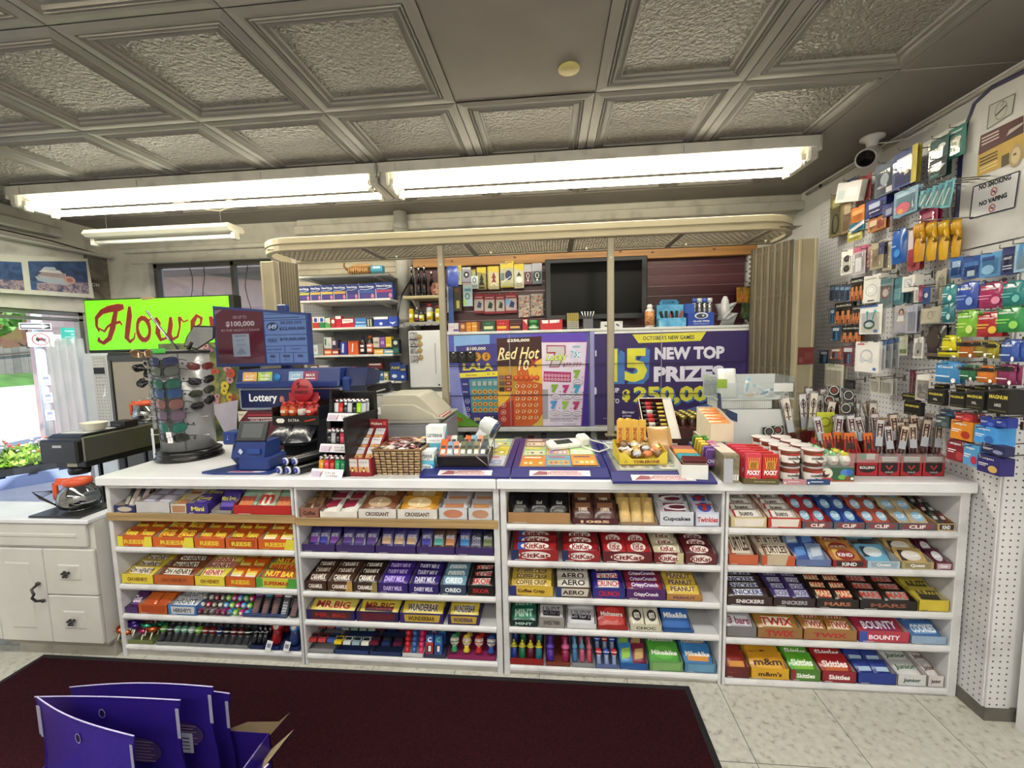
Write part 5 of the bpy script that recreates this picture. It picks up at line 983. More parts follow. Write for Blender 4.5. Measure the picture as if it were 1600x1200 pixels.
# ---- right half: chocolates ----
t=thing('toblerone_box','yellow display box with upright triangular chocolate bars behind','box',(2.53,.19,CT+.035),.03)
YL=P('#d2bb3c')
b=MB();b.box(-.105,.105,-.09,.09,0,.002,YL)
for s in(-1,1):b.prism([(-.09,0),(.09,0),(.09,.075),(-.09,.055)],min(s*.105,s*.1035),max(s*.105,s*.1035),YL,'X')
b.prism([(-.105,0),(.105,0),(.105,.055),(.085,.055),(.06,.026),(-.05,.026),(-.08,.055),(-.105,.055)],-.09,-.0885,YL,'Y');b.box(-.105,.105,.0885,.09,0,.075,YL)
front(b,-.105,0,-.0905,[('t','TOBLERONE',.118,.0135,.014,'#6a1f18',dict(w=.115,bold=.04)),('p',[(.018,.008),(.038,.008),(.028,.026)],'#b09a28')]);b.build('box',t)
for k in range(6):
 x=-.09+.034*(k%4)+.01*(k//4);y=.05+.035*(k//4)
 q=thing('triangular_chocolate','tall yellow triangular chocolate bar standing at the back of the yellow box','chocolate bar',(2.53+x+.01,.19+y,CT+.0375),.1,'upright triangular bars in the yellow box')
 b=MB();yl2=P('#d8ac48');b.prism([(-.016,-.012),(.018,-.012),(.001,.018)],0,.175,yl2,'Z');b.at((.001,-.0125,.0875),(0,0,1),(-1,0,0)).art([('t','TOBLERONE',-.01,0,.017,'#a8321f',dict(w=.125,bold=.03)),('r',-.085,-.014,-.078,.014,'#e8d070')]);b.home();b.build('carton',q)
r=random.Random(4)
for k in range(11):
 nm,c=[('gold','#b8985a'),('silver','#b8b8bc'),('orange','#cf7a4a'),('brown','#7a5a3a'),('white','#dcdce0')][k%5]
 b=MB();b.M=Matrix.Rotation(r.uniform(0,3),4,'Z')@Matrix.Rotation(r.uniform(-.6,.6),4,'X');b.ball((0,0,0),.021,.021,.018,FL(c),10,7);b.pillow(.07,.026,.006,FL(c),.1,5,4);b.lathe([(.0125,.0165),(.008,.0188),(.0001,.0192)],P('#e2d68a' if k%2 else '#5a4636'),n=12);b.home()
 o=b.build('wrapped_chocolate',loc=(2.465+(k%4)*.046,.13+(k//4)*.035,CT+.078+.012*(k//4)));tag(o,'%s wrapped chocolate ball in the yellow display box'%nm,'chocolate',nm+' chocolate balls in the yellow box')
b=MB();b.M=Matrix.Rotation(.9,4,'X');b.pillow(.11,.13,.03,FL('#b8905a'),.05,8,8);b.home();tag(b.build('chocolate_bag',loc=(2.645,.27,CT+.115)),'gold foil bag of chocolates behind the yellow display box','bag')
t=thing('long_carton','long open white carton of stacked chocolate tins near the counter edge','box',(2.72,.12,CT+.012),-.08)
b=MB();tray_shell(b,.105,.32,.062,.066,'#dcdcda','#b8a888');b.build('box',t)
tins=['#5c161c','#5c161c','#2f8a98','#2f8a98','#3a9aa8','#2f7f8c','#c98a3c','#c9902e','#c98a3c','#8a4a3a','#8a3a34','#7a3630'];tn={'#5c161c':'dark red','#2f8a98':'teal','#3a9aa8':'light teal','#2f7f8c':'deep teal','#c98a3c':'orange','#c9902e':'amber','#8a4a3a':'brown','#8a3a34':'rust','#7a3630':'maroon'}
for k,c in enumerate(tins):
 b=MB();b.M=Matrix.Rotation(.55,4,'X');b.cbox(-.046,.046,-.010,.010,0,.078,mat(c,.28,.2,'paint'),.003);b.box(-.046,.046,-.0103,.0103,.058,.061,mat('#c9b8a8',.3));front(b,-.046,0,-.0105,[('r',.012,.02,.035,.035,'#b8a070'),('r',.05,.03,.085,.033,'#d8c0c0'),('r',.05,.02,.085,.022,'#d8c0c0')]);b.M=Matrix()
 a=-.12+k*.0235;o=b.build('chocolate_tin',loc=(2.72+.08*a*-1*-1,.12+a,CT+.022+(.012 if k<2 else 0)),rz=0);o.rotation_euler=(0,0,-.08);tag(o,'%s chocolate tin packed in the long white carton'%tn[c],'tin',tn[c]+' tins in the long carton')
t=thing('chew_box','open purple-fronted display box of chewy candy sticks','box',(2.83,.21,CT+.03),-.10)
b=MB();tray_shell(b,.085,.24,.04,.055,'#4c2f7c','#d0c0c8');front(b,-.0425,0,-.1205,[('t','HI-CHEW',.043,.024,.017,'#dcd4ec',dict(w=.07,bold=.04,shear=.1)),('r',.008,.008,.077,.011,'#b8588a')]);b.build('box',t)
ch=[('purple','#7a52a0','#d8d0e4'),('pink','#c77a9a','#e8d8dc'),('yellow','#d8c04a','#e8b060'),('green','#4a8a3a','#c8d8b0')]
for k in range(12):
 nm,c,c2=ch[0]if k<4 else ch[2]if k%2==0 and k<10 else ch[3]if k>8 else ch[1]
 b=MB();b.M=Matrix.Rotation(.5,4,'X');b.cbox(-.015,.015,-.006,.006,0,.085,P(c),.002);front(b,-.015,0,-.0064,[('r',.004,.01,.026,.06,c2),('e',.015,.04,.008,.012,c),('l',[(.008,.02),(.022,.055)],.003,'#f0f0f0')]);b.M=Matrix()
 y=-.10+(k//2)*.036;o=b.build('chewy_candy_stick',loc=(2.812+(k%2)*.036,.21+y,CT+.038+.004*(k//2)));o.rotation_euler=(0,0,-.1);tag(o,'%s chewy candy stick in the purple-fronted box'%nm,'candy',nm+' candy sticks in the purple-fronted box')
LQ=Vector((2.735,.60,CT+.115));t=thing('liqueur_box','open dark red box of tiny bottles leaning on a white riser','box',LQ,.0)
b=MB();b.M=Matrix.Rotation(.75,4,'X');b.box(-.11,.07,-.12,.16,0,.002,P('#5a1a22'))
for x0,x1,y0,y1 in((-.11,-.107,-.12,.16),(.067,.07,-.12,.16),(-.11,.07,-.12,-.117),(-.11,.07,.157,.16)):b.box(x0,x1,y0,y1,0,.045,P('#5a1a22'));b.box(x0-.001,x1+.001,y0-.001,y1+.001,.045,.048,P('#c9c2ba'))
b.home();b.build('box',t)
b=MB();b.prism([(-.12,-.113),(.10,-.113),(.10,.09),(-.09,-.08)],-.10,.06,P('#cfcfcb'),'X');b.build('riser',t)
b=MB();b.M=Matrix.Rotation(.75,4,'X');b.box(.025,.066,-.117,.157,.035,.044,P('#c9c4bc'));b.home();b.build('inner_flap',t)
for k in range(9):
 y=-.10+k*.029;q=thing('tiny_bottle','tiny dark bottle with red label lying in the leaning dark red box','bottle',(0,0,0),0,'tiny bottles in the leaning box')
 q.location=LQ+Matrix.Rotation(.75,3,'X')@Vector((-.02,y,.028));q.rotation_euler=(.75,0,0)
 b=MB();b.lathe([(.010,-.078),(.0115,-.074),(.0115,-.01),(.006,.008)],mat('#1c120e',.2),n=10,axis='X');b.build('bottle',q)
 b=MB();b.lathe([(.0062,.008),(.0062,.04),(.004,.042)],P('#c9b64c'),n=8,axis='X');b.build('foil_neck',q);b=MB();b.lathe([(.0119,-.055),(.0119,-.022)],P('#b32a2e' if k%3 else '#c9c2b8'),n=10,axis='X');b.build('label_band',q)
t=thing('tonic_carton','dark carton of brown tonic bottles with gold caps','box',(2.90,.70,CT+.05));b=MB();tray_shell(b,.155,.26,.055,.105,'#4f2a26','#6a5248');b.box(-.0775,.0775,-.13,.13,-.049,0,P('#3c2422'));b.build('box',t)
for i in range(3):
 for j in range(5):
  q=thing('tonic_bottle','small brown tonic bottle with gold cap in the dark carton','bottle',(2.85+i*.05,.60+j*.05,CT+.052),0,'tonic bottles in the dark carton')
  b=MB();b.lathe([(.019,0),(.021,.004),(.021,.075),(.014,.092),(.0135,.10)],mat('#3a1a10',.08,0,'film',b=.05),n=14);b.build('bottle',q)
  b=MB();b.lathe([(.0165,.098),(.0165,.115),(.014,.118),(.0001,.118)],mat('#b8a860',.25,.7),n=14);b.build('cap',q);b=MB();b.lathe([(.0214,.02),(.0214,.06)],P('#5c2a1c'),n=14);b.build('label_band',q)
t=thing('sweet_carton','pale carton of orange sweets with a navy flap','box',(2.905,.30,CT+.1162),-.05);b=MB();tray_shell(b,.10,.22,.085,.13,'#d8cbb2','#d8d0c0');b.build('box',t)
b=MB();b.prism([(.05,.125),(.11,.125),(.11,.20),(.07,.20)],.048,.0505,P('#2a3a5e'),'X');b.build('flap',t)
for k in range(5):
 b=MB();b.M=Matrix.Rotation(.7,4,'X');b.pillow(.085,.05,.018,FL('#d2743a' if k%2 else '#dd8a44'),.1,6,5);b.home();tag(b.build('orange_packet',loc=(2.905,.23+k*.036,CT+.19+k*.009)),'orange sweet packet in the pale carton with navy flap','packet','orange packets in the pale carton')
t=thing('olive_carton','long olive-brown carton standing end-on between tray and biscuit-stick packs','box',(2.868,.20,CT),-.07);b=MB();b.cbox(-.03,.03,-.24,.24,0,.115,mat('#6f674e',.4,0,'swirl',cols=('#5a523c','#8a8066','#6f6750'),scale=12),.001);b.box(-.0302,.0302,-.2,.24,.115,.1155,P('#c8c0b4'));front(b,-.03,0,-.2405,[('r',0,0,.035,.10,'#a9abb4'),('r',.036,.012,.056,.035,'#dcdcd8'),('r',.039,.014,.041,.033,BLK),('r',.044,.014,.045,.033,BLK),('r',.048,.014,.05,.033,BLK)]);b.build('carton',t)
t=thing('biscuit_tray','olive shelf tray holding red and pink biscuit stick packs','tray',(2.965,.06,CT),-.05);b=MB();tray_shell(b,.135,.23,.022,.03,'#5a5030');front(b,-.067,0,-.1155,[('t','chocolate pocky',.08,.011,.007,'#d8d0a8',dict(w=.08))]);b.build('tray',t)
for r_ in range(5):
 for k,(c,nm)in enumerate((('#c93a4c','pink-red'),('#b82220','red'))):
  b=MB();b.cbox(-.0305,.0305,-.010,.010,0,.118-.003*k,P(c),.001);front(b,-.0305,0,-.0104,[('p',[(.012,.055),(.05,.055),(.045,.09),(.017,.09)],'#c9902e')]+[('l',[(.016+.006*q,.06),(.010+.0085*q,.104)],.0025,'#e0a83c')for q in range(6)]+[('l',[(.02+.006*q,.058),(.022+.006*q,.085)],.0025,'#5a1a10')for q in range(4)]+[('t','POCKY',.031,.042,.020,'#f4f0f0',dict(w=.05,bold=.05,shear=.1)),('e',.031,.016,.014,.008,'#8a3a20' if k else '#b8902e')])
  o=b.build('biscuit_stick_pack',loc=(2.965-.033+.065*k-.05*.0,.06-.098+r_*.042,CT+.004),rz=-.05);tag(o,'%s biscuit stick pack in %s'%(nm,'the front row of the olive tray' if r_==0 else 'the rows behind in the olive tray'),'snack pack',nm+' packs in the olive tray' if r_ else None)
t=thing('cup_tray','clear tray of white and red hazelnut snack cups','tray',(3.13,.06,CT));b=MB();b.box(-.088,.0,-.115,-.113,0,.022,P('#b8828a'));b.box(.0,.088,-.115,-.113,0,.022,P('#27406e'));b.box(-.088,.088,-.113,.13,0,.002,P('#8a8a8c'))
front(b,-.088,0,-.1155,[('e',.008,.008,.004,.004,'#e8e0e0'),('r',.018,.010,.06,.014,'#e0c8cc'),('e',.096,.008,.004,.004,'#e8e8f0'),('r',.104,.010,.15,.014,'#c0c8dc')]);b.build('tray',t)
b=MB();b.box(-.088,.088,-.11,.13,.070,.0715,clr(.2));b.build('clear_divider',t)
ncup=[]
def cup_parts(q):
 b=MB();b.lathe([(.031,0),(.034,.004),(.037,.056)],P('#cfc6c0'),n=20);b.at((0,0,0));b.home()
 n=14;v=[];f=[]
 for i in range(n+1):
  a=-1.25+2.5*i/n
  for z in(.012,.040):rr=.0345+.0026*z/.056+.0012;v.append((rr*math.sin(a),-rr*math.cos(a),z))
 f=[(2*i,2*i+2,2*i+3,2*i+1)for i in range(n)];b.add(v,f,P('#e8e4e0'),True)
 for z0,z1,c in((.0405,.056,'#7a3a20'),(.0,.011,'#5a2a1a')):
  v=[]
  for i in range(n+1):
   a=-1.4+2.8*i/n
   for z in(z0,z1):rr=.0345+.0026*z/.056+.0008;v.append((rr*math.sin(a),-rr*math.cos(a),z))
  b.add(v,f,P(c),True)
 b.at((0,-.0385,.028)).art([('t','nutella',0,.004,.012,'#26181a',dict(w=.045,bold=.03)),('p',[(-.008,-.004),(.004,-.010),(.012,-.014),(.004,-.016),(-.004,-.010)],'#4a2214'),('r',-.018,.016,.02,.021,'#c23030')]);b.home();b.build('cup',q)
 b=MB();b.lathe([(.038,.056),(.0395,.058),(.0395,.062),(.036,.063),(.0001,.0632)],mat('#d2ccca',.3),n=20);b.lathe([(.0398,.0575),(.0398,.0605)],P('#8f2a2c'),n=20);b.build('lid',q)
for r_ in range(4):
 for k in range(2):
  for l in range(2):
   if r_ and not l:continue
   q=thing('snack_cup','red and white hazelnut snack cup, %s'%('front %s of the cup tray, %s'%(('left','right')[k],('bottom','upper')[l])if r_==0 else 'in the rear rows of the cup tray'),'snack cup',(3.13-.044+.088*k,.06-.068+r_*.078-0*l,CT+.0025+.0695*l+(0 if r_==0 else.0)),0,None if r_==0 else 'snack cups in the rear rows');cup_parts(q)
t=thing('egg_box','printed box of surprise chocolate eggs with a clear upper tray','box',(3.26,.10,CT));b=MB();b.cbox(-.06,.075,-.11,.12,0,.055,P('#3c6a44'),.001)
front(b,-.06,0,-.1105,[('r',0,0,.135,.055,'#33593c'),('e',.028,.032,.026,.024,'#e2ddcf'),('e',.026,.03,.016,.014,'#4a2a1c'),('e',.032,.036,.009,.008,'#e8e0cc'),('e',.03,.008,.026,.008,'#c23a3a'),('e',.10,.035,.018,.016,'#4a78c0'),('e',.118,.038,.012,.014,'#2f5fb0'),('e',.09,.018,.016,.010,'#6fae4a'),('e',.11,.014,.010,.008,'#8a4a2a'),('r',0,0,.135,.004,'#b85a3a'),('e',.127,.012,.006,.006,'#e8e8e0')]);b.build('box',t)
b=MB();b.box(-.06,.075,-.108,.12,.056,.0575,clr(.2));b.box(-.06,.075,-.109,-.108,.056,.08,clr(.15));b.build('clear_tray',t)
for r_ in range(4):
 for k in range(3):
  q=thing('chocolate_egg','white and %s foil chocolate egg in %s row of the clear egg tray'%(('green','green','yellow')[k],'the front' if r_==0 else 'a rear'),'chocolate egg',(3.26-.038+.045*k,.10-.085+r_*.05,CT+.058),0,'chocolate eggs, %s, %s'%(('green','green','yellow')[k],'front' if r_==0 else 'rear'))
  b=MB();b.ball((0,0,.024),.021,.021,.024,FL('#dcdad4'),14,9);b.at((0,-.0215,.02)).art([('t','Kinder',0,0,.007,'#a8402e',dict(w=.026,bold=.03))]);b.home();b.build('egg',q);b=MB();b.M=Matrix.Translation((0,0,.047));b.ball((0,0,0),.016,.014,.010,FL(('#6fae7c','#8abf8f','#d2c23c')[k]),9,5)
  for a in range(5):b.quad([(0,0,.004),(.02*math.cos(a*1.25),.02*math.sin(a*1.25),.012),(.02*math.cos(a*1.25+.6),.02*math.sin(a*1.25+.6),.006)],FL(('#4a9a5c','#6fae7c','#8fbf3c')[k]))
  b.home();b.build('foil_twist',q)
JR='#a8202c'
jd=[(3.345,.055,0),(3.435,.055,1),(3.52,.055,2),(3.605,.055,2),(3.69,.055,2)]
for k,(x,y,st)in enumerate(jd):
 t=thing('jerky_box','red box of meat sticks on the counter, %s'%('leftmost, partly behind the eggs','second from left, with green tab','middle one','second from right','rightmost')[k],'box',(x,y+.09,CT),0)
 b=MB();tray_shell(b,.084,.16,.098 if st<2 else.085,.13,JR,'#8a2028');b.build('box',t)
 b=MB();cm=[('e',.042,.03,.033,.016,'#1c1214'),('r',.009,.031,.075,.046,'#1c1214'),('t','ROLLINO',.042,.036,.012,'#e8dfe0',dict(w=.058,bold=.04))]if st<2 else[('p',[(.01,.022),(.042,.004),(.074,.022),(.074,.058),(.01,.058)],'#17130f'),('l',[(.03,.045),(.042,.028),(.054,.045)],.006,'#b82a34'),('t','VOLPI',.042,.016,.007,'#e8e0da',dict(w=.03)),('t','PEPPERETTE',.042,.064,.008,'#c9c5c0',dict(w=.06)),('r',.01,.062,.074,.084,'#8c8a86'),('r',.013,.066,.071,.070,'#dcdad6'),('r',.013,.075,.071,.080,'#dcdad6')]
 if st==1:cm+=[('r',.01,.07,.035,.095,'#1f7a5a'),('r',.036,.07,.07,.095,'#b8b0b0')]
 front(b,-.042,0,-.0805,cm);b.build('print',t)
b=MB();b.box(3.31,3.735,.045,.048,.062+CT,.10+CT,clr(.18));tag(b.build('acrylic_strip'),'clear acrylic strip along the fronts of the red jerky boxes','strip')
def jerky(x,y,z,ln,c,paper,label,group,rx=.25,ry=0.,w=.038,sticks=2,orange=False):
 t=thing('jerky_pack',label,'snack pack',(x,y,z),0,group);t.rotation_euler=(-rx,ry,0)
 b=MB();b.box(-w/2,w/2,-.004,.004,0,ln,mat('#f0e8e2',.12,0,'clear',a=.4,b=.6));b.box(-w/2,w/2,-.0045,.0045,0,.006,clr(.4));b.build('sleeve',t)
 b=MB()
 for s in range(sticks):b.tube([(-w*.22+s*w*.44 if sticks>1 else 0,0,.01),(-w*.22+s*w*.44 if sticks>1 else 0,0,ln*.9)],.0062,mat(c,.35,0,'plain',var=.2),7)
 b.build('meat_stick',t)
 b=MB();
 if orange:front(b,-w/2,0,-.0052,[('r',0,ln*.05,w,ln*.8,'#a02a20'),('r',0,ln*.8,w,ln,'#cc6a28'),('r',w*.2,ln*.15,w*.8,ln*.4,'#dcd4cc'),('e',w*.5,ln*.6,w*.22,ln*.1,'#3a2a1c')])
 else:front(b,-w/2,0,-.0052,[('r',w*.12,ln*.42,w*.88,ln*.97,paper),('o',w*.5,ln*.82,w*.3,ln*.07,.0035,'#1f1c1a'),('e',w*.5,ln*.82,w*.16,ln*.03,'#4a3a30'),('r',w*.12,ln*.42,w*.88,ln*.62,'#b8bcc6'),('r',w*.2,ln*.66,w*.8,ln*.68,'#7a6a5a')])
 b.build('label_card',t)
r=random.Random(21)
for k,(x,n)in enumerate([(3.345,6),(3.435,6),(3.52,6),(3.605,6),(3.69,6)]):
 nm=('leftmost','second','middle','second from right','rightmost')[k]
 for i in range(n):
  org=k<2 and i<3
  jerky(x-.030+(i%3)*.030,.095+.035*(i//3)+.012*(i%2),CT+.035+.02*(i//3),.14 if org else.18+r.uniform(-.01,.02),'#4a1c18','#cdbfae' if k>2 else '#c6c3c6',('orange-topped' if org else 'clear')+' meat stick pack standing in the %s red jerky box'%nm,'packs in the %s red box%s'%(nm,' orange' if org else ''),.1+.1*(i%2),r.uniform(-.22,.22),.036,2,org)
t=thing('jerky_bin','clear acrylic bin of long meat sticks behind the red boxes','bin',(3.50,.38,CT));b=MB()
for x0,x1,y0,y1 in((-.22,.2,-.08,-.077),(-.22,.2,.1,.103),(-.22,-.217,-.08,.1),(.197,.2,-.08,.1),(-.02,-.017,-.08,.1)):b.box(x0,x1,y0,y1,0,.16,clr(.16))
b.box(-.22,.2,-.08,.1,0,.003,clr(.3));b.build('bin',t)
for k in range(22):
 x=3.29+k*.0185+r.uniform(-.004,.004);y=.32+.045*(k%3);ln=.30+r.uniform(-.02,.04)if k<15 else.27
 jerky(x,y,CT+.006,ln,'#4a2018','#dcdce0' if k%3 else '#d9d3c8','long clear meat stick pack leaning in the acrylic bin, '+('left half' if k<11 else 'right half'),'long packs in the acrylic bin, '+('left' if k<11 else 'right'),r.uniform(-.1,.25),r.uniform(-.18,.18)-(.12 if k<3 else 0),.04,1)
for k,(x,y,z)in enumerate([(3.455,.33,1.245),(3.50,.30,1.225),(3.43,.32,1.20),(3.485,.29,1.165),(3.53,.33,1.20),(3.17,.33,1.05),(3.215,.34,1.055)]):
 b=MB();b.cbox(-.028,.028,-.003,.003,-.16 if z>1.1 else-.135,.02,mat('#33342e',.3)if z<1.1 else mat('#74726e',.15,0,'clear',a=.45),.003);b.at((0,-.0038,0)).art([('e',0,0,.022,.022,'#2a2c28'),('o',0,0,.021,.021,.003,'#dedede'),('e',0,0,.012,.012,'#7a3a34' if k%2==0 else '#4a4c48'),('r',-.02,-.05,.02,-.035,'#8a9a86'),('r',-.018,-.13,.018,-.06,'#3c1f1a')]);b.home();o=b.build('round_label_pack',loc=(x,y,z));o.rotation_euler=(-.1,0,0)
 tag(o,'meat snack pack with round ring label, %s'%('top of the cluster','upper right of the cluster','left side of the cluster','low front of the cluster','far right of the cluster','left of two dark ones by the eggs','right of two dark ones by the eggs')[k],'snack pack')
b=MB();b.prism([(-.035,-.08),(.03,-.08),(.045,.045),(-.03,.045)],-.002,0,P('#c6cc3a'),'Y');b.at((0,-.0025,0)).art([('o',.005,.0,.024,.022,.005,'#7a7f3a')]);b.home();o=b.build('yellow_card',loc=(3.35,.22,CT+.20));tag(o,'bright yellow card standing among the meat stick packs','card')
t=thing('acrylic_holder','two-level clear acrylic holder with white bags and small blue devices','holder',(3.10,.47,CT));CA=clr(.22,'#f4f8f8');CA2=mat('#e4e9eb',.3,0,'milky')
b=MB()
for z0,z1,x0,x1,y0 in((.0,.24,-.12,.19,-.12),(.28,.395,-.15,.22,-.07)):
 b.box(x0,x1,y0,y0+.003,z0+.01,z1-(.0 if z0==0 else.03),CA2 if z0==0 else CA);b.box(x0,x0+.003,y0,.12,z0,z1,CA);b.box(x1-.003,x1,y0,.12,z0,z1,CA);b.box(x0,x1,.117,.12,z0,z1,CA2);b.box(x0,x1,y0,.12,z0,z0+.004,CA2)
b.box(-.13,.12,-.06,.11,.235,.28,mat('#cfd2d0',.4,0,'peg',axes=('X','Z'),pitch=.01));b.build('bin',t)
b=MB();b.box(-.149,-.10,-.0715,-.07,.34,.385,P('#8aa83c'));b.build('green_label',t);b=MB();b.prism([(-.125,.20),(-.07,.18),(-.07,.22),(-.125,.245)],-.125,-.122,P('#20365c'),'Y');b.build('navy_label',t)
b=MB();b.box(.12,.21,-.0735,-.0715,.32,.36,P('#dcdcdc'));b.build('white_label',t)
for k,(x,y,z,sx,sz)in enumerate([(-.07,.0,.36,.09,.15),(.12,-.06,.10,.08,.17),(.09,.0,.12,.07,.14)]):
 b=MB();b.M=Matrix.Rotation(1.3,4,'X');b.pillow(sx,sz,.06,mat('#dededa',.2,0,'film',b=1.),.05,9,9);b.home();tag(b.build('white_bag',loc=(3.10+x,.47+y,CT+z)),'crumpled white plastic bag in the acrylic holder, %s'%('upper level','lower level, right','lower level, behind')[k],'bag')
for k,(x,z,ry,c,lb)in enumerate([(.0,.31,.2,'#7fb8d8','upright pale blue device'),(.06,.30,1.2,'#4a90c8','lying blue device'),(-.01,.295,1.4,'#d8a060','orange-tipped device'),(.10,.305,-.9,'#8fc0dc','angled sky-blue device'),(.035,.295,1.5,'#e8e8e6','white device')]):
 t2=thing('vape_device',lb+' in the upper acrylic tray','device',(3.10+x,.43,CT+z),0);t2.rotation_euler=(0,ry,0)
 b=MB();b.cbox(-.010,.010,-.006,.006,0,.065,mat('#dfe5e8',.25),.004);b.build('body',t2);b=MB();b.box(-.006,.006,-.0065,-.006,.01,.05,P(c));b.cbox(-.006,.006,-.005,.005,.065,.08,P(c),.002);b.build('coloured_tip',t2)
for k in range(3):
 b=MB();b.cbox(-.016,.016,-.016,.016,0,.03,mat('#e2e2e2',.4),.002);tag(b.build('white_cube_box',loc=(3.0+k*.042,.31+.01*k,CT)),'tiny white box at the foot of the acrylic holder, %s of three'%('left','middle','right')[k],'box')
# ---------------- candy on the shelves ----------------
BAY=['leftmost bay','second bay','third bay','rightmost bay'];SHF=['top shelf','second shelf','third shelf','fourth shelf','bottom shelf']
ORD=['first','second','third','fourth','fifth','sixth','seventh','eighth','ninth','tenth']
YF0=.010
def place(me,name,loc,rot,label,cat,group=None):
 o=bpy.data.objects.new(name,me);COL.objects.link(o);o.location=loc;o.rotation_euler=rot;return tag(o,label,cat,group)
def bar_mesh(w,l,t,c,art=None,tx=None,tc='#f0f0f0',ac=None,shape='o',crimp=.06,shine=True,tw=.75,th=.42,c2=None):
 """one wrapped bar or bag lying flat: w across, l deep; print on top"""
 b=MB();b.pillow(w,l,t,FL(c)if shine else P(c),crimp,6,4);z=t/2+.0004;b.lay=0;b.M=Matrix.Translation((0,0,z));cm=[]
 if c2:cm+=[('r',-w*.40,-l*.30,-w*.2,l*.30,c2)]if shape!='top' else[('r',-w*.36,l*.05,w*.36,l*.3,c2)]
 if ac:cm+=[('e',0,0,w*.33,l*.30,ac,14)]if shape=='o' else[('r',-w*.34,-l*.27,w*.34,l*.25,ac)]if shape=='r' else[('p',[(-w*.36,-l*.28),(w*.30,-l*.18),(w*.36,l*.26),(-w*.28,l*.2)],ac)]if shape=='p' else[('r',-w*.36,-l*.3,w*.36,-l*.02,ac)]if shape=='b' else[]
 if tx:cm+=[('t',tx,0,0,l*th,tc,dict(w=w*tw,bold=.03))]
 b.art(cm);return b.mesh('bar')
def stick(c,text_c):pass
def shelf_box(u,s,n,u0,u1,d):
 """one display box with its contents. u bay, s shelf, n order from the left"""
 z=SHZ[u][s]+.0008;x0,x1=ux(u0,z+.02,YF0),ux(u1,z+.02,YF0);x0=max(x0,UNITX[u][0]+UNITX[u][2]+.003);x1=min(x1,UNITX[u][1]-UNITX[u][3]-.003)
 w=x1-x0-.004;cx=(x0+x1)/2;dp=d.get('d',.24);h=d.get('h',.045);hb=d.get('hb',h+.045);where='%s, %s'%(SHF[s],BAY[u]);c=d['c']
 top=(SHZ[u][s-1]-.03 if s else.872)-z-.006;hb=min(hb,top)
 o_='%s from left'%ORD[n]
 b=MB();k=d.get('k','bars')
 if k!='loose':
  b.M=Matrix.Identity(4);tray_shell(b,w,dp,h,hb,c,d.get('inner','#b9b0a4'))
  if d.get('side'):b.box(-w/2-.0004,w/2+.0004,-dp/2+.004,dp/2,h*.2,h*.7,P(d['side']))
  f=[];tcol=d.get('ftc',d.get('tc','#f0f0f0'))
  if d.get('fc'):f.append(('r',-w*.5,0,w*.5,h,d['fc']))
  if d.get('fp'):f.append(('p',[(-w*.38,h*.14),(w*.40,h*.14),(w*.44,h*.86),(-w*.40,h*.86)],d['fp']))
  if d.get('fl'):f.append(('r',-w*.5,0,-w*.34,h,d['fl']))
  if d.get('fr'):f.append(('p',[(w*.22,0),(w*.5,0),(w*.5,h),(w*.30,h)],d['fr']))
  if d.get('fe'):f.append(('e',0,h*.5,w*.34,h*.36,d['fe']))
  ft=d.get('ft',d.get('tx'))
  if ft:f.append(('t',ft,0,h*.48,h*d.get('fth',.42),tcol,dict(w=w*d.get('ftw',.62),bold=.035)))
  f+=[('r',-w*.42,h*.06,-w*.2,h*.1,d.get('tc','#d8d8d8'))]
  b.at((0,-dp/2-.0003,0)).art(f);b.home()
  bx=b.build('display_box',loc=(cx,YF0+dp/2,z));tag(bx,'%s, %s, %s'%(d['bl'],o_,where),'box')
 cols=d.get('cols',2);rows=d.get('rows',4);til=d.get('til',.55);cw=(w-.008)/cols;pit=(dp-.02)/rows;t_=d.get('t',.02)
 mats=d['m']if isinstance(d['m'],list)else[d['m']];me=[]
 L=d.get('l',pit*1.15/math.cos(til)*1.05)
 for q in mats:
  qq=dict(q);nm=qq.pop('n');nn=qq.pop('name','chocolate_bar');ct=qq.pop('cat',nn.replace('_',' '));me.append((bar_mesh(cw*.97,L,t_,**qq),nm,nn,ct))
 lo=d.get('lo',.0)
 for r_ in range(rows):
  zz=h*.62+t_*.3+(hb-h)*.85*r_/max(1,rows-1)+lo
  for c_ in range(cols):
   m_,nm,nn,ct=me[(c_ if d.get('by')=='col' else r_ if d.get('by')=='row' else c_+r_)%len(me)]
   zz2=min(zz,top-.012-L*.5*math.sin(til))
   rnd=random.Random(u*1000+s*100+n*10+r_*3+c_);jit=d.get('j',.03)
   g='%s in %s box, %s'%(nm,ORD[n],where)
   place(m_,nn,(cx-w/2+.004+cw*(c_+.5)+rnd.uniform(-1,1)*.001,YF0+.012+pit*(r_+.5),z+zz2+L*.25*math.sin(til)),(til+rnd.uniform(-jit,jit),rnd.uniform(-jit,jit),rnd.uniform(-jit,jit)*1.2),'%s in the %s box, %s'%(nm,ORD[n],where),ct,g)
def row(u,s,lst):
 for n,(u0,u1,d)in enumerate(lst):shelf_box(u,s,n,u0,u1,d)
RO,RY,RB='#c95a1c','#dcc83c','#4a2a14'
def reese(bl='orange peanut cup box',**k):return dict(dict(c=RO,tx='REESE',tc='#e0c83a',ftc='#e0c83a',h=.05,cols=2,rows=4,bl=bl,m=[dict(n='orange peanut cup packet',name='candy_packet',c=RO,tx='Reese',tc='#e2d03c',ac='#a8481c',shape='p')]),**k)
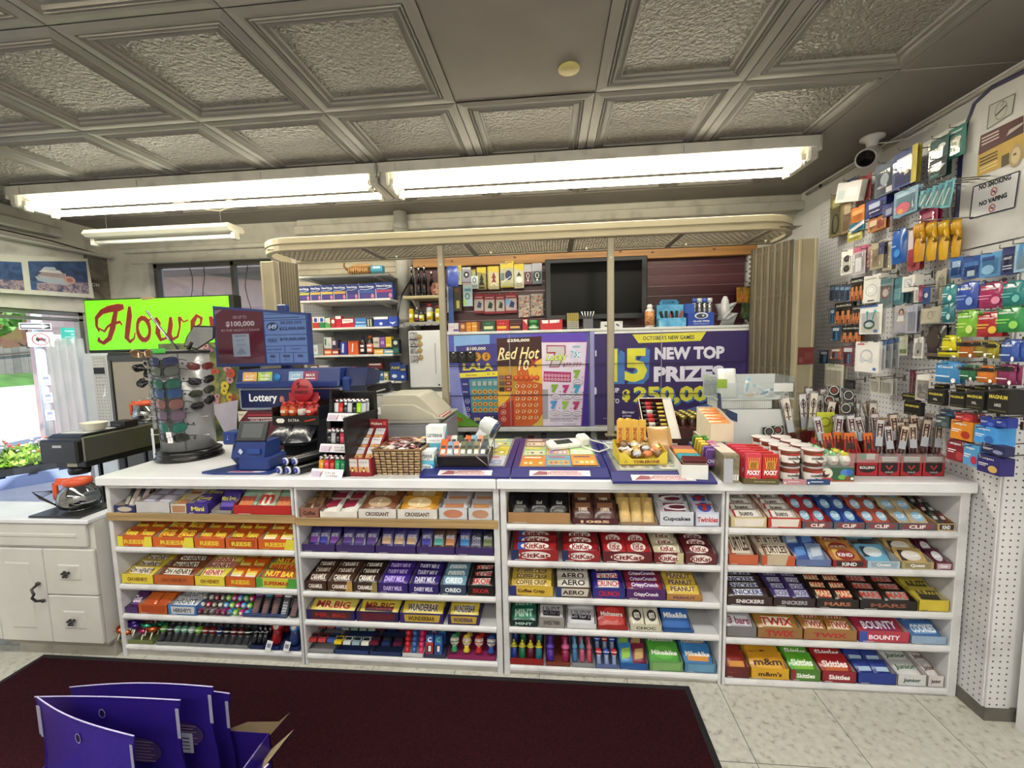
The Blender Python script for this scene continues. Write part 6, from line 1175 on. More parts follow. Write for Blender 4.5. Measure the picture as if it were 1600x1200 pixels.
# ---- left bay ----
row(0,0,[
(163,212,dict(c='#23285e',fe='#b8b0a0',ft='',h=.035,hb=.06,cols=4,rows=2,til=1.0,l=.10,t=.014,bl='navy box of slim wafers',m=[dict(n='slim dark wafer',name='wafer',c='#2a2830',tx='wafer',tc='#d8d0c8',ac='#c9c0b8',shape='b'),dict(n='slim pale wafer',name='wafer',c='#b9a8a4',ac='#e8e0dc',shape='b')])),
(212,266,dict(c='#b9b9bb',h=.055,hb=.085,cols=2,rows=3,til=.3,bl='pale grey carton of clear packets',ft='',m=[dict(n='clear lilac packet',name='candy_packet',c='#9a9ab4',ac='#c9c8d8',shape='r',c2='#b08a78')])),
(266,292,dict(c='#c9c2b8',h=.045,hb=.08,cols=1,rows=3,til=.4,bl='small cream and brown box',ft='',fp='#a87a5a',m=[dict(n='cream cookie packet',name='cookie_packet',c='#c8bca8',ac='#a06a48',shape='b',c2='#d8c040')])),
(292,326,dict(c='#3c2a7c',h=.05,hb=.06,cols=1,rows=3,til=.4,bl='purple speckled egg candy box',ft='Mini',ftc='#d8d060',m=[dict(n='purple egg candy packet',name='candy_packet',c='#3c2a7c',tx='Eggs',tc='#d8d060',ac='#57459c',shape='o')])),
(329,362,dict(c='#8a8680',h=.018,hb=.07,cols=1,rows=2,til=1.05,l=.12,t=.03,bl='grey tray of tall purple egg bags',ft='',m=[dict(n='tall purple egg candy bag',name='candy_bag',c='#3a2480',tx='Mini Eggs',tc='#dcd46a',th=.22,tw=.8,ac='#5c48a8',shape='b')])),
(364,456,dict(c='#a8201c',h=.045,hb=.095,cols=3,rows=3,til=.7,bl='large red carton of candy bags',ft='',inner='#8a1a18',m=[dict(n='teal and orange candy bag',name='candy_bag',c='#8fae9c',tx='maynards',tc='#c23a2a',ac='#c87a4a',shape='b'),dict(n='pale green candy bag',name='candy_bag',c='#a9b8a0',ac='#d8e0d0',shape='o',tx='m',tc='#c23a2a')]))])
row(0,1,[
(169,238,reese('orange and yellow peanut cup carton',fr='#d8cc3a',fl='#d8cc3a')),(238,303,reese('orange carton with yellow end',fr='#d8cc3a',m=[dict(n='brown and orange peanut packet',name='candy_packet',c='#a8481a',tx='PIECES',tc='#e0cc3c',ac='#c9581c',shape='p',c2='#d8cc3a')])),
(303,352,reese('orange open tray of peanut cups',rows=4)),(352,403,reese('orange open tray with picture front',fp='#a8441a',m=[dict(n='orange peanut cup twin pack',name='candy_packet',c='#cc5a1e',tx='Reese',tc='#e2d03c',ac='#8a3a18',shape='b')])),(403,461,reese('orange tray with yellow right side',fr='#d8cc3a',m=[dict(n='bright orange cup packet',name='candy_packet',c='#cf5e22',tx='Reese',tc='#e2d03c',ac='#e8e0d8',shape='b')]))])
oh=lambda c,n_,bl,**k:dict(dict(c=c,tx='OH HENRY!',tc='#c9a23a',ftc='#7a3a18',h=.048,cols=1,rows=5,bl=bl,m=[dict(n=n_,c='#7a4428' if c!=RY else '#b89a34',tx='OH HENRY!',tc='#2a1a10',ac='#e0d8c8',shape='r')]),**k)
row(0,2,[
(172,240,oh(RY,'yellow peanut bar','yellow carton of peanut bars',m=[dict(n='yellow peanut bar',c='#c8b43a',tx='OH HENRY!',tc='#3a1a10',ac='#e6dccb',shape='r')])),(240,304,oh('#b85c24','brown and white peanut bar','orange-brown carton of large peanut bars')),(304,352,oh(RY,'yellow crunchy bar','yellow carton with pink bars',m=[dict(n='yellow crunchy bar',c='#d8cc44',tx='HENRY',tc='#a82a3a',ac='#e8d8b0',shape='r'),dict(n='pink crunchy bar',c='#c87a70',tx='HENRY',tc='#8a2030',ac='#e8d8c0',shape='r')],by='row')),
(352,400,reese('orange carton of white cup packs',m=[dict(n='orange and white cup packet',name='candy_packet',c=RO,tx='Reese',tc='#e2d03c',ac='#d8d4d0',shape='b')])),(400,465,dict(c='#c9c23a',fl='#4a9a3c',fr='#4a9a3c',ft='SUPERMAX',ftc='#b8301c',h=.048,cols=1,rows=5,bl='yellow and green carton of nut bars',m=[dict(n='orange nut bar',c='#a8622a',tx='NUT BAR',tc='#e8d83c',ac='#b8381c',shape='r',c2='#5a9a3a'),dict(n='yellow nut bar',c='#d2c63c',tx='NUT BAR',tc='#b8301c',ac='#e0902c',shape='r')],by='row'))])
row(0,3,[
(175,216,dict(c='#4a2a66',h=.03,hb=.06,cols=1,rows=3,til=.8,l=.085,t=.028,bl='grey-purple tray of raisin candy bags',ft='',inner='#6a6268',m=[dict(n='purple glossy candy bag',name='candy_bag',c='#4c1f5e',tx='Gloss',tc='#e8dcec',ac='#6a3a80',shape='b')])),
(216,262,dict(c='#c05a20',h=.05,hb=.075,cols=2,rows=4,bl='orange box of pretzel sticks',ft='',fp='#a8451a',m=[dict(n='bright orange stick packet',name='candy_packet',c='#d8702c',ac='#b84a1a',shape='b')])),
(262,308,dict(c='#3f7ab8',h=.05,hb=.07,cols=1,rows=5,bl='blue and white cookie cream carton',fp='#c9ccd2',ft="HERSHEY'S",ftc='#3a4250',m=[dict(n='white and grey cream bar',c='#b8bcc4',tx="HERSHEY'S",tc='#3a424e',ac='#dfe2e6',shape='r')]))])
SZ=SHZ[0][3]+.001
def spot(u_,y,z):return(ux(u_,z,y),y,z)
b0=MB();b0.box(-.105,.105,-.1,.1,0,.0015,clr(.3));b0.box(-.105,.105,-.1,-.0985,0,.03,clr(.3));o=b0.build('clear_tray',loc=(ux(352,SZ,.11),.112,SZ));tag(o,'clear plastic tray of candy tubes on the fourth shelf, leftmost bay','tray')
tubes=[('pink','#c23a64'),('white','#c9c2c0'),('olive','#8a8a70'),('grey','#a8a59a'),('lime green','#6fb83a'),('magenta','#b82a78'),('sky blue','#4a90cc')]
def cand_tube(c,c2,loc,r,L,label,group,tilt=.35):
 t=thing('candy_tube',label,'candy tube',loc,0,group);t.rotation_euler=(-tilt,0,0)
 b=MB();b.lathe([(r*.9,.004),(r,.008),(r,L),(r*.8,L+.003)],mat(c,.2,0,'film',b=.1),n=12,axis='Y');b.build('barrel',t)
 b=MB();b.lathe([(.0001,-.001),(r*.9,.0),(r*1.02,.002),(r*1.02,.016)],mat(c2,.3),n=14,axis='Y');b.lathe([(.0001,-.0018),(r*.55,-.0015),(r*.55,.0)],mat('#e0dcd8',.3),n=12,axis='Y');b.build('cap',t)
k=0
for i in range(9):
 for j in range(3):
  nm,c=tubes[(i*2+j)%3 if i<4 else 4+(i+j)%3]
  r_=.0105 if i<4 else.0135;cand_tube('#8a8288' if i<4 else c,c,(ux(315+i*9,SZ,.11)if 0 else ux(314+i*9.2,SZ+.03,.03),.018+.02*j,SZ+.014+j*.024),r_,.09,'%s capped candy tube in the clear tray, fourth shelf, leftmost bay'%nm,nm+' candy tubes, leftmost bay',.12)
b=MB();b.box(-.11,.11,-.09,.10,0,.0015,P('#2a3a6a'));b.box(-.11,.11,-.09,-.0885,0,.02,P('#2f4478'));o=b.build('blue_tray',loc=(ux(431,SZ,.1),.105,SZ));tag(o,'blue tray of phone-shaped candy on the fourth shelf, leftmost bay','tray')
for i,(c,c2,nm)in enumerate([('#2a2632','#7a4a9a','violet-topped'),('#26242a','#3a90b8','blue-topped'),('#2a2426','#b83a58','pink-topped'),('#33363a','#d8dadc','white-topped'),('#241f20','#2a2224','all-black')]):
 for j in range(2):
  b=MB();b.M=Matrix.Rotation(1.0,4,'X');b.cbox(-.017,.017,-.05,.035,-.008,.008,mat(c,.2),.004);b.cbox(-.0175,.0175,.035,.05,-.009,.009,mat(c2,.3),.003);b.lay=0
  b.M=b.M@Matrix.Translation((0,0,.0082));b.art([('r',-.014,-.045,.014,.02,'#4a4e56')]+[('r',-.012+q*.008,-.04+p*.012,-.007+q*.008,-.032+p*.012,'#b8bcc4' if i==3 else '#8a4a40')for q in range(3)for p in range(5)]);b.home()
  o=b.build('phone_candy',loc=(ux(402+i*15,SZ+.03,.04),.045+.05*j,SZ+.045+j*.006));tag(o,'%s phone-shaped candy in the %s of the blue tray'%(nm,'front' if j==0 else 'back'),'candy toy',nm+' phone candies')
SB=SHZ[0][4]+.001
def toy_tray(u,u0,u1,c,label,z=None,d=.2,h=.02,name='toy_tray'):
 z=z or SHZ[u][4]+.001;x0,x1=ux(u0,z+.01,YF0),ux(u1,z+.01,YF0);w=x1-x0-.004;b=MB();tray_shell(b,w,d,h,h+.02,c,'#6a6a6a');o=b.build(name,loc=((x0+x1)/2,YF0+d/2,z));tag(o,label,'tray');return x0,x1,z+.002
def metallic_pop(c,loc,label,group,s=1.0):
 t=thing('twirl_candy',label,'candy toy',loc,0,group);t.rotation_euler=(-.5,0,0)
 b=MB();b.tube([(0,0,-.03*s),(0,0,.0)],.0035,'#e0d8c8',6);b.build('stick',t)
 b=MB();b.lathe([(.006*s,.0),(.016*s,.006),(.02*s,.018),(.012*s,.026),(.0001,.028)],mat(c,.18,.6,'film'),n=12)
 for a in range(5):b.quad([(.012*s*math.cos(a*1.26),.012*s*math.sin(a*1.26),.02),(.034*s*math.cos(a*1.26+.2),.034*s*math.sin(a*1.26+.2),.026),(.03*s*math.cos(a*1.26+.7),.03*s*math.sin(a*1.26+.7),.008)],mat(c,.18,.6,'film'))
 b.build('head',t)
x0,x1,z=toy_tray(0,185,240,'#6f7a4a','green cardboard tray of foil flowers, bottom shelf, leftmost bay')
r=random.Random(31);cc=[('orange','#c8622a'),('copper','#9a5a3a'),('purple','#4a2a80'),('pink','#c83a7a'),('teal','#2f9a80'),('gold','#c8a04a'),('brown','#6a3a2a')]
for k in range(22):
 f_=k/21;nm,c=cc[(0 if f_<.3 else 2 if f_<.6 else 3 if f_<.8 else 4)if k%3 else(k%7)]
 metallic_pop(c,(x0+(x1-x0)*(f_)+r.uniform(-.01,.01)-.01,.005+r.uniform(0,.10),z+.035+r.uniform(0,.055)),'%s foil flower lollipop in the green cardboard tray'%nm,nm+' foil flower lollipops')
x0,x1,z=toy_tray(0,243,388,'#7f8284','long clear-grey tray of novelty candy, bottom shelf, leftmost bay',h=.016)
def ballpop(c,loc,label,group,r_=.019,base=None,nm='ball_candy',clear=False):
 t=thing(nm,label,'candy toy',loc,0,group);t.rotation_euler=(-.4,0,0)
 b=MB();b.lathe([(r_*.55,-.04),(r_*.7,-.035),(r_*.6,-.008),(r_*.75,0)],mat(base or '#3a3c40',.3),n=12);b.build('handle',t)
 b=MB();b.ball((0,0,r_*.8),r_,r_,r_,mat(c,.08,0,'film',b=.05),14,9);b.build('ball',t)
 b=MB();b.lathe([(r_*1.02,r_*.7),(r_*1.04,r_*.8),(r_*1.02,r_*.9)],mat('#d8dcda',.2),n=14);b.build('ring',t)
lst=[('green','#5aa04a'),('dark grey','#3a3f40'),('mint','#6fa890'),('mint','#6fa890'),('pale aqua','#9fb8b0'),('lime','#7ab83a'),('dark red','#7a1f22'),('dark red','#7a1f22'),('navy','#1f2f5c'),('black','#1a1c1f'),('maroon','#5a1c22'),('maroon','#5a1c22'),('black','#15171c')]
for i,(nm,c)in enumerate(lst):
 for j in range(2):
  ballpop(c,(x0+(x1-x0)*(i+.5)/len(lst),.04+.06*j,z+.046+.012*j),'%s ball-topped candy in the long grey tray, bottom shelf'%nm,nm+' ball candies, leftmost bay',.0175)
x0,x1,z=toy_tray(0,389,413,'#1f2a52','navy tray of dark ring candy, bottom shelf, leftmost bay')
for j in range(3):
 for i in range(3):
  t=thing('ring_candy','dark bottle candy with silver ring in the navy tray, bottom shelf','candy toy',(x0+.012+i*(x1-x0-.02)/2.2,.04+.04*j,z+.03+.012*j),0,'dark ring candies');t.rotation_euler=(-.4,0,0)
  b=MB();b.lathe([(.010,-.028),(.012,-.024),(.012,.02),(.006,.028)],mat('#14161f',.15),n=12);b.build('bottle',t);b=MB();b.lathe([(.012,.026),(.0145,.030),(.012,.034),(.0095,.03),(.012,.026)],CHROME,n=14);b.build('ring',t)
for(ua,ub,c,nm)in((413,437,'#b8322c','red'),(438,468,'#3a86c8','blue')):
 x0,x1,z=toy_tray(0,ua,ub,'#1c2c66','blue tray holding %s round-topped candy dispensers'%nm)
 for j in range(2):
  t=thing('candy_dispenser','%s hooded round candy dispenser, %s in its blue tray'%(nm,('front','back')[j]),'candy toy',((x0+x1)/2,.06+.08*j,z+.05+.005*j),0);t.rotation_euler=(-.45,0,0)
  b=MB();b.lathe([(.018,-.048),(.024,-.04),(.022,.0),(.026,.02)],mat('#2a3a6e' if nm=='blue' else '#8a1c20',.25),n=16);b.build('body',t)
  b=MB();b.M=Matrix.Translation((0,0,.034));b.ball((0,0,0),.03,.026,.028,mat(c,.25),16,10);b.lathe([(.021,-.027),(.024,-.022),(.026,-.015)],mat(c,.25),n=18,axis='Y');b.build('hood',t)
  b=MB();b.M=Matrix.Translation((0,-.020,.032));b.ball((0,0,0),.018,.012,.018,mat('#dcd8d4',.3),14,8);b.build('face_ball',t)
 b=MB();b.cbox(-.014,.014,-.001,.001,-.02,.022,P('#d8dade'),.0005);b.at((0,-.0013,0)).art([('r',-.009,-.008,.009,.01,'#7a8090')]);b.home();o=b.build('white_tag',loc=((x0+x1)/2-.004,-.004,z+.03));o.rotation_euler=(-.3,.2,0);tag(o,'small white printed tag hanging at the %s dispensers'%nm,'tag')
# ---- second bay ----
row(1,0,[
(461,499,dict(c='#8a5a4a',h=.045,hb=.06,cols=2,rows=3,til=.7,l=.07,bl='brown-pink box of chocolate sticks',ft='Coffee',ftc='#3a1a14',m=[dict(n='brown chocolate stick',name='snack_stick',c='#8a6a4a',ac='#4a2a1a',shape='b')])),
(499,559,dict(c='#d8d2ca',h=.03,hb=.05,cols=2,rows=3,til=.45,t=.032,bl='white tray of cream roll twin packs',ft='',inner='#8a8070',m=[dict(n='white and crimson cake roll pack',name='cake_pack',c='#d2cfc8',ac='#8a1f38',shape='p',c2='#3a241c')])),
(559,620,dict(c='#cfccc8',h=.045,hb=.085,cols=1,rows=3,til=.6,t=.03,l=.095,bl='white-fronted box of brown croissant bags',ft='CROISSANT',ftc='#4a2a1c',m=[dict(n='brown spotted croissant bag',name='pastry_bag',c='#7a4a2c',tx='7',tc='#e8dcc8',th=.3,tw=.12,ac='#b8a080',shape='o')])),
(620,684,dict(c='#cfccc6',h=.045,hb=.085,cols=1,rows=3,til=.6,t=.03,l=.095,bl='white-fronted box of golden croissant bags',ft='CROISSANT',ftc='#4a2a1c',inner='#b88a2c',m=[dict(n='golden croissant bag',name='pastry_bag',c='#c08a2a',tx='7',tc='#f0e8d0',th=.3,tw=.12,ac='#d8c090',shape='o')])),
(685,731,dict(c='#c4c5ca',h=.055,hb=.075,cols=1,rows=3,til=.5,l=.075,bl='grey-white box with cookie picture',ft='',fe='#b8785a',m=[dict(n='white wavy cookie pack',name='cookie_packet',c='#cfcad0',ac='#b87a50',shape='b')])),
(731,777,dict(c='#c4c5ca',h=.055,hb=.075,cols=1,rows=3,til=.5,l=.075,bl='grey-white box with two-cookie picture',ft='',fe='#b08468',m=[dict(n='white pastry pack',name='cookie_packet',c='#cfcacc',ac='#b8804c',shape='b')]))])
dm=lambda bl,ms,**k:dict(dict(c='#38265e',inner='#a39a98',h=.035,hb=.075,cols=3,rows=2,til=1.0,l=.115,t=.014,ft='',bl=bl,m=ms,by='col'),**k)
def dmb(n_,c='#2a2266',ac='#6a3aa0',tx='DAIRY MILK'):return dict(n=n_,c=c,tx=tx,tc='#c9c4dc',th=.14,tw=.7,ac=ac,shape='b')
row(1,1,[(464,524,dm('grey-edged tray of purple milk bars, violet bases',[dmb('purple bar with magenta base',ac='#7a3aa0'),dmb('purple bar with blue base',ac='#3c3cb0')])),(524,586,dm('grey-edged tray of purple fruit bars',[dmb('purple bar with plum base',ac='#5a3a90')])),(586,650,dm('grey-edged tray of bars with cream bases',[dmb('purple bar with cream base',ac='#c9a98a')])),(650,711,dm('pale-edged tray of mixed flavour bars',[dmb('purple bar with yellow spot',ac='#3a3aa8'),dmb('brown bar with aqua stripe','#3a2418','#5ab0a8','MINIS'),dmb('brown bar with orange stripe','#4a2a1a','#c88a5a','MINIS')])),(711,778,dm('dark tray of blue and navy bars',[dmb('purple bar with sky-blue base',ac='#3a86c8'),dmb('navy bar with silver emblem','#15173a','#7a7a98','Oreo'),dmb('navy bar with green emblem','#15162c','#7a8a5a','Mint')]))])
def bx(c,bl,n_,bc,tx,tc,ac=None,**k):return dict(dict(c=c,bl=bl,h=.048,hb=.085,cols=1,rows=5,tx=tx,ftc=tc,tc=tc,m=[dict(n=n_,c=bc,tx=tx,tc=tc,**(dict(ac=ac,shape=k.pop('shape','r'))if ac else{}))]),**k)
row(1,2,[(470,511,bx('#3f2a20','dark brown caramel carton','brown caramel bar','#4a2f22','CARAMILK','#ece4d8',inner='#3a2a20')),(511,551,bx('#4a3020','dark brown caramel carton with gold corner','brown caramel bar with gold swirl','#4a2f22','CARAMILK','#ece4d8',fr='#b8924a')),(551,590,bx('#38291f','blackish brown caramel carton','blackish caramel bar','#33241c','CARAMILK','#f0eae0',fr='#8a7a4a')),
(590,638,bx('#32206a','purple carton of violet-striped bars','violet striped bar','#3c2488','DAIRY MILK','#c8b8e8','#5a34a8')),(638,686,bx('#2c1f66','deep purple carton of milk bars','deep purple milk bar','#2e2070','DAIRY MILK','#dcd8ee')),(687,729,bx('#33405c','blue-grey carton of bubbly bars','pale blue bubbly bar','#6f9ab0','OREO','#e8f0f4','#a8c4d0')),(730,778,bx('#17120f','black carton of toffee bars','black and red toffee bar','#1f1816','SKOR','#b8282c','#cfc8c0',shape='p',ftc='#a8242a'))])
row(1,3,[(474,555,bx('#2c1f5c','purple carton of large yellow bars','yellow and red large bar','#d2c25a','MR.BIG','#a8242c','#dccf78',shape='p',rows=4,fp='#4a2a20',ft='MR. BIG')),(556,623,bx('#2a1e50','dark purple carton of yellow dotted bars','yellow bar with dark dots','#cfc04a','MR.BIG','#8a2a20','#3a2440',shape='b',rows=4,fp='#5a1f2a',ft='')),(624,693,bx('#33206a','purple carton of yellow peanut wafers','yellow and purple peanut bar','#d0bc3c','WUNDERBAR','#2c2258','#d8cca0',shape='p',rows=4,fp='#b89a34',ftc='#3a2410',cols=1)),(699,749,bx('#2f2058','small purple carton of yellow peanut wafers','yellow wafer bar','#d0bc3c','WUNDERBAR','#2c2258','#d8cca0',shape='p',rows=4,fp='#b89a34'))])
def car(c,loc,label,group,rz=0,s=1.0):
 t=thing('toy_car',label,'toy car',loc,rz,group);t.rotation_euler=(-.45,0,rz)
 b=MB();m=mat(c,.15,0,'paint');b.prism([(-.036*s,.006),(.036*s,.006),(.036*s,.018*s),(.02*s,.021*s),(.010*s,.032*s),(-.014*s,.033*s),(-.024*s,.022*s),(-.036*s,.018*s)],-.016*s,.016*s,m,'X');b.build('body',t)
 b=MB();b.prism([(-.0235*s,.0225*s),(-.0145*s,.0315*s),(-.0155*s,.0318*s),(-.0255*s,.0228*s)],-.014*s,.014*s,mat('#1c2026',.08),'X');b.box(-.0165*s,.0165*s,-.012*s,.008*s,.0225*s,.030*s,mat('#1c2026',.08));b.build('window',t)
 for x in(-1,1):
  for y in(-1,1):
   b=MB();b.lathe([(.0001,-.003),(.007*s,-.003),(.007*s,.003),(.0001,.003)],mat('#121212',.6),(x*.0155*s,y*.022*s,.007*s),10,'X');b.build('wheel',t)
x0,x1,z=toy_tray(1,481,522,'#8f8f92','clear-grey tray of red and blue candy cars, bottom shelf, second bay')
for i,(nm,c)in enumerate([('red','#9a2a2c'),('red','#a8383a'),('blue','#3a5090')]):
 for j in range(2):car(c,(x0+.022+i*(x1-x0-.04)/2,.05+.085*j,z+.025+.01*j),'%s candy car in the leftmost toy tray, bottom shelf, second bay'%nm,'%s candy cars, leftmost toy tray'%nm,0,1.15)
x0,x1,z=toy_tray(1,522,577,'#2a3a6a','blue tray of yellow and white candy cars, bottom shelf, second bay')
for i,(nm,c)in enumerate([('yellow','#cdb422'),('white','#bfc6c2'),('pale blue','#8aa0ac'),('cream','#cfcfc4')]):
 for j in range(2):car(c if j==0 else '#7a8a84',(x0+.02+i*(x1-x0-.04)/3,.04+.08*j,z+.025+.015*j),'%s candy car in the %s of the blue toy tray, second bay'%(nm if j==0 else 'grey-green',('front','back')[j]),None if j==0 else 'grey-green candy cars',0,1.1)
x0,x1,z=toy_tray(1,577,628,'#24345c','navy tray of maroon and navy candy cars, bottom shelf, second bay')
for i,(nm,c)in enumerate([('maroon','#5a1c2a'),('navy','#1e2c50'),('plum','#4a1c34')]):
 for j in range(2):car(c,(x0+.022+i*(x1-x0-.045)/2,.045+.085*j,z+.025+.015*j),'%s rounded candy car in the navy tray, %s row'%(nm,('front','back')[j]),None,0,1.15)
x0,x1,z=toy_tray(1,628,662,'#c9c9cc','white tray of stacked-ball lollipops, bottom shelf, second bay')
for i,(nm,c)in enumerate([('red','#b82228'),('blue','#2a5a9c'),('pink','#c0285c')]):
 for j in range(2):
  t=thing('triple_ball_pop','%s stacked-ball lollipop in the white tray, %s row'%(nm,('front','back')[j]),'lollipop',(x0+.018+i*(x1-x0-.036)/2,.035+.06*j,z+.02+.02*j));t.rotation_euler=(-.35,0,0)
  b=MB()
  for q in range(3):b.ball((0,0,.02+q*.024),.0135,.0135,.0135,mat(c,.15),12,8)
  b.build('balls',t);b=MB();b.lathe([(.010,-.02),(.012,-.01),(.011,.01)],mat(c,.25),n=12);b.build('holder',t)
x0,x1,z=toy_tray(1,662,697,'#3a3a58','dark tray of boxed letter candies, bottom shelf, second bay')
for i,(nm,c,c2)in enumerate([('red','#a82a2c','#2a5aa8'),('blue','#2a58a8','#2a58a8')]):
 for j in range(2):
  b=MB();b.cbox(-.017,.017,-.015,.015,0,.08,P(c),.001);b.box(-.0172,.0172,-.0152,.0152,.05,.0802,P(c2));b.at((0,-.0156,0)).art([('t','C',0,.062,.022,'#e8ecf0' if i==0 else '#4ac070',dict(bold=.06)),('r',-.012,.008,.012,.04,'#1c1c28'),('r',-.004,.012,.008,.036,'#d8d8dc')]);b.home()
  o=b.build('letter_candy_box',loc=(x0+.022+i*.042,.035+.07*j,z+.004));o.rotation_euler=(-.3,0,0);tag(o,'%s boxed candy marked with a letter, %s of the dark tray'%(nm,('front','back')[j]),'candy box')
x0,x1,z=toy_tray(1,698,775,'#8a2458','magenta tray of ball-headed figures candy, bottom shelf, second bay')
for i,(nm,c)in enumerate([('green','#3a8a5a'),('yellow','#cdb83a'),('red','#b83430'),('blue','#2f4f98')]):
 for j in range(2):
  t=thing('globe_candy','%s capped clear globe candy in the magenta tray, %s row'%(nm,('front','back')[j]),'candy toy',(x0+.028+i*(x1-x0-.055)/3,.045+.08*j,z+.01+.02*j));t.rotation_euler=(-.3,0,0)
  b=MB();b.lathe([(.014,0),(.017,.006),(.010,.022),(.014,.03)],mat(c,.2),n=14);b.build('foot',t);b=MB();b.ball((0,0,.048),.022,.022,.022,mat('#8a7f78',.06,0,'swirl',cols=('#4a4440','#b8a890','#d8d4cc',c),scale=60),16,10);b.build('globe',t);b=MB();b.lathe([(.017,.060),(.016,.068),(.008,.074),(.0001,.075)],mat(c,.25),n=14);b.lathe([(.0225,.046),(.0232,.048),(.0225,.050)],mat(c,.25),n=16);b.build('cap',t)
# ---- third bay ----
row(2,0,[
(790,892,dict(c='#a07a50',h=.05,hb=.085,cols=3,rows=2,til=.75,t=.04,l=.11,bl='large brown tray of black licorice bags',ft='',inner='#8a6a48',m=[dict(n='glossy black snack bag',name='snack_bag',c='#0e0d10',tx='Gud',tc='#b8b8b8',th=.15,tw=.3)])),
(893,967,dict(c='#4a1a20',h=.028,hb=.07,cols=2,rows=3,til=.75,t=.03,l=.10,bl='maroon tray of brown cookie bags',ft='1085',ftc='#d8b890',m=[dict(n='dark brown cookie bag',name='snack_bag',c='#4a2a22',tx='1085',tc='#d8c8b0',th=.16,tw=.4,c2='#7a5238',shape='top')])),
(968,1029,dict(c='#8a7058',h=.014,hb=.07,cols=3,rows=2,til=.85,t=.03,l=.12,bl='low tray of yellow cake fingers',ft='',m=[dict(n='clear bag with yellow cake finger',name='cake_pack',c='#c8a868',ac='#d8b870',shape='o')])),
(1030,1085,dict(c='#c6c9d4',h=.062,hb=.085,cols=1,rows=3,til=.6,t=.025,l=.08,bl='white cupcake carton with dark lettering',ft='Cupcakes',ftc='#262634',fth=.36,ftw=.8,m=[dict(n='silver white cupcake pack',name='cake_pack',c='#c4c6d0',tx='C',tc='#e8e8ee',ac='#6a2434',shape='r')])),
(1086,1136,dict(c='#bfc4d8',h=.062,hb=.085,cols=1,rows=3,til=.6,t=.025,l=.08,bl='white and blue sponge cake carton with red lettering',ft='Twinkies',ftc='#b83020',fth=.38,ftw=.86,fp='#d0d4e4',m=[dict(n='white and blue sponge cake pack',name='cake_pack',c='#c2c6dc',tx='T',tc='#b83020',ac='#3a4aa0',shape='o')]))])
kk=lambda bl,n_,c0,ac,**k:dict(dict(c=c0,tx='KitKat',tc='#e8dfdc',ftc='#7a1418',fe='#dcd4d0',h=.05,hb=.085,cols=1,rows=5,bl=bl,m=[dict(n=n_,c=c0,tx='KitKat',tc='#8a1418' if ac=='#e2dcd8' else '#e8dcd8',ac=ac,shape='o',tw=.5)]),**k)
row(2,1,[(798,873,kk('red carton of large wafer bars, navy left edge','large red wafer bar','#8f1a1e','#e2dcd8',fl='#1f2a52',m=[dict(n='large red wafer bar',c='#8f1a1e',tx='KitKat',tc='#8a1418',ac='#dcd2cc',shape='o',tw=.5,c2='#2a4aa0')])),(878,939,kk('red carton of king wafer bars, navy left edge','king red wafer bar','#8c181e','#e2dcd8',fl='#1f2a52')),(941,1020,kk('dark maroon carton of round-faced wafer packs','bright red chunky pack','#b0202a','#b0202a',c='#5c141c',cols=2,rows=4,m=[dict(n='bright red chunky pack',c='#a81e26',tx='KitKat',tc='#8a1418',ac='#e0d4d0',shape='o',tw=.45,c2=None)])),(1021,1069,kk('maroon and cream carton of white wafer bars','cream wafer bar','#6a1a20','#e2dcd8',fr='#b8b08a',m=[dict(n='cream wafer bar',c='#c9c3a4',tx='KitKat',tc='#8a1820',ac='#e6e2d4',shape='o',tw=.5)])),(1070,1121,kk('dark brown-red carton of wafer bars','dark red wafer bar','#5a1a20','#e2dcd8'))])
row(2,2,[(792,865,bx('#c9a83a','yellow carton of coffee wafer bars','yellow and brown wafer bar','#cbb04a','COFFEE CRISP','#4a2414','#dcc888',fl='#26306a',ft='Coffee Crisp',rows=6)),(868,924,bx('#4a3424','brown and white bubbly bar carton','white bubbly bar','#cfcac0','AERO','#2a1c18','#dcd8d0',fl='#23386a',fp='#c4beb4',ftc='#2a1a14')),(925,978,bx('#2a2a7a','blue carton of crunch bars','blue and white crunch bar','#26268a','CRUNCH','#b8242c','#dedede',fth=.5)),(978,1041,bx('#4a2060','purple and red crispy bar carton','red and violet crispy bar','#8a2440','CrispyCrunch','#ece4ec','#5a2a78',rows=6)),(1041,1098,bx('#a8783a','golden brown peanut bar tray','yellow peanut butter bar','#d2b442','PEANUT','#4a2a58','#dcc464',rows=6,h=.03))])
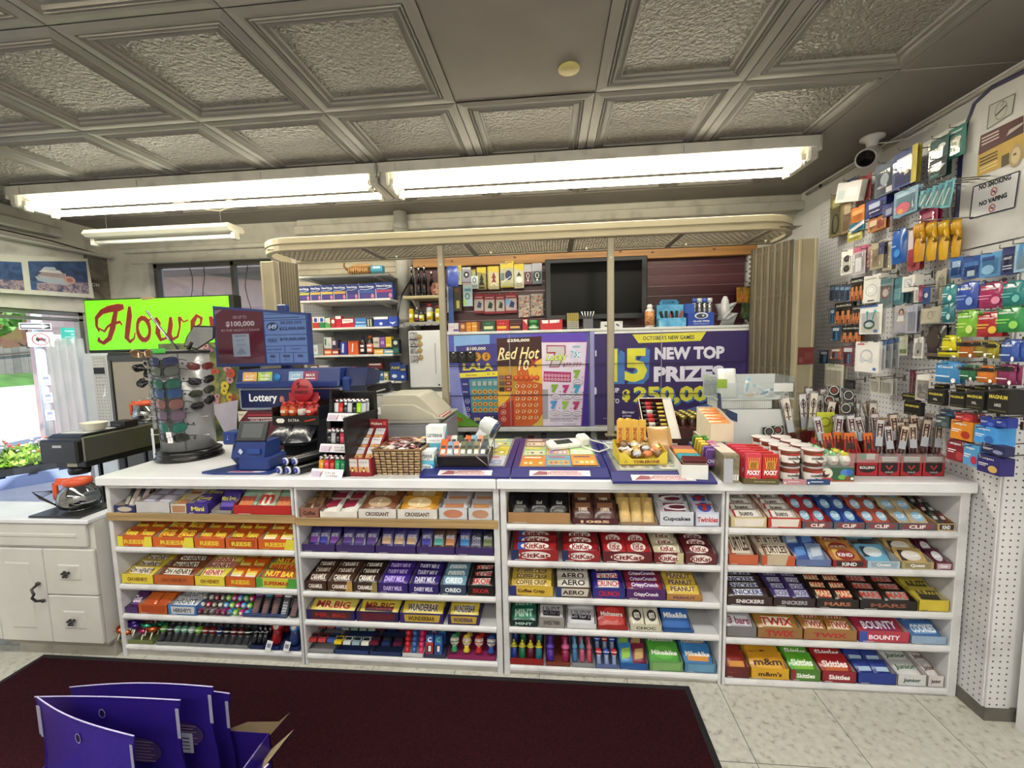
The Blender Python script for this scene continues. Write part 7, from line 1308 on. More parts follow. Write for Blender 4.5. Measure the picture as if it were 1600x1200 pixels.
row(2,3,[(793,840,bx('#0f2a24','dark green mint chocolate tray','shiny green mint bar','#1c5a44','MINT','#a8c8b8','#2a7a5c',rows=4,h=.03)),(841,883,bx('#8f8b88','grey carton of white and black bars','white and black slab bar','#c6c6ca',"LINDT",'#6a6a72','#1c1a1c',shape='b',rows=3,ft='SWISS THIN',ftc='#3a3838',til=.3)),(885,933,bx('#cfd0d4','white carton of white and black slabs','white slab bar','#d0d2d8',"LINDT",'#8a8c98','#1a1618',shape='b',rows=3,ft='',til=.3,h=.025)),(933,982,dict(c='#9a2420',h=.02,hb=.07,cols=1,rows=3,til=.7,l=.10,t=.03,bl='red tray of malt ball bags',ft='',m=[dict(n='bright red malt ball bag',name='candy_bag',c='#a82220',tx='Maltesers',tc='#f0e8e4',th=.18,tw=.8,ac='#b83028',shape='o')])),(984,1035,dict(c='#c8c4ae',h=.03,hb=.08,cols=2,rows=3,til=.7,l=.08,t=.022,bl='cream tray of black-spotted bags',ft='CHOC',ftc='#2a201c',m=[dict(n='cream and black candy bag',name='candy_bag',c='#cfcbb8',tx='em',tc='#f0eee4',th=.3,tw=.4,ac='#26201e',shape='o')])),(1036,1085,dict(c='#23508c',h=.012,hb=.05,cols=1,rows=2,til=.75,l=.11,t=.022,bl='low blue tray of fruit candy boxes',ft='',m=[dict(n='blue fruit candy box',name='candy_box',c='#2460a8',tx='Mike&Ike',tc='#f0f2f4',th=.2,tw=.85,shine=False,c2=None)]))])
x0,x1,z=toy_tray(2,793,850,'#8a1c18','red printed tray of yellow-headed candy figures, bottom shelf, third bay',h=.03)
b=MB();b.box(-(x1-x0)/2+.004,(x1-x0)/2-.004,0,.002,0,.055,P('#8f241a'));b.at((0,-.0005,.04)).art([('t','JUMPING',0,.002,.012,'#d8b83a',dict(w=.1))]);b.home();o=b.build('header_card',loc=((x0+x1)/2,.192,z+.05));tag(o,'red header card with yellow lettering at the back of a toy tray','card')
for i in range(4):
 for j in range(2):
  bc=[('blue','#1f3f8a'),('green','#1f6a4a'),('maroon','#5a1c30'),('teal','#2a6a7a')][i]
  t=thing('figure_candy','%s candy figure with yellow head in the red printed tray, %s row'%(bc[0],('front','back')[j]),'candy toy',(x0+.026+i*(x1-x0-.05)/3,.045+.08*j,z+.003+.012*j));t.rotation_euler=(-.25,0,0)
  b=MB();b.lathe([(.014,0),(.015,.003),(.015,.045),(.012,.05)],mat(bc[1],.15),n=14);b.build('barrel',t);b=MB();b.ball((0,0,.06),.011,.010,.010,mat('#d2c83a',.3),12,8);b.ball((0,0,.074),.005,.005,.006,mat('#e2d85a',.3),8,6);b.lathe([(.017,.050),(.018,.053),(.014,.056)],mat('#b8b43a',.3),n=14);b.build('head',t)
def bottle_candy(u0,u1,its,label,traycol,nm,hh=.08,rows=2,rr=.012):
 x0,x1,z=toy_tray(2,u0,u1,traycol,label)
 for i,(a,c,c2)in enumerate(its):
  for j in range(rows):
   t=thing(nm,'%s %s in the %s'%(a,nm.replace('_',' '),label.split(',')[0]),'candy toy',(x0+rr+.006+i*(x1-x0-2*rr-.012)/max(1,len(its)-1),.04+.075*j,z+.003+.014*j),0,'%s %s, third bay'%(a,nm.replace('_',' ')));t.rotation_euler=(-.3,0,0)
   b=MB();b.lathe([(rr*.9,0),(rr,.004),(rr,hh*.45),(rr*.75,hh*.55)],mat(c,.15),n=12);b.build('bottle',t)
   b=MB();b.lathe([(rr*.8,hh*.55),(rr*1.15,hh*.60),(rr*1.1,hh*.72),(rr*.5,hh*.80),(rr*.45,hh*.95),(.0001,hh)],mat(c2,.2),n=12);b.build('top',t)
bottle_candy(852,892,[('purple','#4a2a8a','#5a3aa8'),('pink','#8a2048','#c8588a')],'orange-edged tray of twist tubes, bottom shelf, third bay','#7a3a28','twist_candy',.09,2,.017)
bottle_candy(893,928,[('blue','#3a70a0','#5a9ac0'),('pink','#b05070','#6a9ab8'),('rose','#b84a5a','#c86a80')],'grey tray of bottle pops, bottom shelf, third bay','#8a8a90','bottle_candy',.095,2,.011)
x0,x1,z=toy_tray(2,930,967,'#5a6a9a','pale blue tray of twin lollipops, bottom shelf, third bay')
for i in range(3):
 for j in range(2):ballpop('#b82430' if(i+j)%2==0 else '#2a4aa8',(x0+.018+i*(x1-x0-.036)/2,.035+.07*j,z+.046+.012*j),'%s ball lollipop in the pale blue tray, third bay'%('red' if(i+j)%2==0 else 'blue'),('red' if(i+j)%2==0 else 'blue')+' ball lollipops, pale blue tray',.014,'#8a98b8','lollipop')
sv=SHZ[2]
row_=[(968,1014,dict(c='#2a5a9a',h=.03,hb=.07,cols=2,rows=3,til=.8,l=.085,t=.018,bl='blue carton of sour candy bags',ft='',by='col',m=[dict(n='blue and green candy bag',name='candy_bag',c='#3a80b8',ac='#8ab83a',shape='p'),dict(n='crimson candy bag',name='candy_bag',c='#7a1f3a',ac='#b89a5a',shape='p')])),(1014,1068,dict(c='#6a9a5c',h=.045,hb=.07,cols=1,rows=3,til=.6,l=.095,t=.02,bl='green carton of fruit candy boxes',ft='',fp='#7fae6a',m=[dict(n='green fruit candy box',name='candy_box',c='#4a9a34',tx='Mike&Ike',tc='#f2f4ec',th=.2,tw=.85,shine=False,ac='#58a83c',shape='o')])),(1069,1122,dict(c='#4a7aa0',h=.045,hb=.07,cols=1,rows=3,til=.6,l=.095,t=.02,bl='blue carton of orange-and-blue candy boxes',ft='',fp='#5f8fb0',m=[dict(n='blue and orange candy box',name='candy_box',c='#3a80c0',tx='Mike&Ike',tc='#f2f4ec',th=.2,tw=.85,shine=False,ac='#cf8a3a',shape='b')]))]
row(2,4,row_)
# ---- right bay ----
bu=lambda bl,c:dict(c=c,h=.045,hb=.09,cols=1,rows=5,bl=bl,ft='',inner='#c8b890',m=[dict(n='white hazelnut bar',c='#cfc8c0',tx='bueno',tc='#2a1c1c',ac='#e2ded8',shape='r',tw=.4,c2='#a83028'),dict(n='red and white hazelnut bar',c='#b8a8a0',tx='bueno',tc='#2a1c1c',ac='#dcd8d4',shape='r',tw=.4,c2='#a83028')],fp='#d8d0c8')
cl=lambda bl,c,ms,tl='CLIF',**k:dict(dict(c=c,h=.03,hb=.085,cols=2,rows=3,til=.65,l=.075,t=.014,bl=bl,fc='#4a525c',fp='#7a3a40',ft=tl,ftc='#e4e2e0',fth=.5,ftw=.45,inner='#8a6a4a',m=ms),**k)
en=lambda n_,c,ac,c2=None,tx='CLIF':dict(n=n_,name='energy_bar',c=c,tx=tx,tc='#e8ecf0',th=.2,tw=.5,ac=ac,shape='o',c2=c2)
row(3,0,[(1141,1199,bu('tan-edged carton of hazelnut bars','#c8b888')),(1199,1253,bu('red and white carton of hazelnut bars','#b83a2c')),
(1253,1302,cl('red-sided energy bar tray','#8f2a2c',[en('pale blue and red energy bar','#a83038','#8ab8d4')],inner='#9a3030')),(1302,1352,cl('blue-sided energy bar tray','#2a3f8a',[en('blue and white energy bar','#2a4a98','#8fbad8')],inner='#2c3c80')),(1352,1404,cl('rust-sided energy bar tray','#8a4030',[en('rust and sky blue energy bar','#b05040','#9ac4dc')])),(1404,1463,cl('tan-sided energy bar tray','#8f7a58',[en('tan and blue energy bar','#b8a888','#8ab8dc')])),(1464,1520,cl('tan nut bar tray with dark label','#b89a6c',[en('black nut bar','#1f1c1c','#4a3a30','#2a5a4a','KIND'),en('dark red nut bar','#2a2020','#6a2428',None,'KIND')],'KIND',fc='#b89a6c',fp='#2a2422',rows=4))])
row(3,1,[(1138,1186,dict(c='#b85a38',h=.045,hb=.09,cols=1,rows=2,til=.6,bl='dark tray with orange-edged turtle packs',ft='',inner='#3a2a20',m=[dict(n='white and brown nut cluster pack',name='candy_packet',c='#b8a898',tx='TURTLES',tc='#3a2018',ac='#d8ccbc',shape='r',c2='#a83a28')])),(1190,1243,dict(c='#b8a890',h=.045,hb=.09,cols=1,rows=4,til=.6,bl='striped orange and white carton of nut clusters',ft='',fl='#b8502c',fr='#b8502c',inner='#4a3a2c',m=[dict(n='cream nut cluster pack',name='candy_packet',c='#c8bca8',tx='TURTLES',tc='#3a2018',ac='#dcd0c0',shape='r',c2='#8a4a30')])),
(1243,1300,dict(c='#5a6a98',h=.03,hb=.09,cols=2,rows=3,til=.7,l=.08,bl='blue-grey tray of blue foil bars',ft='',inner='#b8b8c0',m=[dict(n='shiny blue foil bar',name='energy_bar',c='#2a4a98',ac='#5a8ac8',shape='p'),dict(n='pale blue foil bar',name='energy_bar',c='#7a92b8',ac='#b8c4d4',shape='p')])),
(1301,1354,cl('red-fronted nut bar tray','#8a1f22',[en('orange grain bar','#b87a3a','#8a2a22','#d0a858','KIND')],'KIND',fc='#8a1f22',fp='#2a2220',cols=1,rows=5)),(1355,1407,cl('pale blue protein bar tray','#a8bccc',[en('light blue protein bar','#6ab0d4','#d8e4ea','#2a3a4a','Quest')],'Quest',fc='#a8bccc',fp='#8aa0b0',cols=1,rows=2,inner='#a8a8a6')),(1408,1460,cl('tan protein bar tray','#b8a078',[en('tan and cream protein bar','#c0a468','#d8d0c8','#3a2c2a','Quest')],'Quest',fc='#a8986a',fp='#8a7c5c',cols=1,rows=4,inner='#8a8684')),(1461,1513,cl('maroon protein bar tray','#6a2038',[en('maroon protein bar','#5c1c34','#c8c0c8','#3a1420','Quest')],'Quest',fc='#6a2038',fp='#b8a8b0',cols=1,rows=4,inner='#8a8684'))])
sn=lambda bl,n_,c,tx,tc,bc,ac,**k:dict(dict(c=c,h=.04,hb=.085,cols=2,rows=5,bl=bl,ft=tx,ftc=tc,inner='#2a1c18',m=[dict(n=n_,c=bc,tx=tx,tc=tc if ac is None else k.pop('btc','#22306a'),ac=ac,shape='r')]),**k)
row(3,2,[(1136,1208,sn('dark brown carton of blue-lettered bars, larger','brown bar with blue lettering','#33201c','SNICKERS','#dcd8dc','#3a2624','#cfd0dc',cols=1,rows=6)),(1208,1275,sn('dark brown carton of twin blue-lettered bars','purple-brown bar with blue lettering','#2f1f1c','SNICKERS','#a8a4b0','#40306a','#c9c8dc',rows=6)),(1275,1343,sn('black carton of red-lettered bars','black bar with red lettering','#211815','MARS','#a86a50','#201410','#b03a2a',btc='#e8c8a0',rows=5)),(1343,1434,sn('wide black carton of orange-lettered bars','black bar with silver end','#1d1615','MARS','#8a5040','#251612','#9a9a9c',btc='#b8402a',rows=5)),(1435,1486,bx('#c9b43a','yellow peanut bar carton','yellow and black nut bar','#b8a840','NUTS','#3a3420','#2a2418',shape='b',rows=4,ft=''))])
row(3,3,[(1133,1183,bx('#6f6d70','grey carton of silver bars','silver foil bar','#b4b4be','3 bars','#8a3a58','#c8c8d0',rows=4,ft='')),(1183,1255,bx('#8a6438','gold-brown carton of red-lettered cookie bars, left','gold cookie bar with red lettering','#a87a34','TWIX','#b01c24','#dcd0b8',rows=4,ftc='#a8202a',fth=.6)),(1255,1340,bx('#94693a','gold-brown carton of red-lettered cookie bars, right','gold twin cookie bar','#a87834','TWIX','#b01c24','#dccfb4',rows=5,cols=2,ftc='#a8202a')),(1342,1422,bx('#b03a4c','pink-red carton with blue striped end','crimson coconut bar','#a82a44','BOUNTY','#e6e2f0','#7a2458',fl='#3a4aa0',rows=4,ftc='#f0e8f0')),(1423,1484,bx('#8fa8c4','pale blue carton of blue bars','blue and white cream bar','#3f6aa8','COOKIES','#e8eef4','#6a98c8',rows=4,ft='',h=.035))])
mm=lambda bl,n_,c,bc,tx,tc,ac,**k:dict(dict(c=c,h=.05,hb=.085,cols=1,rows=4,til=.65,l=.085,t=.022,bl=bl,ft=tx,ftc=tc,m=[dict(n=n_,name='candy_bag',c=bc,tx=tx,tc=tc,th=.3,tw=.8,ac=ac,shape='b')]),**k)
row(3,4,[(1132,1172,mm('dark red carton of red and gold bags','red and gold candy bag','#5c1a18','#8a241c','','#e0c060','#c88a3a',rows=5)),(1173,1234,mm('yellow carton of peanut candy bags','yellow peanut candy bag','#cf9e20','#c8901f','m&m','#3a1c14','#d8a838',ft="m&m's",rows=5)),(1235,1283,mm('green and red fruit candy carton','green fruit candy bag','#4a7a2c','#5aa82a','Skittles','#f2f4ee','#7ab83a',fl='#8a2a34')),(1284,1339,mm('red fruit candy carton','red fruit candy bag','#8a1f2c','#a81c22','Skittles','#f4eeee','#c2602c')),(1340,1401,mm('blue carton of round-faced mint boxes','blue candy bag with pale band','#23388a','#2c3f94','','#e0e8f4','#a8c4e0',cols=2,rows=4,l=.06)),(1402,1448,mm('white box stack with green lettering','white candy box with green lettering','#cfd0d0','#d4d6d6','Junior','#1f5a3a',None,til=.35,ftc='#2a4a3a')),(1449,1494,mm('white box stack with brown lettering','white candy box with brown lettering','#cfcaca','#d6d2d2','Junior','#4a1f1a',None,til=.35,ftc='#3a2420'))])
# ---------------- goods hanging on the right wall ----------------
def on_plane(u,v,X=None,Y=None):
 d=FW+RX*((u-800)/666.0)-UY*((v-600)/666.0);t=(X-CAMP.x)/d.x if X is not None else(Y-CAMP.y)/d.y;return CAMP+d*t
def c3(a):return(1240+a[0]/4.444,170+a[1]/4.444,1240+a[2]/4.444,170+a[3]/4.444)
def c4(a):return(1240+a[0]/4.444,400+a[1]/4.444,1240+a[2]/4.444,400+a[3]/4.444)
def c5(a):return(1400+a[0]/5,540+a[1]/5,1400+a[2]/5,540+a[3]/5)
def hang(px,c,label,cmds,name='hanging_packet',cat='packet',prot=.12,t=.012,n=1,kind='card',tilt=0.,bc='#e8e8e8',lean=0.,nolabel=None):
 u0,v0,u1,v1=px;X=3.86-prot
 for _ in range(3):p=on_plane((u0+u1)/2,(v0+v1)/2,X=X);X=pegx(p.y)-prot
 a=on_plane(u0,(v0+v1)/2,X=X);b_=on_plane(u1,(v0+v1)/2,X=X);tp=on_plane((u0+u1)/2,v0,X=X);bt=on_plane((u0+u1)/2,v1,X=X)
 w=abs(a.y-b_.y)*.98;h=tp.z-bt.z;b=MB();cm=P(c)if isinstance(c,str)else c
 if kind=='card':
  b.box(-w/2,w/2,0,.0012,-h,0,cm);b.cbox(-w*.42,w*.42,-t,0,-h*.94,-h*.25,mat('#ffffff',.08,0,'clear',a=.12,b=.1),.003)
 elif kind=='box':b.cbox(-w/2,w/2,0,t,-h,0,cm,.0012)
 elif kind=='bag':b.M=Matrix.Translation((0,t/2,-h/2))@Matrix.Rotation(math.pi/2,4,'X');b.pillow(w,h,t,cm if not isinstance(c,str)else FL(c),.05,7,7);b.home();b.box(-w*.3,w*.3,t/2-.0005,t/2+.0005,-h*.08,.006,cm)
 cc=[];
 for q in cmds:
  k=q[0]
  if k=='r':cc.append(('r',(q[1]-.5)*w,(q[2]-1)*h,(q[3]-.5)*w,(q[4]-1)*h,q[5]))
  elif k=='e':cc.append(('e',(q[1]-.5)*w,(q[2]-1)*h,q[3]*w,q[4]*h,q[5]))
  elif k=='o':cc.append(('o',(q[1]-.5)*w,(q[2]-1)*h,q[3]*w,q[4]*h,q[5]*w,q[6]))
  elif k=='t':cc.append(('t',q[1],(q[2]-.5)*w,(q[3]-1)*h,q[4]*h,q[5],dict(w=q[6]*w,bold=.03)))
  elif k=='p':cc.append(('p',[((x-.5)*w,(y-1)*h)for x,y in q[1]],q[2]))
  elif k=='l':cc.append(('l',[((x-.5)*w,(y-1)*h)for x,y in q[1]],q[2]*w,q[3]))
 b.at((0,(-.0006 if kind!='bag' else-.0012)if kind!='card' else-.0004,0)).art(cc);b.home()
 me=b.mesh(name);os_=[]
 for i in range(n):
  o=bpy.data.objects.new(name,me);COL.objects.link(o);o.location=(X+i*.017,p.y-.0*i,tp.z);o.rotation_euler=(lean,tilt,-math.pi/2+.0)
  if i==0:tag(o,label,cat)
  else:tag(o,' '.join((nolabel or label).split()[:12])+', behind the front one',cat,(nolabel or label)+' rear')
  os_.append(o)
 if kind!='none' and h<.35:
  hb=MB();L=prot+.03;wz=tp.z-.004
  hb.tube([(X-.03,p.y,wz+.012),(X-.03,p.y,wz),(X+.0,p.y,wz+.002),(pegx(p.y),p.y,wz+.008)],.0022,HOOK,6);hb.cbox(pegx(p.y)-.004,pegx(p.y),p.y-.006,p.y+.006,wz-.01,wz+.02,HOOK,.001)
  tag(hb.build('peg_hook'),'wire hook carrying the '+' '.join(label.split()[:9]),'hook')
 return os_
wr=lambda*a:[('r',.12,.1,.88,.3,'#e8e8ea')]+list(a)
H=hang
H(c3((1070,125,1195,335)),'#2a7a72','teal-green razor pack hanging highest beside the curved sign',[('e',.5,.6,.25,.08,'#cfd8d8'),('p',[(.4,.1),(.55,.1),(.7,.6),(.55,.6)],'#bcc8c8'),('t','razor',.5,.85,.06,'#e8f0f0',.6)],'razor_pack','razor',.05)
H(c3((945,205,1070,475)),'#1d4c4c','dark green razor pack left of the highest teal one',[('p',[(.45,.15),(.6,.15),(.75,.75),(.6,.78)],'#cdd6d6'),('e',.65,.78,.2,.06,'#dfe6e6'),('r',.1,.06,.6,.2,'#121a1c'),('t','xtra',.35,.3,.06,'#e8f0f0',.5)],'razor_pack','razor',.07,n=2)
H(c3((940,345,1060,480)),'#1a2c30','black and teal razor pack below the dark green one',[('p',[(.1,.45),(.6,.35),(.95,.6),(.6,.7),(.15,.62)],'#d8dcdc'),('r',.1,.1,.6,.25,'#3a7a78')],'razor_pack','razor',.09)
H(c3((565,375,700,600)),'#4c5868','grey-blue adhesive pack left of the blue and yellow one',[('e',.5,.5,.22,.18,'#9ba8b4'),('r',.6,.06,.9,.22,'#d8d8d8'),('t','GLUE',.4,.3,.07,'#dce2e8',.5)],'tape_pack','packet',.10,n=3)
H(c3((690,285,855,535)),'#27387c','blue pack with yellow right edge below the security camera',[('r',.78,0,1,1,'#c8b83c'),('r',.15,.7,.75,.82,'#dce0e8'),('p',[(.5,.3),(.68,.35),(.6,.65),(.45,.6)],'#d8d0b0'),('t','super',.45,.55,.07,'#e8ecf4',.55)],'adhesive_pack','packet',.10,n=2)
H(c3((440,470,535,640)),'#8a2228','dark red pack behind the white tilted box',[('e',.5,.4,.25,.2,'#5a1418')],prot=.06)
H(c3((300,505,475,640)),'#d6d4d0','white box tilted on its hook near the left end',[('r',.1,.15,.4,.6,'#b8c4c0'),('r',.5,.3,.9,.7,'#e6e4e0')],'white_box','box',.10,.03,kind='box',tilt=.25)
H(c3((335,495,430,560)),'#4a4870','small violet-grey pack above the white tilted box',[('r',.2,.2,.8,.5,'#c8c8d8')],prot=.05)
H(c3((250,600,335,885)),'#77704a','olive tool pack on the leftmost upper hook',[('o',.5,.3,.3,.25,.1,'#26281f'),('r',.2,.7,.8,.9,'#a89f6a')],prot=.06,n=2)
H(c3((335,640,410,860)),'#8a7458','brown card pack right of the olive tool pack',[('r',.2,.6,.8,.9,'#b8a484')],prot=.07)
H(c3((400,680,492,785)),'#cf7a2a','orange packet among the upper left hooks',[('r',.1,.5,.9,.8,'#e0a860')],prot=.10)
H(c3((385,790,490,850)),'#2a6a88','small blue packet under the orange one',[('p',[(0,0),(1,.6),(1,1),(0,.4)],'#d8d8d8')],prot=.10)
H(c3((375,845,475,915)),'#bdb24c','yellow-green packet under the small blue one',[('r',.1,.4,.9,.7,'#e0dcb0')],prot=.09)
H(c3((500,625,640,745)),'#232f78','navy patch packs left of the pink-blue pouch',[('r',.15,.5,.7,.8,'#b8c4e0'),('t','pads',.45,.3,.12,'#c8d0e8',.5)],prot=.10,n=3)
H(c3((620,655,725,740)),'#263080','small navy pack touching the pink-blue pouch',[('r',.2,.1,.6,.6,'#8f9ab8')],prot=.11)
H(c3((695,560,860,735)),'#7fa8c0','light blue pouch with pink sweets print in the middle',[('e',.4,.3,.3,.22,'#d85a78'),('e',.3,.2,.12,.1,'#e0a03a'),('r',.1,.75,.9,.9,'#a8c4d4')],'pink_pouch','packet',.12,n=2)
H(c3((515,750,640,845)),'#b87a4a','orange-brown packet under the navy patch packs',[('r',.1,.4,.5,.8,'#d8c0a0'),('e',.7,.4,.2,.3,'#8a3a28')],prot=.09,n=2)
for i in range(5):H(c3((880+i*42,560-i*18,960+i*40,670+i*2)),'#3f94a4' if i%2 else '#6ab4bc','%s toothbrush pack in the fanned teal cluster'%('leftmost','second','middle','fourth','rightmost')[i],[('l',[(.2,.1),(.7,.9)],.12,'#d8e6e8'),('r',.3,.7,.8,.9,'#2a6a88')],'toothbrush_pack','toothbrush',.12+.01*i,tilt=.15)
H(c3((870,690,1000,800)),'#a02a58','magenta packet above the yellow rubber gloves',[('r',.2,.4,.8,.7,'#c86a8a')],prot=.08,n=2)
H(c3((780,830,868,1120)),'#a84850','red and clear brush pack left of the yellow gloves',[('r',.2,.5,.6,.95,'#d8c8c8'),('e',.5,.2,.3,.12,'#8a1f28')],prot=.09,n=2,kind='bag',t=.02)
H(c3((662,845,762,1075)),'#1f5cb0','bright blue glossy bag left of the yellow gloves',[('e',.6,.3,.2,.12,'#3a86d0'),('r',.2,.5,.5,.55,'#8ab4e0')],prot=.11,kind='bag',t=.03)
H(c3((535,925,625,1110)),'#a89c84','beige hair accessory card with navy corner',[('r',.6,.5,1,.95,'#3a3c6a'),('e',.4,.4,.15,.1,'#7a6a58')],prot=.10,n=2)
H(c3((620,945,685,1120)),'#b8b09c','second beige card beside the bright blue bag',[('l',[(.3,.1),(.6,.9)],.1,'#8a8272')],prot=.08,n=2)
H(c3((480,965,540,1100)),'#b88a88','dusty pink card of hair clips',[('e',.4,.7,.15,.08,'#7a4a48'),('e',.6,.4,.15,.08,'#7a4a48')],prot=.09)
H(c3((412,955,500,1150)),'#b8b0b4','clear pink-topped sleeve on the left hooks',[('r',0,.8,1,1,'#b8607a'),('r',.2,.1,.7,.6,'#d4d4d8')],prot=.10,n=2)
H(c3((330,985,410,1150)),'#dcdad4','white card with two black round magnets',[('e',.5,.66,.28,.14,'#1a1a1c'),('e',.5,.66,.12,.06,'#4a4a4c'),('e',.5,.25,.28,.14,'#1a1a1c'),('e',.5,.25,.12,.06,'#4a4a4c')],prot=.10)
for i in range(4):
 px=c3((850+i*66,790-i*8,940+i*60,1065-i*6));X=3.70;p=on_plane((px[0]+px[2])/2,px[1],X=X);q=on_plane((px[0]+px[2])/2,px[3],X=X);w=abs(on_plane(px[0],px[1],X=X).y-on_plane(px[2],px[1],X=X).y);h=p.z-q.z
 b=MB();ym=mat(('#c9921a','#d2a21f','#d8aa22','#cf9c1c')[i],.35,0,'film',b=.3);b.M=Matrix.Translation((0,0,-h*.62))@Matrix.Rotation(math.pi/2,4,'X');b.pillow(w*.8,h*.7,.02,ym,.02,6,6);b.home()
 for f_ in range(4):b.tube([(-w*.28+f_*w*.18,-.004,-h*.35),(-w*.26+f_*w*.17,-.012,-h*.12),(-w*.24+f_*w*.17,-.008,-h*.02)],.010,ym,8,.006)
 b.tube([(w*.32,-.004,-h*.5),(w*.42,-.012,-h*.38),(w*.40,-.016,-h*.25)],.010,ym,8,.007)
 o=b.build('rubber_gloves',loc=(X+.02*i*0+.012*i,p.y,p.z));o.rotation_euler=(0,.05,-math.pi/2);tag(o,'bagged yellow rubber gloves, %s of the four'%('leftmost','second','third','rightmost')[i],'gloves')
b=MB();g0=on_plane(1431,345,X=3.70);g1=on_plane(1492,345,X=3.70);b.tube([(3.69,g0.y,g0.z),(3.69,g1.y,g1.z+.01),(pegx(g1.y),g1.y,g1.z+.01)],.0025,HOOK,6);tag(b.build('peg_hook'),'wire bar holding the yellow rubber gloves','hook')
for a,c,n_,cm in[((1082,1030,1180,1170),'#2f62a8','blue wipes pack, first in the blue row under the sign',[('r',.2,.5,.8,.8,'#a8c4e4')]),((1170,1025,1300,1175),'#23509c','blue pack with pale window, second in the blue row',[('r',.3,.1,.7,.35,'#b8c8d4'),('r',.1,.55,.9,.75,'#3f78c0')]),((1292,1000,1440,1165),'#5a9ad0','sky blue pack with round emblem in the blue row',[('e',.4,.3,.3,.2,'#8fc0e4'),('r',.1,.7,.7,.85,'#23448a')]),((1445,960,1540,1150),'#23306c','navy pack with white lines in the blue row',[('r',.1,.3,.8,.34,'#c8d0e4'),('r',.1,.2,.8,.24,'#c8d0e4'),('t','ADULT',.45,.6,.08,'#e8ecf4',.6)]),((1535,930,1640,1130),'#9cc4dc','pale blue pack at the right end of the blue row',[('p',[(.1,.2),(.5,.6),(.6,1),(.3,1)],'#4a8ac0')])]:
 H(c3(a),c,n_,cm,'wipes_pack','packet',.10,n=2)
for i in range(4):H(c4((250+i*34,205,285+i*34,310)),'#27456c','slim blue battery card, %s of four on the battery hook'%('first','second','third','fourth')[i],[('r',.1,.7,.9,.9,'#7a94b0'),('r',.2,.1,.8,.6,'#1a2c48')],'battery_card','batteries',.08+.005*i)
dur=[('r',0,.0,1,.4,'#a85c34'),('r',.1,.05,.25,.6,'#c9804a'),('r',.4,.05,.55,.6,'#c9804a'),('r',.7,.05,.85,.6,'#c9804a'),('r',.12,.02,.2,.2,'#17140f'),('r',.42,.02,.5,.2,'#17140f'),('r',.72,.02,.8,.2,'#17140f'),('t','DURACELL',.5,.85,.09,'#d0ccc4',.8)]
for a,n_ in[((392,150,490,305),'black and copper battery card, top right of the battery group'),((282,322,410,470),'large black and copper battery card in the middle of the battery group'),((405,345,470,470),'narrow copper battery card right of the large one'),((330,485,468,600),'wide copper battery card in the third battery row')]:H(c4(a),'#1a1614',n_,dur,'battery_card','batteries',.09,n=2)
for a,c,n_ in[((252,365,285,470),'#2a6a98','bright blue battery card at the left edge of the group'),((262,490,325,590),'#274a70','dark blue battery card in the third battery row'),((178,655,240,748),'#1f3c68','navy battery card at the bottom left of the group'),((255,640,330,715),'#b06a44','copper-topped battery card, bottom row'),((335,625,418,762),'#7a4450','red and blue striped battery card in the bottom row')]:H(c4(a),c,n_,[('r',.15,.7,.85,.9,'#c8ccd4'),('r',.2,.1,.35,.6,'#1a2030'),('r',.5,.1,.65,.6,'#4a90c0')],'battery_card','batteries',.09)
H(c4((482,132,600,325)),'#d6d4ce','white boxed cable with round window, top of the phone goods',[('e',.5,.45,.34,.22,'#b4b6b4'),('e',.5,.45,.28,.18,'#e2e2de'),('o',.5,.45,.2,.14,.04,'#c4c4c0'),('r',.3,.06,.7,.1,'#2a2a2a'),('r',.1,.85,.8,.88,'#8a8a88')],'cable_box','cable',.12,.02,2,'box')
H(c4((588,150,690,360)),'#7c8a8c','grey pack with loop cable right of the white boxed cable',[('e',.5,.5,.3,.2,'#8a5a50'),('e',.5,.5,.2,.13,'#b8b4b0'),('r',.1,.8,.9,.95,'#4a6a74')],'cable_pack','cable',.11,n=2)
H(c4((672,150,765,340)),'#4a7a84','teal-grey phone accessory pack with black hook tab',[('r',.2,.2,.8,.6,'#6a98a0')],'cable_pack','cable',.10,n=3)
H(c4((752,135,840,248)),'#dcdad4','small white square earphone box',[('r',.2,.25,.8,.8,'#b8bcbe'),('o',.5,.5,.2,.2,.05,'#e8e8e8')],'earphone_box','box',.10,.02,2,'box')
H(c4((837,205,870,320)),'#e0dede','slim white stick pack beside the pink one',[],prot=.1);H(c4((868,205,905,310)),'#a8345a','slim pink stick pack',[('r',.2,.3,.8,.6,'#c86a88')],prot=.1);H(c4((895,215,948,330)),'#2c4a8a','blue pack with a white emblem beside the slim pink one',[('e',.5,.5,.25,.15,'#c8d4e4')],prot=.1)
H(c4((988,92,1058,310)),'#b4ae9c','beige clear cable pack below the gloves',[('o',.5,.75,.2,.08,.05,'#6a6458'),('l',[(.5,.1),(.5,.6)],.05,'#d8d4c8')],'cable_pack','cable',.07,n=2)
H(c4((455,342,612,542)),'#dcdcd8','white card with teal earphones coiled on it',[('o',.45,.33,.26,.17,.08,'#1f4e58'),('e',.45,.33,.1,.08,'#c8d4d4'),('l',[(.35,.5),(.35,.75)],.04,'#2f9aa0'),('l',[(.6,.5),(.68,.78)],.04,'#2f9aa0'),('e',.35,.76,.06,.05,'#3ab0b8'),('e',.7,.78,.06,.05,'#3ab0b8'),('r',0,.93,.8,1,'#3a5a98'),('e',.75,.1,.09,.06,'#4a6ab0')],'earphone_card','earphones',.13,n=2)
H(c4((700,335,785,532)),'#a8a4a4','grey card with a portrait of a woman in white',[('e',.55,.72,.22,.12,'#3a2824'),('e',.55,.70,.13,.09,'#c09080'),('p',[(.2,.4),(.85,.4),(.75,.6),(.35,.6)],'#d8d0d0'),('r',0,0,1,.25,'#9a98ac')],'portrait_card','card',.10,n=2)
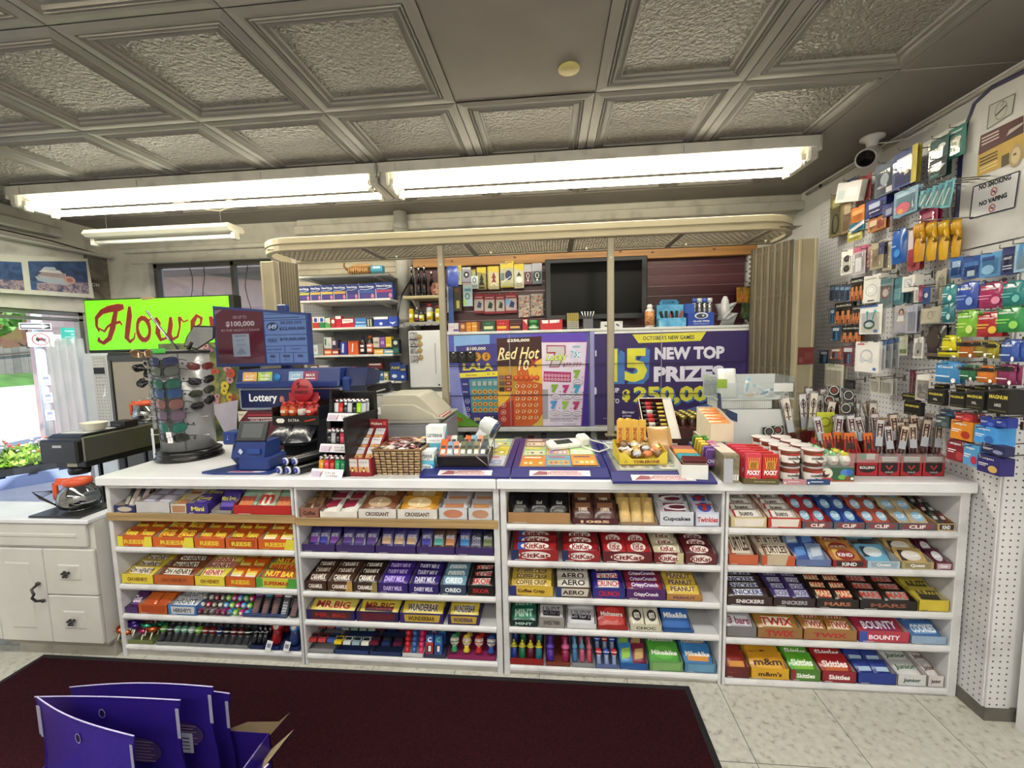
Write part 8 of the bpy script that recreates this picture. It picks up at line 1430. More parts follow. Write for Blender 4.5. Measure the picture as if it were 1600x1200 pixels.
H(c4((782,335,858,535)),'#a4a8b8','lavender-grey striped pack right of the portrait card',[('r',.3,.05,.36,.95,'#8a8ea4'),('r',.62,.05,.68,.95,'#8a8ea4')],prot=.10,n=2)
H(c4((882,355,1020,468)),'#b0aa94','beige horizontal pack with coiled cable',[('o',.4,.5,.2,.25,.04,'#8a866e'),('r',.1,.1,.9,.9,'#b8b29e'),('o',.5,.5,.14,.25,.03,'#7a765f')],'cable_pack','cable',.09)
H(c4((422,595,590,808)),'#dedcd8','tall white headphone box in front of the grey packs',[('o',.5,.55,.26,.2,.05,'#b0b4bc'),('e',.32,.4,.1,.1,'#c0c4cc'),('e',.68,.4,.1,.1,'#c0c4cc'),('r',.1,.9,.4,.94,'#b82a2a'),('e',.85,.12,.07,.05,'#4a6ab0')],'headphone_box','box',.14,.03,1,'box')
for i in range(3):H(c4((560+i*46,590-i*10,640+i*48,790-i*8)),'#9aa0a8','%s grey-blue adapter pack right of the headphone box'%('front','middle','back')[i],[('r',0,.85,1,1,'#3f5a84'),('r',.3,.3,.7,.6,'#c8ccd0'),('l',[(.2,.1),(.3,.8)],.04,'#d8dce0')],'adapter_pack','adapter',.12-.02*i)
H(c4((732,545,792,690)),'#b4b8a4','pale green card between adapter packs and black case',[('r',.1,.1,.9,.3,'#5a6a3a')],prot=.08);H(c4((832,562,900,710)),'#d0cdc6','white clip pack left of the black case',[('r',.4,.3,.6,.9,'#8a8a88'),('e',.5,.3,.12,.08,'#2a2a2a')],'clip_pack','packet',.10)
H(c4((905,485,1032,720)),'#2a2422','dark brown round-topped case pack',[('e',.5,.6,.4,.25,'#3a302c'),('r',.1,.1,.9,.2,'#5a4c40')],'case_pack','packet',.09,.03,2,'bag')
H(c4((212,752,345,908)),'#c9c5b6','cream adapter pack low on the left of the pegboard',[('r',.3,.0,.33,1,'#a8a496'),('r',.6,.0,.63,1,'#a8a496'),('r',.1,.85,.9,.95,'#a8ac98')],'adapter_pack','adapter',.10,n=2)
H(c4((352,860,428,922)),'#17181c','small black pack beside the cream adapter pack',[('r',.2,.3,.8,.6,'#2c3040')],prot=.08)
H(c4((532,840,600,950)),'#d2cfc6','white pack low behind the meat sticks, left one',[('r',.1,.85,.6,.95,'#a8a060')],prot=.09,n=2);H(c4((604,850,690,960)),'#c4c2bc','white pack low behind the meat sticks, right one',[('r',.2,.2,.25,.9,'#9a9890')],prot=.08,n=2)
H(c4((802,790,850,985)),'#4a1c2a','dark maroon cable in a hanging sleeve',[('l',[(.4,.1),(.5,.9)],.2,'#7a2a3c')],'cable_pack','cable',.10)
H(c4((846,812,950,1005)),'#b8b0a8','white cable card with two grey plugs',[('r',.1,.75,.9,.95,'#d8d6d2'),('e',.3,.45,.14,.14,'#6a6c72'),('e',.7,.5,.14,.14,'#6a6c72'),('o',.5,.2,.3,.12,.05,'#5a5c62'),('e',.8,.06,.08,.04,'#3a5a98')],'cable_card','cable',.13)
b=MB();
for k,(z0,z1)in enumerate([(1.62,1.86),(1.42,1.60)]):
 b=MB();b.box(-.0,.002,-.11,.11,z0,z1,P('#c9c9c9'));b.at((-.0004,.11,z0),(0,-1,0),(0,0,1)).art([('r',.02,.02+.02*j,.18-.02*(j%3),.024+.02*j,'#a8a8aa')for j in range(8)]);b.home();o=b.build('notice_sheet',loc=(pegx(1.35)-.004,1.35,0));tag(o,'printed notice sheet taped at the left end of the pegboard, %s'%('upper' if k==0 else 'lower'),'notice')
hl=lambda t,c2='#e8e8e8':[('t',t,.5,.80,.11,'#f0f0f0',.62),('r',.1,.5,.6,.55,c2),('r',.1,.38,.5,.42,c2),('e',.75,.3,.16,.16,c2)]
for a,c,lb,tx,c2 in[((1022,205,1112,330),'#2f8a90','narrow teal drop bag at the left of the cough drop rows','','#d8e4e4'),((1016,330,1100,462),'#23707c','second narrow teal drop bag, just below the first','','#a8c8cc'),((1112,192,1262,370),'#2f4fa8','royal blue cough drop bag in the top drop row','Halls','#8fa8dc'),((1265,196,1455,360),'#a02a5c','magenta cough drop bag in the top drop row','Ginger','#d88aa8'),((1425,185,1590,345),'#1f7a7a','sea-green cough drop bag in the top drop row','Ginger','#6ab8b0'),
((1112,388,1262,562),'#7ab838','lime green drop bag in the second drop row','Blueberry','#c8dc7a'),((1250,402,1430,562),'#b02a34','red drop bag with yellow fruit in the second drop row','Ginger','#d8b43a'),((1385,362,1580,530),'#2f8a4a','leaf green drop bag in the second drop row','Ginger','#8fd05a')]:
 H(c4(a),c,lb,hl(tx,c2),'cough_drop_bag','candy bag',.13,.022,2 if(a[2]-a[0])>120 else 1,'bag')
for a,c,lb,c2,ty in[((1012,562,1112,665),'#cfc61c','bright yellow throat drop bag in the third row','#e8e05a','Lemon'),((980,655,1140,702),'#cfc61c','yellow flat throat drop bag base in the third row','#3a3410',''),((1130,600,1250,705),'#a8611c','amber drop bag right of the bright yellow one','#e8e8e0',''),((1240,598,1352,700),'#8a7a2a','gold drop bag with dark band in the third row','#e8e8e0',''),((1330,612,1408,712),'#9a8c20','mustard drop bag tucked behind the gold one','#e8e8e0',''),((1418,592,1545,735),'#2f4f9c','blue mint bag at the right end of the third row','#b8c8e4','mint'),
((965,742,1140,880),'#3f86c0','light blue soother bag in the fourth row','#d8e8f4','Cool'),((1142,770,1250,862),'#1f6a42','dark green soother bag in the fourth row','#e0e8e0',''),((1252,775,1392,880),'#c8741f','orange soother bag in the fourth row','#f0e4d8',''),((1392,765,1525,895),'#7a2450','purple-red soother bag in the fourth row','#e8d8e4','')]:
 H(c4(a),c,lb,([('t',ty,.5,.8,.12,'#1a1a20' if 'ellow' in lb else '#e8ecf4',.6)]if ty else[('r',0,.75,1,1,'#1c1812')])+[('e',.85,.14,.09,.12,'#f0f0f0'),('r',.1,.3,.7,.36,c2)],'throat_drop_bag','candy bag',.14,.02,2,'bag')
rz_=lambda s2:[('t','MAGNUM',.5,.68,.16,'#cfc04a',.82),('t',s2,.5,.35,.13,'#cfcfc8',.3),('r',.1,.1,.9,.13,'#6a6a3a')]
for a,lb,s2 in[((975,890,1052,935),'black and gold box behind, upper left of the black row',''),((928,925,1045,1032),'black and gold box, first in the black row','XL'),((1125,905,1240,960),'black and gold box peeking above the second',''),((1082,945,1190,1050),'black and gold box, second in the black row',''),((1250,900,1340,950),'black and gold box peeking above the third',''),((1192,935,1320,1065),'black and gold box, third in the black row','XL'),((1342,925,1500,1095),'widest black and gold box at the right of the black row','LARGE'),((752,955,855,1008),'black and gold box resting above the lowest black one',''),((762,1010,880,1105),'lowest black and gold box beside the meat sticks','')]:
 H(c4(a),'#14120f',lb,rz_(s2),'gift_box','box',.13 if 'peek' not in lb and 'behind' not in lb else.09,.02,3 if 'widest' in lb or 'third' in lb else 1,'box')
tj=lambda c2,tx='TROJAN':[('t',tx,.42,.82,.12,'#e8ecf0',.6),('e',.7,.3,.2,.2,c2),('r',.08,.5,.5,.55,'#e8e8e8'),('r',.08,.4,.4,.44,'#e8e8e8')]
for a,c,lb,c2,n in[((305,545,415,640),'#39484c','dark grey-green box left of the orange one','#5a6a6c',1),((340,505,455,550),'#1f3450','navy box top peeking above the dark grey-green box','#3a5a7a',1),((458,532,595,590),'#b0282c','red box peeking above the orange box','#d85a4a',2),((655,558,780,632),'#1f3fa0','royal blue box peeking above the sky blue box','#4a6ac8',1),((780,562,882,640),'#22358a','indigo box at the right above the sky blue box','#3a50b0',1),((422,588,600,738),'#d2861f','orange box with red emblem in the bottom group','#a8301c',1),((605,630,782,770),'#3f92d8','sky blue box, widest of the bottom group','#2a62b0',3),
((392,740,548,905),'#7c1a26','dark red box in the lowest row','#a83a3a',1),((522,775,650,940),'#4f94c4','light blue box with red berry in the lowest row','#b82a4a',1),((662,772,858,850),'#1d2250','navy box top behind the lowest purple box','#8a8cb0',1),((628,862,815,1000),'#241f66','deep purple-blue box with gold figure in the lowest row','#c8a45a',2)]:
 H(c5(a),c,lb,tj(c2,'TROJAN' if a[3]-a[1]>90 else ''),'condom_box','box',.12,.03,n,'box')
SBX=3.765
def sb(u,v):q=on_plane(u,v,X=SBX);return(-q.y,q.z)
t=thing('sign_board','white sign board with curved navy edge on the right wall','sign',(SBX,0,0));t.rotation_euler=(0,0,-math.pi/2)
out=[sb(1486,395),sb(1494,340),sb(1500,250),sb(1509,195),sb(1522,162),sb(1548,138),sb(1600,112)];out=out+[(.30,out[-1][1]+.02),(.30,out[0][1]-.0)]
b=MB();b.prism(out[::-1],0,.005,mat('#c9c8c6',.45,0,'dirty'),'Y');b.build('board',t)
b=MB();pth=out[:8];b.at((0,-.0006,0)).art([('l',[(x+.004,y,.018)for x,y in pth],.02,'#1f2448')]);b.home()
b.tube([(x-.006,.004,y)for x,y in pth[1:]],.006,mat('#1f2448',.4),6);b.build('navy_edge',t)
def fr(pts):return[sb(*p)for p in pts]
b=MB();b.at((0,-.0012,0));q=fr([(1543,202),(1582,177),(1587,146),(1547,165)])
b.art([('p',q,'#b9b8b0')]+[('l',[q[i],q[(i+1)%4]],.003,'#4a4a44')for i in range(4)]);cx,cz=sb(1565,172);b.art([('o',cx,cz,.022,.032,.003,'#8a8a84'),('l',[(cx-.018,cz-.01),(cx+.018,cz+.008)],.005,'#1a1a1a'),('l',[(cx,cz+.012),(cx+.008,cz+.022),(cx+.004,cz+.028)],.003,'#6a6a66')]);b.build('no_smoking_sticker',t)
b=MB();b.at((0,-.0014,0));b.art([('p',fr([(1529,243),(1600,207),(1600,180),(1533,212)]),'#4f1a1f'),('p',fr([(1527,277),(1600,247),(1600,207),(1529,243)]),'#c09c40'),('p',fr([(1570,222),(1600,207),(1600,186),(1576,205)]),'#3a1518'),('p',fr([(1573,213),(1598,195),(1600,190),(1578,203)]),'#b8a8a0'),('p',fr([(1565,262),(1578,256),(1578,238),(1566,244)]),'#4a3c1c')])
ex,ez=sb(1588,243);b.art([('e',ex,ez,.022,.04,'#a8946a'),('e',ex,ez,.015,.028,'#c8b48a'),('e',ex-.003,ez+.006,.006,.004,'#5a4a2a')])
for k in range(3):b.art([('l',fr([(1535,217+k*5),(1562,204+k*5)]),.005,'#d0b8b4')])
for k in range(5):b.art([('l',fr([(1532,249+k*5),(1560,236+k*5)]),.005,'#3a2c10' if k<3 else '#e0c88a')])
b.build('warning_poster',t)
b=MB();b.at((0,-.0016,0));q=fr([(1516,342),(1586,324),(1594,267),(1522,292)]);b.art([('p',q,'#d6d6da')]+[('l',[q[i],q[(i+1)%4]],.005,'#1f1f38')for i in range(4)])
b.build('notice',t)
def slant_text(s,u,v,h,w,c,parent,nm,z):
 x,y=sb(u,v);x2,y2=sb(u+20,v-7.0);b=MB();d=Vector((x2-x,0,y2-y));b.at((x,z,y),d,(0,0,1));b.text(s,0,0,h,P(c),w=w,bold=.05);b.build(nm,parent)
slant_text('NO SMOKING',1555,285,.019,.115,'#17171c',t,'lettering',-.0022);slant_text('NO VAPING',1552,312,.018,.10,'#17171c',t,'lettering',-.0022)
for u_,v_ in((1554,299),(1551,325)):
 x,y=sb(u_,v_);b=MB();b.at((x,-.0022,y)).art([('o',0,0,.012,.015,.003,'#b8383a'),('l',[(-.008,.010),(.008,-.010)],.003,'#b8383a'),('r',-.007,-.0015,.006,.0015,'#2a2a2a')]);b.build('ban_symbol',t)
b=MB();e0,e1=sb(1488,398),sb(1600,372);b.prism([(e0[0]-.01,e0[1]-.05),(.30,e0[1]-.055),(.30,e0[1]+.002),(e0[0]-.01,e0[1]+.002)],-.004,.006,mat('#c6c5c3',.45),'Y');b.build('lower_strip',t)
b=MB();b.tube([on_plane(1488,300,X=3.78),on_plane(1484,330,X=3.78),on_plane(1490,380,X=3.78)],.008,mat('#9a9a98',.3),8);tag(b.build('hanging_tube'),'clear grey tube hanging at the left edge of the sign board','tube')
# ---------------- goods behind the counter ----------------
def m1(a):return(450+a[0]/8.42,395+a[1]/8.42,450+a[2]/8.42,395+a[3]/8.42)
def m2(a):return(450+a[0]/6.4,490+a[1]/6.4,450+a[2]/6.4,490+a[3]/6.4)
def m3(a):return(690+a[0]/9.41,400+a[1]/9.41,690+a[2]/9.41,400+a[3]/9.41)
def m4(a):return(830+a[0]/4.324,460+a[1]/4.324,830+a[2]/4.324,460+a[3]/4.324)
def facing(px,Y,zb,c,label,cmds,name='medicine_box',cat='medicine box',t=.05,kind='box',zfix=True,group=None):
 """box standing at depth Y on a shelf of height zb, its width taken from the photo columns"""
 u0,v0,u1,v1=px;a=on_plane(u0,(v0+v1)/2,Y=Y);b_=on_plane(u1,(v0+v1)/2,Y=Y);w=(b_.x-a.x)*.99;h=on_plane((u0+u1)/2,v0,Y=Y).z-on_plane((u0+u1)/2,v1,Y=Y).z
 cx=(a.x+b_.x)/2;z0=zb+.0005 if zb is not None else on_plane((u0+u1)/2,v1,Y=Y).z;b=MB();cm=P(c)if isinstance(c,str)else c
 if kind=='box':b.cbox(-w/2,w/2,0,t,0,h,cm,.001)
 elif kind=='bottle':r_=w/2;b.lathe([(r_*.95,0),(r_,.004),(r_,h*.62),(r_*.85,h*.70),(r_*.42,h*.78),(r_*.4,h*.84)],cm,(0,r_,0),18)
 elif kind=='can':r_=w/2;b.lathe([(r_*.95,0),(r_,.004),(r_,h*.82),(r_*.8,h*.86)],cm,(0,r_,0),18)
 elif kind=='card':b.box(-w/2,w/2,0,.001,0,h,cm)
 cc=[]
 for q in cmds:
  k=q[0];X_=lambda x:(x-.5)*w;Z_=lambda y:y*h
  if k=='r':cc.append(('r',X_(q[1]),Z_(q[2]),X_(q[3]),Z_(q[4]),q[5]))
  elif k=='e':cc.append(('e',X_(q[1]),Z_(q[2]),q[3]*w,q[4]*h,q[5]))
  elif k=='o':cc.append(('o',X_(q[1]),Z_(q[2]),q[3]*w,q[4]*h,q[5]*w,q[6]))
  elif k=='t':cc.append(('t',q[1],X_(q[2]),Z_(q[3]),q[4]*h,q[5],dict(w=q[6]*w,bold=.03)))
  elif k=='p':cc.append(('p',[(X_(x),Z_(y))for x,y in q[1]],q[2]))
  elif k=='l':cc.append(('l',[(X_(x),Z_(y))for x,y in q[1]],q[2]*w,q[3]))
 b.at((0,-.0006,0)).art(cc);b.home()
 if kind in('bottle','can'):
  tt=thing(name,label,cat,(cx,Y,z0),0,group);b.build('body' if kind=='can' else 'bottle',tt);return tt,w,h
 o=b.build(name,loc=(cx,Y,z0));tag(o,label,cat,group);return o,w,h
YM=1.385
ne=lambda bar:[('r',0,.6,1,.93,'#2a3a78'),('t','NeoCitran',.5,.80,.13,'#e4e8f0',.86),('l',[(.1,.64),(.5,.60),(.95,.72)],.03,'#c8d4e8'),('r',.04,.40,.96,.55,bar),('r',.1,.12,.8,.34,'#463a80'),('e',.85,.2,.1,.14,'#c87a8a'),('r',0,0,1,.06,'#8a3a68')]
for i,(a,c,bar,lb)in enumerate([((125,398,283,598),'#26306c','#bdb24c','leftmost cold remedy box, dark with olive band'),((290,392,430,596),'#2a3878','#c8a848','second cold remedy box with ochre band'),((430,388,592,594),'#2c3c80','#d0b84c','third cold remedy box with wide yellow band'),((593,382,762,590),'#3a3878','#c9a04c','fourth cold remedy box, purple with gold band'),((764,378,918,586),'#2f3474','#33366e','fifth cold remedy box without a coloured band'),((922,372,1143,580),'#22408a','#3a5a98','large blue cold remedy box, sixth from the left'),((1146,362,1380,576),'#24428c','#a83a58','large blue cold remedy box with red line, rightmost')]):
 facing(m1(a),YM,MEDZ[1],c,lb,[('r',0,0,.06,1,'#b8bccc')]+ne(bar))
b=MB();b.lathe([(.0001,-.10),(.028,-.085),(.036,-.05),(.036,.05),(.028,.085),(.0001,.10)],mat('#6a4420',.4,0,'swirl',cols=('#3a2410','#8a5c2c','#b88a4a'),scale=30),(0,0,.04),16,'X')
b.ball((.02,0,.075),.085,.03,.02,mat('#a8895a',.5,0,'dirty'),14,8);b.tube([(-.10,0,.05),(-.125,0,.08),(-.12,0,.105)],.008,'#7a5a30',7)
for k in range(9):b.tube([(-.07+k*.018,-.034,.01),(-.07+k*.018,-.038,.04),(-.07+k*.018,-.03,.06)],.0035,'#c9a060',5)
o=b.build('shell_ornament',loc=(.67,1.44,MEDZ[0]));tag(o,'brown ribbed shell ornament on the topmost medicine shelf','ornament')
facing(m1((1085,115,1240,228)),1.39,MEDZ[0],'#3f8fae','small turquoise box beside the shell ornament',[('r',.2,.7,.8,.88,'#dfe8ea')],'small_box','box')
S3=[((120,20,180,130),'#b8442c','rust red tablet box at the left of the third shelf',[('e',.5,.5,.3,.2,'#d8a890')]),((183,20,243,132),'#c8a42c','yellow tablet box with red top',[('r',0,.6,1,1,'#c04a34')]),((246,14,305,128),'#b8342c','red box with white top and blue disc',[('r',0,.5,1,1,'#dcdcd8'),('e',.5,.72,.3,.2,'#2a4a98')]),((308,12,366,126),'#1f7a48','green box with white top and blue disc',[('r',0,.5,1,1,'#dcdcd8'),('e',.5,.72,.3,.2,'#2a5aa8')]),((370,22,420,124),'#5a9a4a','green and white slim box',[('p',[(0,.6),(1,.4),(1,1),(0,1)],'#d8dcd0')]),((426,24,472,122),'#a82a30','dark red slim box with white oval',[('e',.5,.65,.35,.2,'#e0d8d0')]),((475,2,530,120),'#c01f34','tall crimson box with rounded white top',[('r',.0,.75,1,1,'#dcdcdc')]),((534,25,662,118),'#b8202c','wide red box with white speech shape',[('p',[(.05,.45),(.9,.55),(.9,.92),(.05,.92)],'#e4e4e0'),('t','Tylenol',.45,.72,.18,'#b82a34',.6)]),((666,25,782,115),'#3a78b8','wide light blue box on the third shelf',[('t','Gaviscon',.5,.55,.18,'#e0ecf4',.8),('r',0,0,1,.25,'#8ab4d8')]),((785,22,850,110),'#1c1e1c','black box with pale lettering',[('r',.15,.1,.35,.9,'#b8c0a8'),('r',.55,.1,.75,.9,'#b8c0a8')]),((856,10,1000,108),'#2340a0','pair-wide royal blue box at the right',[('e',.5,.3,.12,.15,'#c8d4ec'),('r',0,.75,1,1,'#dfe2e8')]),((1002,5,1090,104),'#2c48a8','royal blue box with white tick at the far right',[('p',[(.1,.45),(.5,.2),(.9,.5),(.5,.4)],'#e0e4ec')])]
for a,c,lb,cm in S3:facing(m2(a),YM,MEDZ[2],c,lb+', third medicine shelf' if 'shelf' not in lb else lb,cm)
S4=[((100,275,215,402),'#3a9a94','teal and white stomach remedy box, leftmost of the fourth shelf',[('r',0,.55,1,.65,'#e0ecea'),('t','tums',.4,.8,.1,'#e8f4f2',.4)]),((232,290,298,400),'#7a9ab0','grey-blue box with white panel',[('r',.3,.1,1,.95,'#c8d0d4'),('t','G',.6,.5,.3,'#a83a3a',.2)]),((298,285,350,400),'#8f8f8c','grey carton beside the panelled box',[]),((360,235,436,345),'#cfcfc8','tall white box stacked on the orange one',[('r',.1,.3,.3,.9,'#3a6a3a'),('r',.5,.2,.8,.5,'#b8bcb8')]),((440,262,500,345),'#3a2c48','dark violet and white box',[('r',.1,.4,.6,.9,'#d0c8d8')]),((518,272,592,400),'#1f2f88','deep blue box with slanted white lettering',[('p',[(.2,.2),(.5,.15),(.6,.85),(.35,.9)],'#c8d4ec')]),((600,262,700,400),'#cf5a2a','large orange remedy box',[('l',[(.4,.2),(.5,.8)],.12,'#ece0d8'),('r',.0,.9,1,1,'#a83a1c')]),((852,240,912,340),'#c4bcae','white box with black lettering, right part',[('t','COLD',.5,.5,.2,'#1a1a1a',.8)]),((918,235,970,336),'#7a4a98','purple slim box',[('r',.2,.3,.8,.6,'#b890c8')]),((976,232,1034,335),'#d2b21f','yellow upright box',[('r',.1,.1,.9,.3,'#e2d27a')]),((1040,235,1110,382),'#1a2a28','black and green box at the right end',[('e',.5,.75,.3,.14,'#c8ccc4'),('r',.1,.05,.9,.4,'#2a6a58')])]
for k,(a,c,lb,cm)in enumerate(S4):
 zz=MEDZ[3]
 if k in(3,4,7,8,9):zz=MEDZ[3]+.052
 facing(m2(a),YM+.0,zz,c,(lb+' on the fourth medicine shelf')if 'shelf' not in lb else lb,cm)
for a,c,lb in[((360,345,436,402),'#c85a2a','low orange box under the tall white one'),((440,345,505,400),'#8a2430','low dark red box beside the orange one'),((858,340,955,390),'#d0a02c','low yellow and orange box, fourth shelf'),((958,342,1062,388),'#5a9ac0','low light blue box, fourth shelf')]:facing(m2(a),YM,MEDZ[3],c,lb,[('r',.1,.3,.9,.7,'#e0c8a8')])
for a,c,cc,lb in[((710,205,768,392),'#1c2440','#1a2a5c','dark bottle with navy label on the fourth medicine shelf'),((772,200,848,390),'#5a2414','#b8603a','dark brown bottle with orange cap and label on the fourth shelf')]:
 t,w,h=facing(m2(a),YM,MEDZ[3],mat('#1a100e',.12),lb,[],'medicine_bottle','bottle',kind='bottle')
 b=MB();r_=w/2;b.lathe([(r_*1.02,h*.08),(r_*1.02,h*.56)],P(c if 'navy' in lb else '#c8583a'),(0,r_,0),18);b.at((0,-.0012,0)).art([('r',-w*.3,h*.15,w*.3,h*.3,'#d8d0c8'),('r',-w*.3,h*.4,w*.3,h*.5,'#e8e0d8')]);b.home();b.build('label_band',t);b=MB();b.lathe([(r_*.5,h*.82),(r_*.52,h*.98),(r_*.3,h)],P(cc),(0,r_,0),14);b.build('cap',t)
S5=[((218,490,300,540),'#8a4448','red and white packet box behind the lottery sign, left'),((304,488,410,538),'#c8c0c4','white packet box with grey letters behind the lottery sign'),((580,492,682,540),'#8a4a6a','pink-lettered box above the yellow one'),((578,540,628,582),'#c8902c','small yellow box low on the last shelf'),((632,545,686,585),'#4a2a5c','small violet box low on the last shelf'),((795,458,942,520),'#6a1f1c','dark red box topping the white one'),((792,525,892,570),'#cfcac4','white box under the dark red one'),((778,572,832,655),'#b8b4a8','slim grey and white box, last shelf'),((836,570,886,655),'#c8b85a','slim yellow bottle-print box, last shelf'),((900,560,955,650),'#2a6ab0','slim blue box, last shelf'),((958,562,1000,648),'#a8ac70','slim olive box, last shelf'),((700,575,735,600),'#a8a4a0','tiny grey box beside the blue terminal hood'),((740,580,775,655),'#b0788a','slim pink box, last shelf')]
for k,(a,c,lb)in enumerate(S5):
 zz=MEDZ[4]+{0:.09,1:.09,2:.075,3:.03,4:.03,5:.095,6:.06}.get(k,0);facing(m2(a),YM,zz,c,lb,[('r',.1,.55,.9,.8,'#e0dcd8'),('r',.2,.15,.7,.3,'#5a4a58')])
for k,(x,w,h)in enumerate([(.30,.10,.089),(.42,.12,.089),(.56,.12,.074),(.575,.1,.029),(.80,.1,.059)][:4]):
 facing((0,0,1,1),YM+.02,MEDZ[4],'#6a6a70','x',[])if 0 else None
 b=MB();b.cbox(-w/2,w/2,0,.1,0,h-.0015 if k!=3 else.029,P(('#7a7478','#8a8488','#6a5a68','#8a8078')[k]),.001);tag(b.build('plain_carton',loc=(x,YM+.006+(.0 if k!=3 else.0),MEDZ[4]+.0005)),'plain %s carton on the lowest medicine shelf carrying other boxes'%('taupe','grey','plum','sand')[k],'carton')if k!=3 else None
for k,(a,lb)in enumerate([((1020,470,1125,650),'tall navy pain tablet box with yellow lettering'),((1120,490,1180,645),'second navy pain tablet box turned sideways')]):
 facing(m2(a),YM-.02*k,MEDZ[4],'#1f3a7c',lb,[('t','Advil',.5,.72,.16,'#d2c83a',.8),('r',0,.1,1,.5,'#23489c'),('e',.4,.25,.25,.1,'#d8e0ec')])
b=MB();b.box(0,.05,0,.12,.0,.012,SW);tag(b.build('shelf_lip',loc=(.94,1.36,MEDZ[4]-.016)),'small bracket lip at the right end of the lowest shelf','bracket')
Z1,Z2=1.885,1.686
for i,(x,h,w)in enumerate([(1.07,.235,.036),(1.125,.225,.032),(1.17,.23,.034),(1.225,.19,.032)]):
 t=thing('dark_bottle','tall black glass bottle with silver neck, %s of four by the vent pipe'%('first','second','third','last')[i],'bottle',(x,1.47,Z1+.0005));b=MB();b.lathe([(w*.5,0),(w*.55,.005),(w*.55,h*.55),(w*.25,h*.72),(w*.2,h*.9)],mat('#0f1112',.08),n=16);b.build('bottle',t);b=MB();b.lathe([(w*.24,h*.84),(w*.26,h*.92),(w*.2,h)],CHROME,n=12);b.tube([(0,-w*.3,h*.82),(.006,-w*.3,h*.95),(-.006,-w*.3,h*.88)],.002,CHROME,5);b.build('cap',t);b=MB();b.at((0,-w*.56,0)).art([('r',-w*.3,h*.12,w*.3,h*.38,('#3a2420','#23262a','#1f2a30','#2a2420')[i]),('e',0,h*.28,w*.15,h*.05,'#8a5a44')]);b.home();b.build('label_print',t)
b=MB();b.lathe([(.03,0),(.038,.01),(.04,.06),(.03,.09),(.02,.10)],mat('#6a4434',.5,0,'swirl',cols=('#2a1a14','#8a4a3a','#c8a08a','#5a3a20'),scale=40),n=16);tag(b.build('patterned_jar',loc=(1.265,1.455,Z1+.0005)),'brown patterned jar right of the black bottles','jar')
b=MB();b.M=Matrix.Rotation(math.pi/2,4,'X');b.pillow(.09,.16,.03,FL('#3a50a8'),.05,6,7);b.home();tag(b.build('blue_bag',loc=(1.37,1.56,2.04)),'blue and white plastic bag hanging behind the left post','bag')
b=MB();b.prism([(-.012,0),(.03,0),(.03,.35),(-.005,.35)],0,.004,P('#3a5aa0'),'Y');tag(b.build('blue_board',loc=(1.34,1.55,1.60)),'narrow blue board beside the lighter fluid cans','board')
for i,(x,c,c2,lb,h)in enumerate([(1.055,'#c8a81c','#2a2018','yellow lighter fluid bottle with dark cap',.125),(1.10,'#2c2a2c','#a8a8a8','black can with white print',.115),(1.135,'#26282c','#3a3a3c','slim black can beside the white-print one',.10),(1.20,'#a8acb8','#7a1c1c','grey and yellow butane can with dark red cap',.14),(1.265,'#b8b01c','#7a1f1f','yellow butane can with red cap',.125)]):
 t=thing('fluid_can',lb+' on the small shelf','can',(x,1.47,Z2+.0005));r_=.020 if i!=3 else.024;b=MB();b.lathe([(r_*.95,0),(r_,.004),(r_,h*.75),(r_*.6,h*.84)],mat(c,.25),n=16);b.lathe([(r_*1.01,h*.1),(r_*1.01,h*.55)],P('#cfc41f' if i!=1 else '#5a4048'),n=16);b.at((0,-r_*1.04,0)).art([('r',-r_*.6,h*.3,r_*.6,h*.5,'#e4e0c8'),('r',-r_*.6,h*.15,r_*.6,h*.2,'#a82a24')]);b.home();b.build('can',t);b=MB();b.lathe([(r_*.8 if i>2 else r_*.4,h*.80),(r_*.8 if i>2 else r_*.35,h*.97),(r_*.5 if i>2 else.004,h)],P(c2),n=14);b.build('cap',t)
b=MB();b.box(-.15,.14,-.02,.02,0,.006,'#2a2a2c');
for k in range(5):b.box(-.14+k*.055,-.10+k*.055,-.0205,-.02,.001,.005,'#b8b8b8')
tag(b.build('label_rail',loc=(1.16,1.42,Z2-.030)),'thin label rail under the lighter fluid shelf','rail')
t=thing('small_cupboard','white cupboard with photos and magnets above the office machine','cupboard',(1.205,1.32,1.19))
b=MB();b.cbox(-.128,.13,0,.22,0,.425,mat('#c4c6c8',.35,0,'paint'),.004);b.box(-.128,.13,.01,.2,-.03,0,'#6a6a68');b.build('carcass',t)
b=MB();b.cbox(-.126,.128,-.018,-.001,.002,.423,mat('#d2d4d6',.3,0,'paint'),.006);b.cbox(.07,.078,-.022,-.018,.10,.33,mat('#b0b4b8',.3),.002);b.ball((.095,-.02,.02),.007,.004,.007,BLK);d_=b.build('door',t)
for k in range(4):
 b=MB();b.box(-.116,-.058,-.0195,-.018,.385-k*.052-.03-(.0 if k<3 else.014),.415-k*.052-(.0 if k<3 else.014),mat('#7a7c7e',.4,0,'swirl',cols=('#3a3a3c','#8a8c8e','#c0c2c4'),scale=45));tag(b.build('photo_strip',loc=(1.205,1.32,1.19)),'small black and white photo on the white cupboard, %s of four'%('topmost','second','third','lowest')[k],'photo')
for k in range(4):
 b=MB();n=9;b.prism([((.022+.004*math.sin(3*i))*math.cos(6.283*i/n),(.024+.003*math.cos(2*i+k))*math.sin(6.283*i/n))for i in range(n)],-.003,0,mat('#6a5c40',.5,0,'swirl',cols=('#3a3428','#a8a060','#8a5a48','#6a8a98'),scale=50),'Y');tag(b.build('fridge_magnet',loc=(1.163+.002*(k%2),1.3015,1.19+.375-k*.05)),'painted souvenir magnet on the white cupboard, %s of four'%('topmost','second','third','lowest')[k],'magnet')
YS=1.57
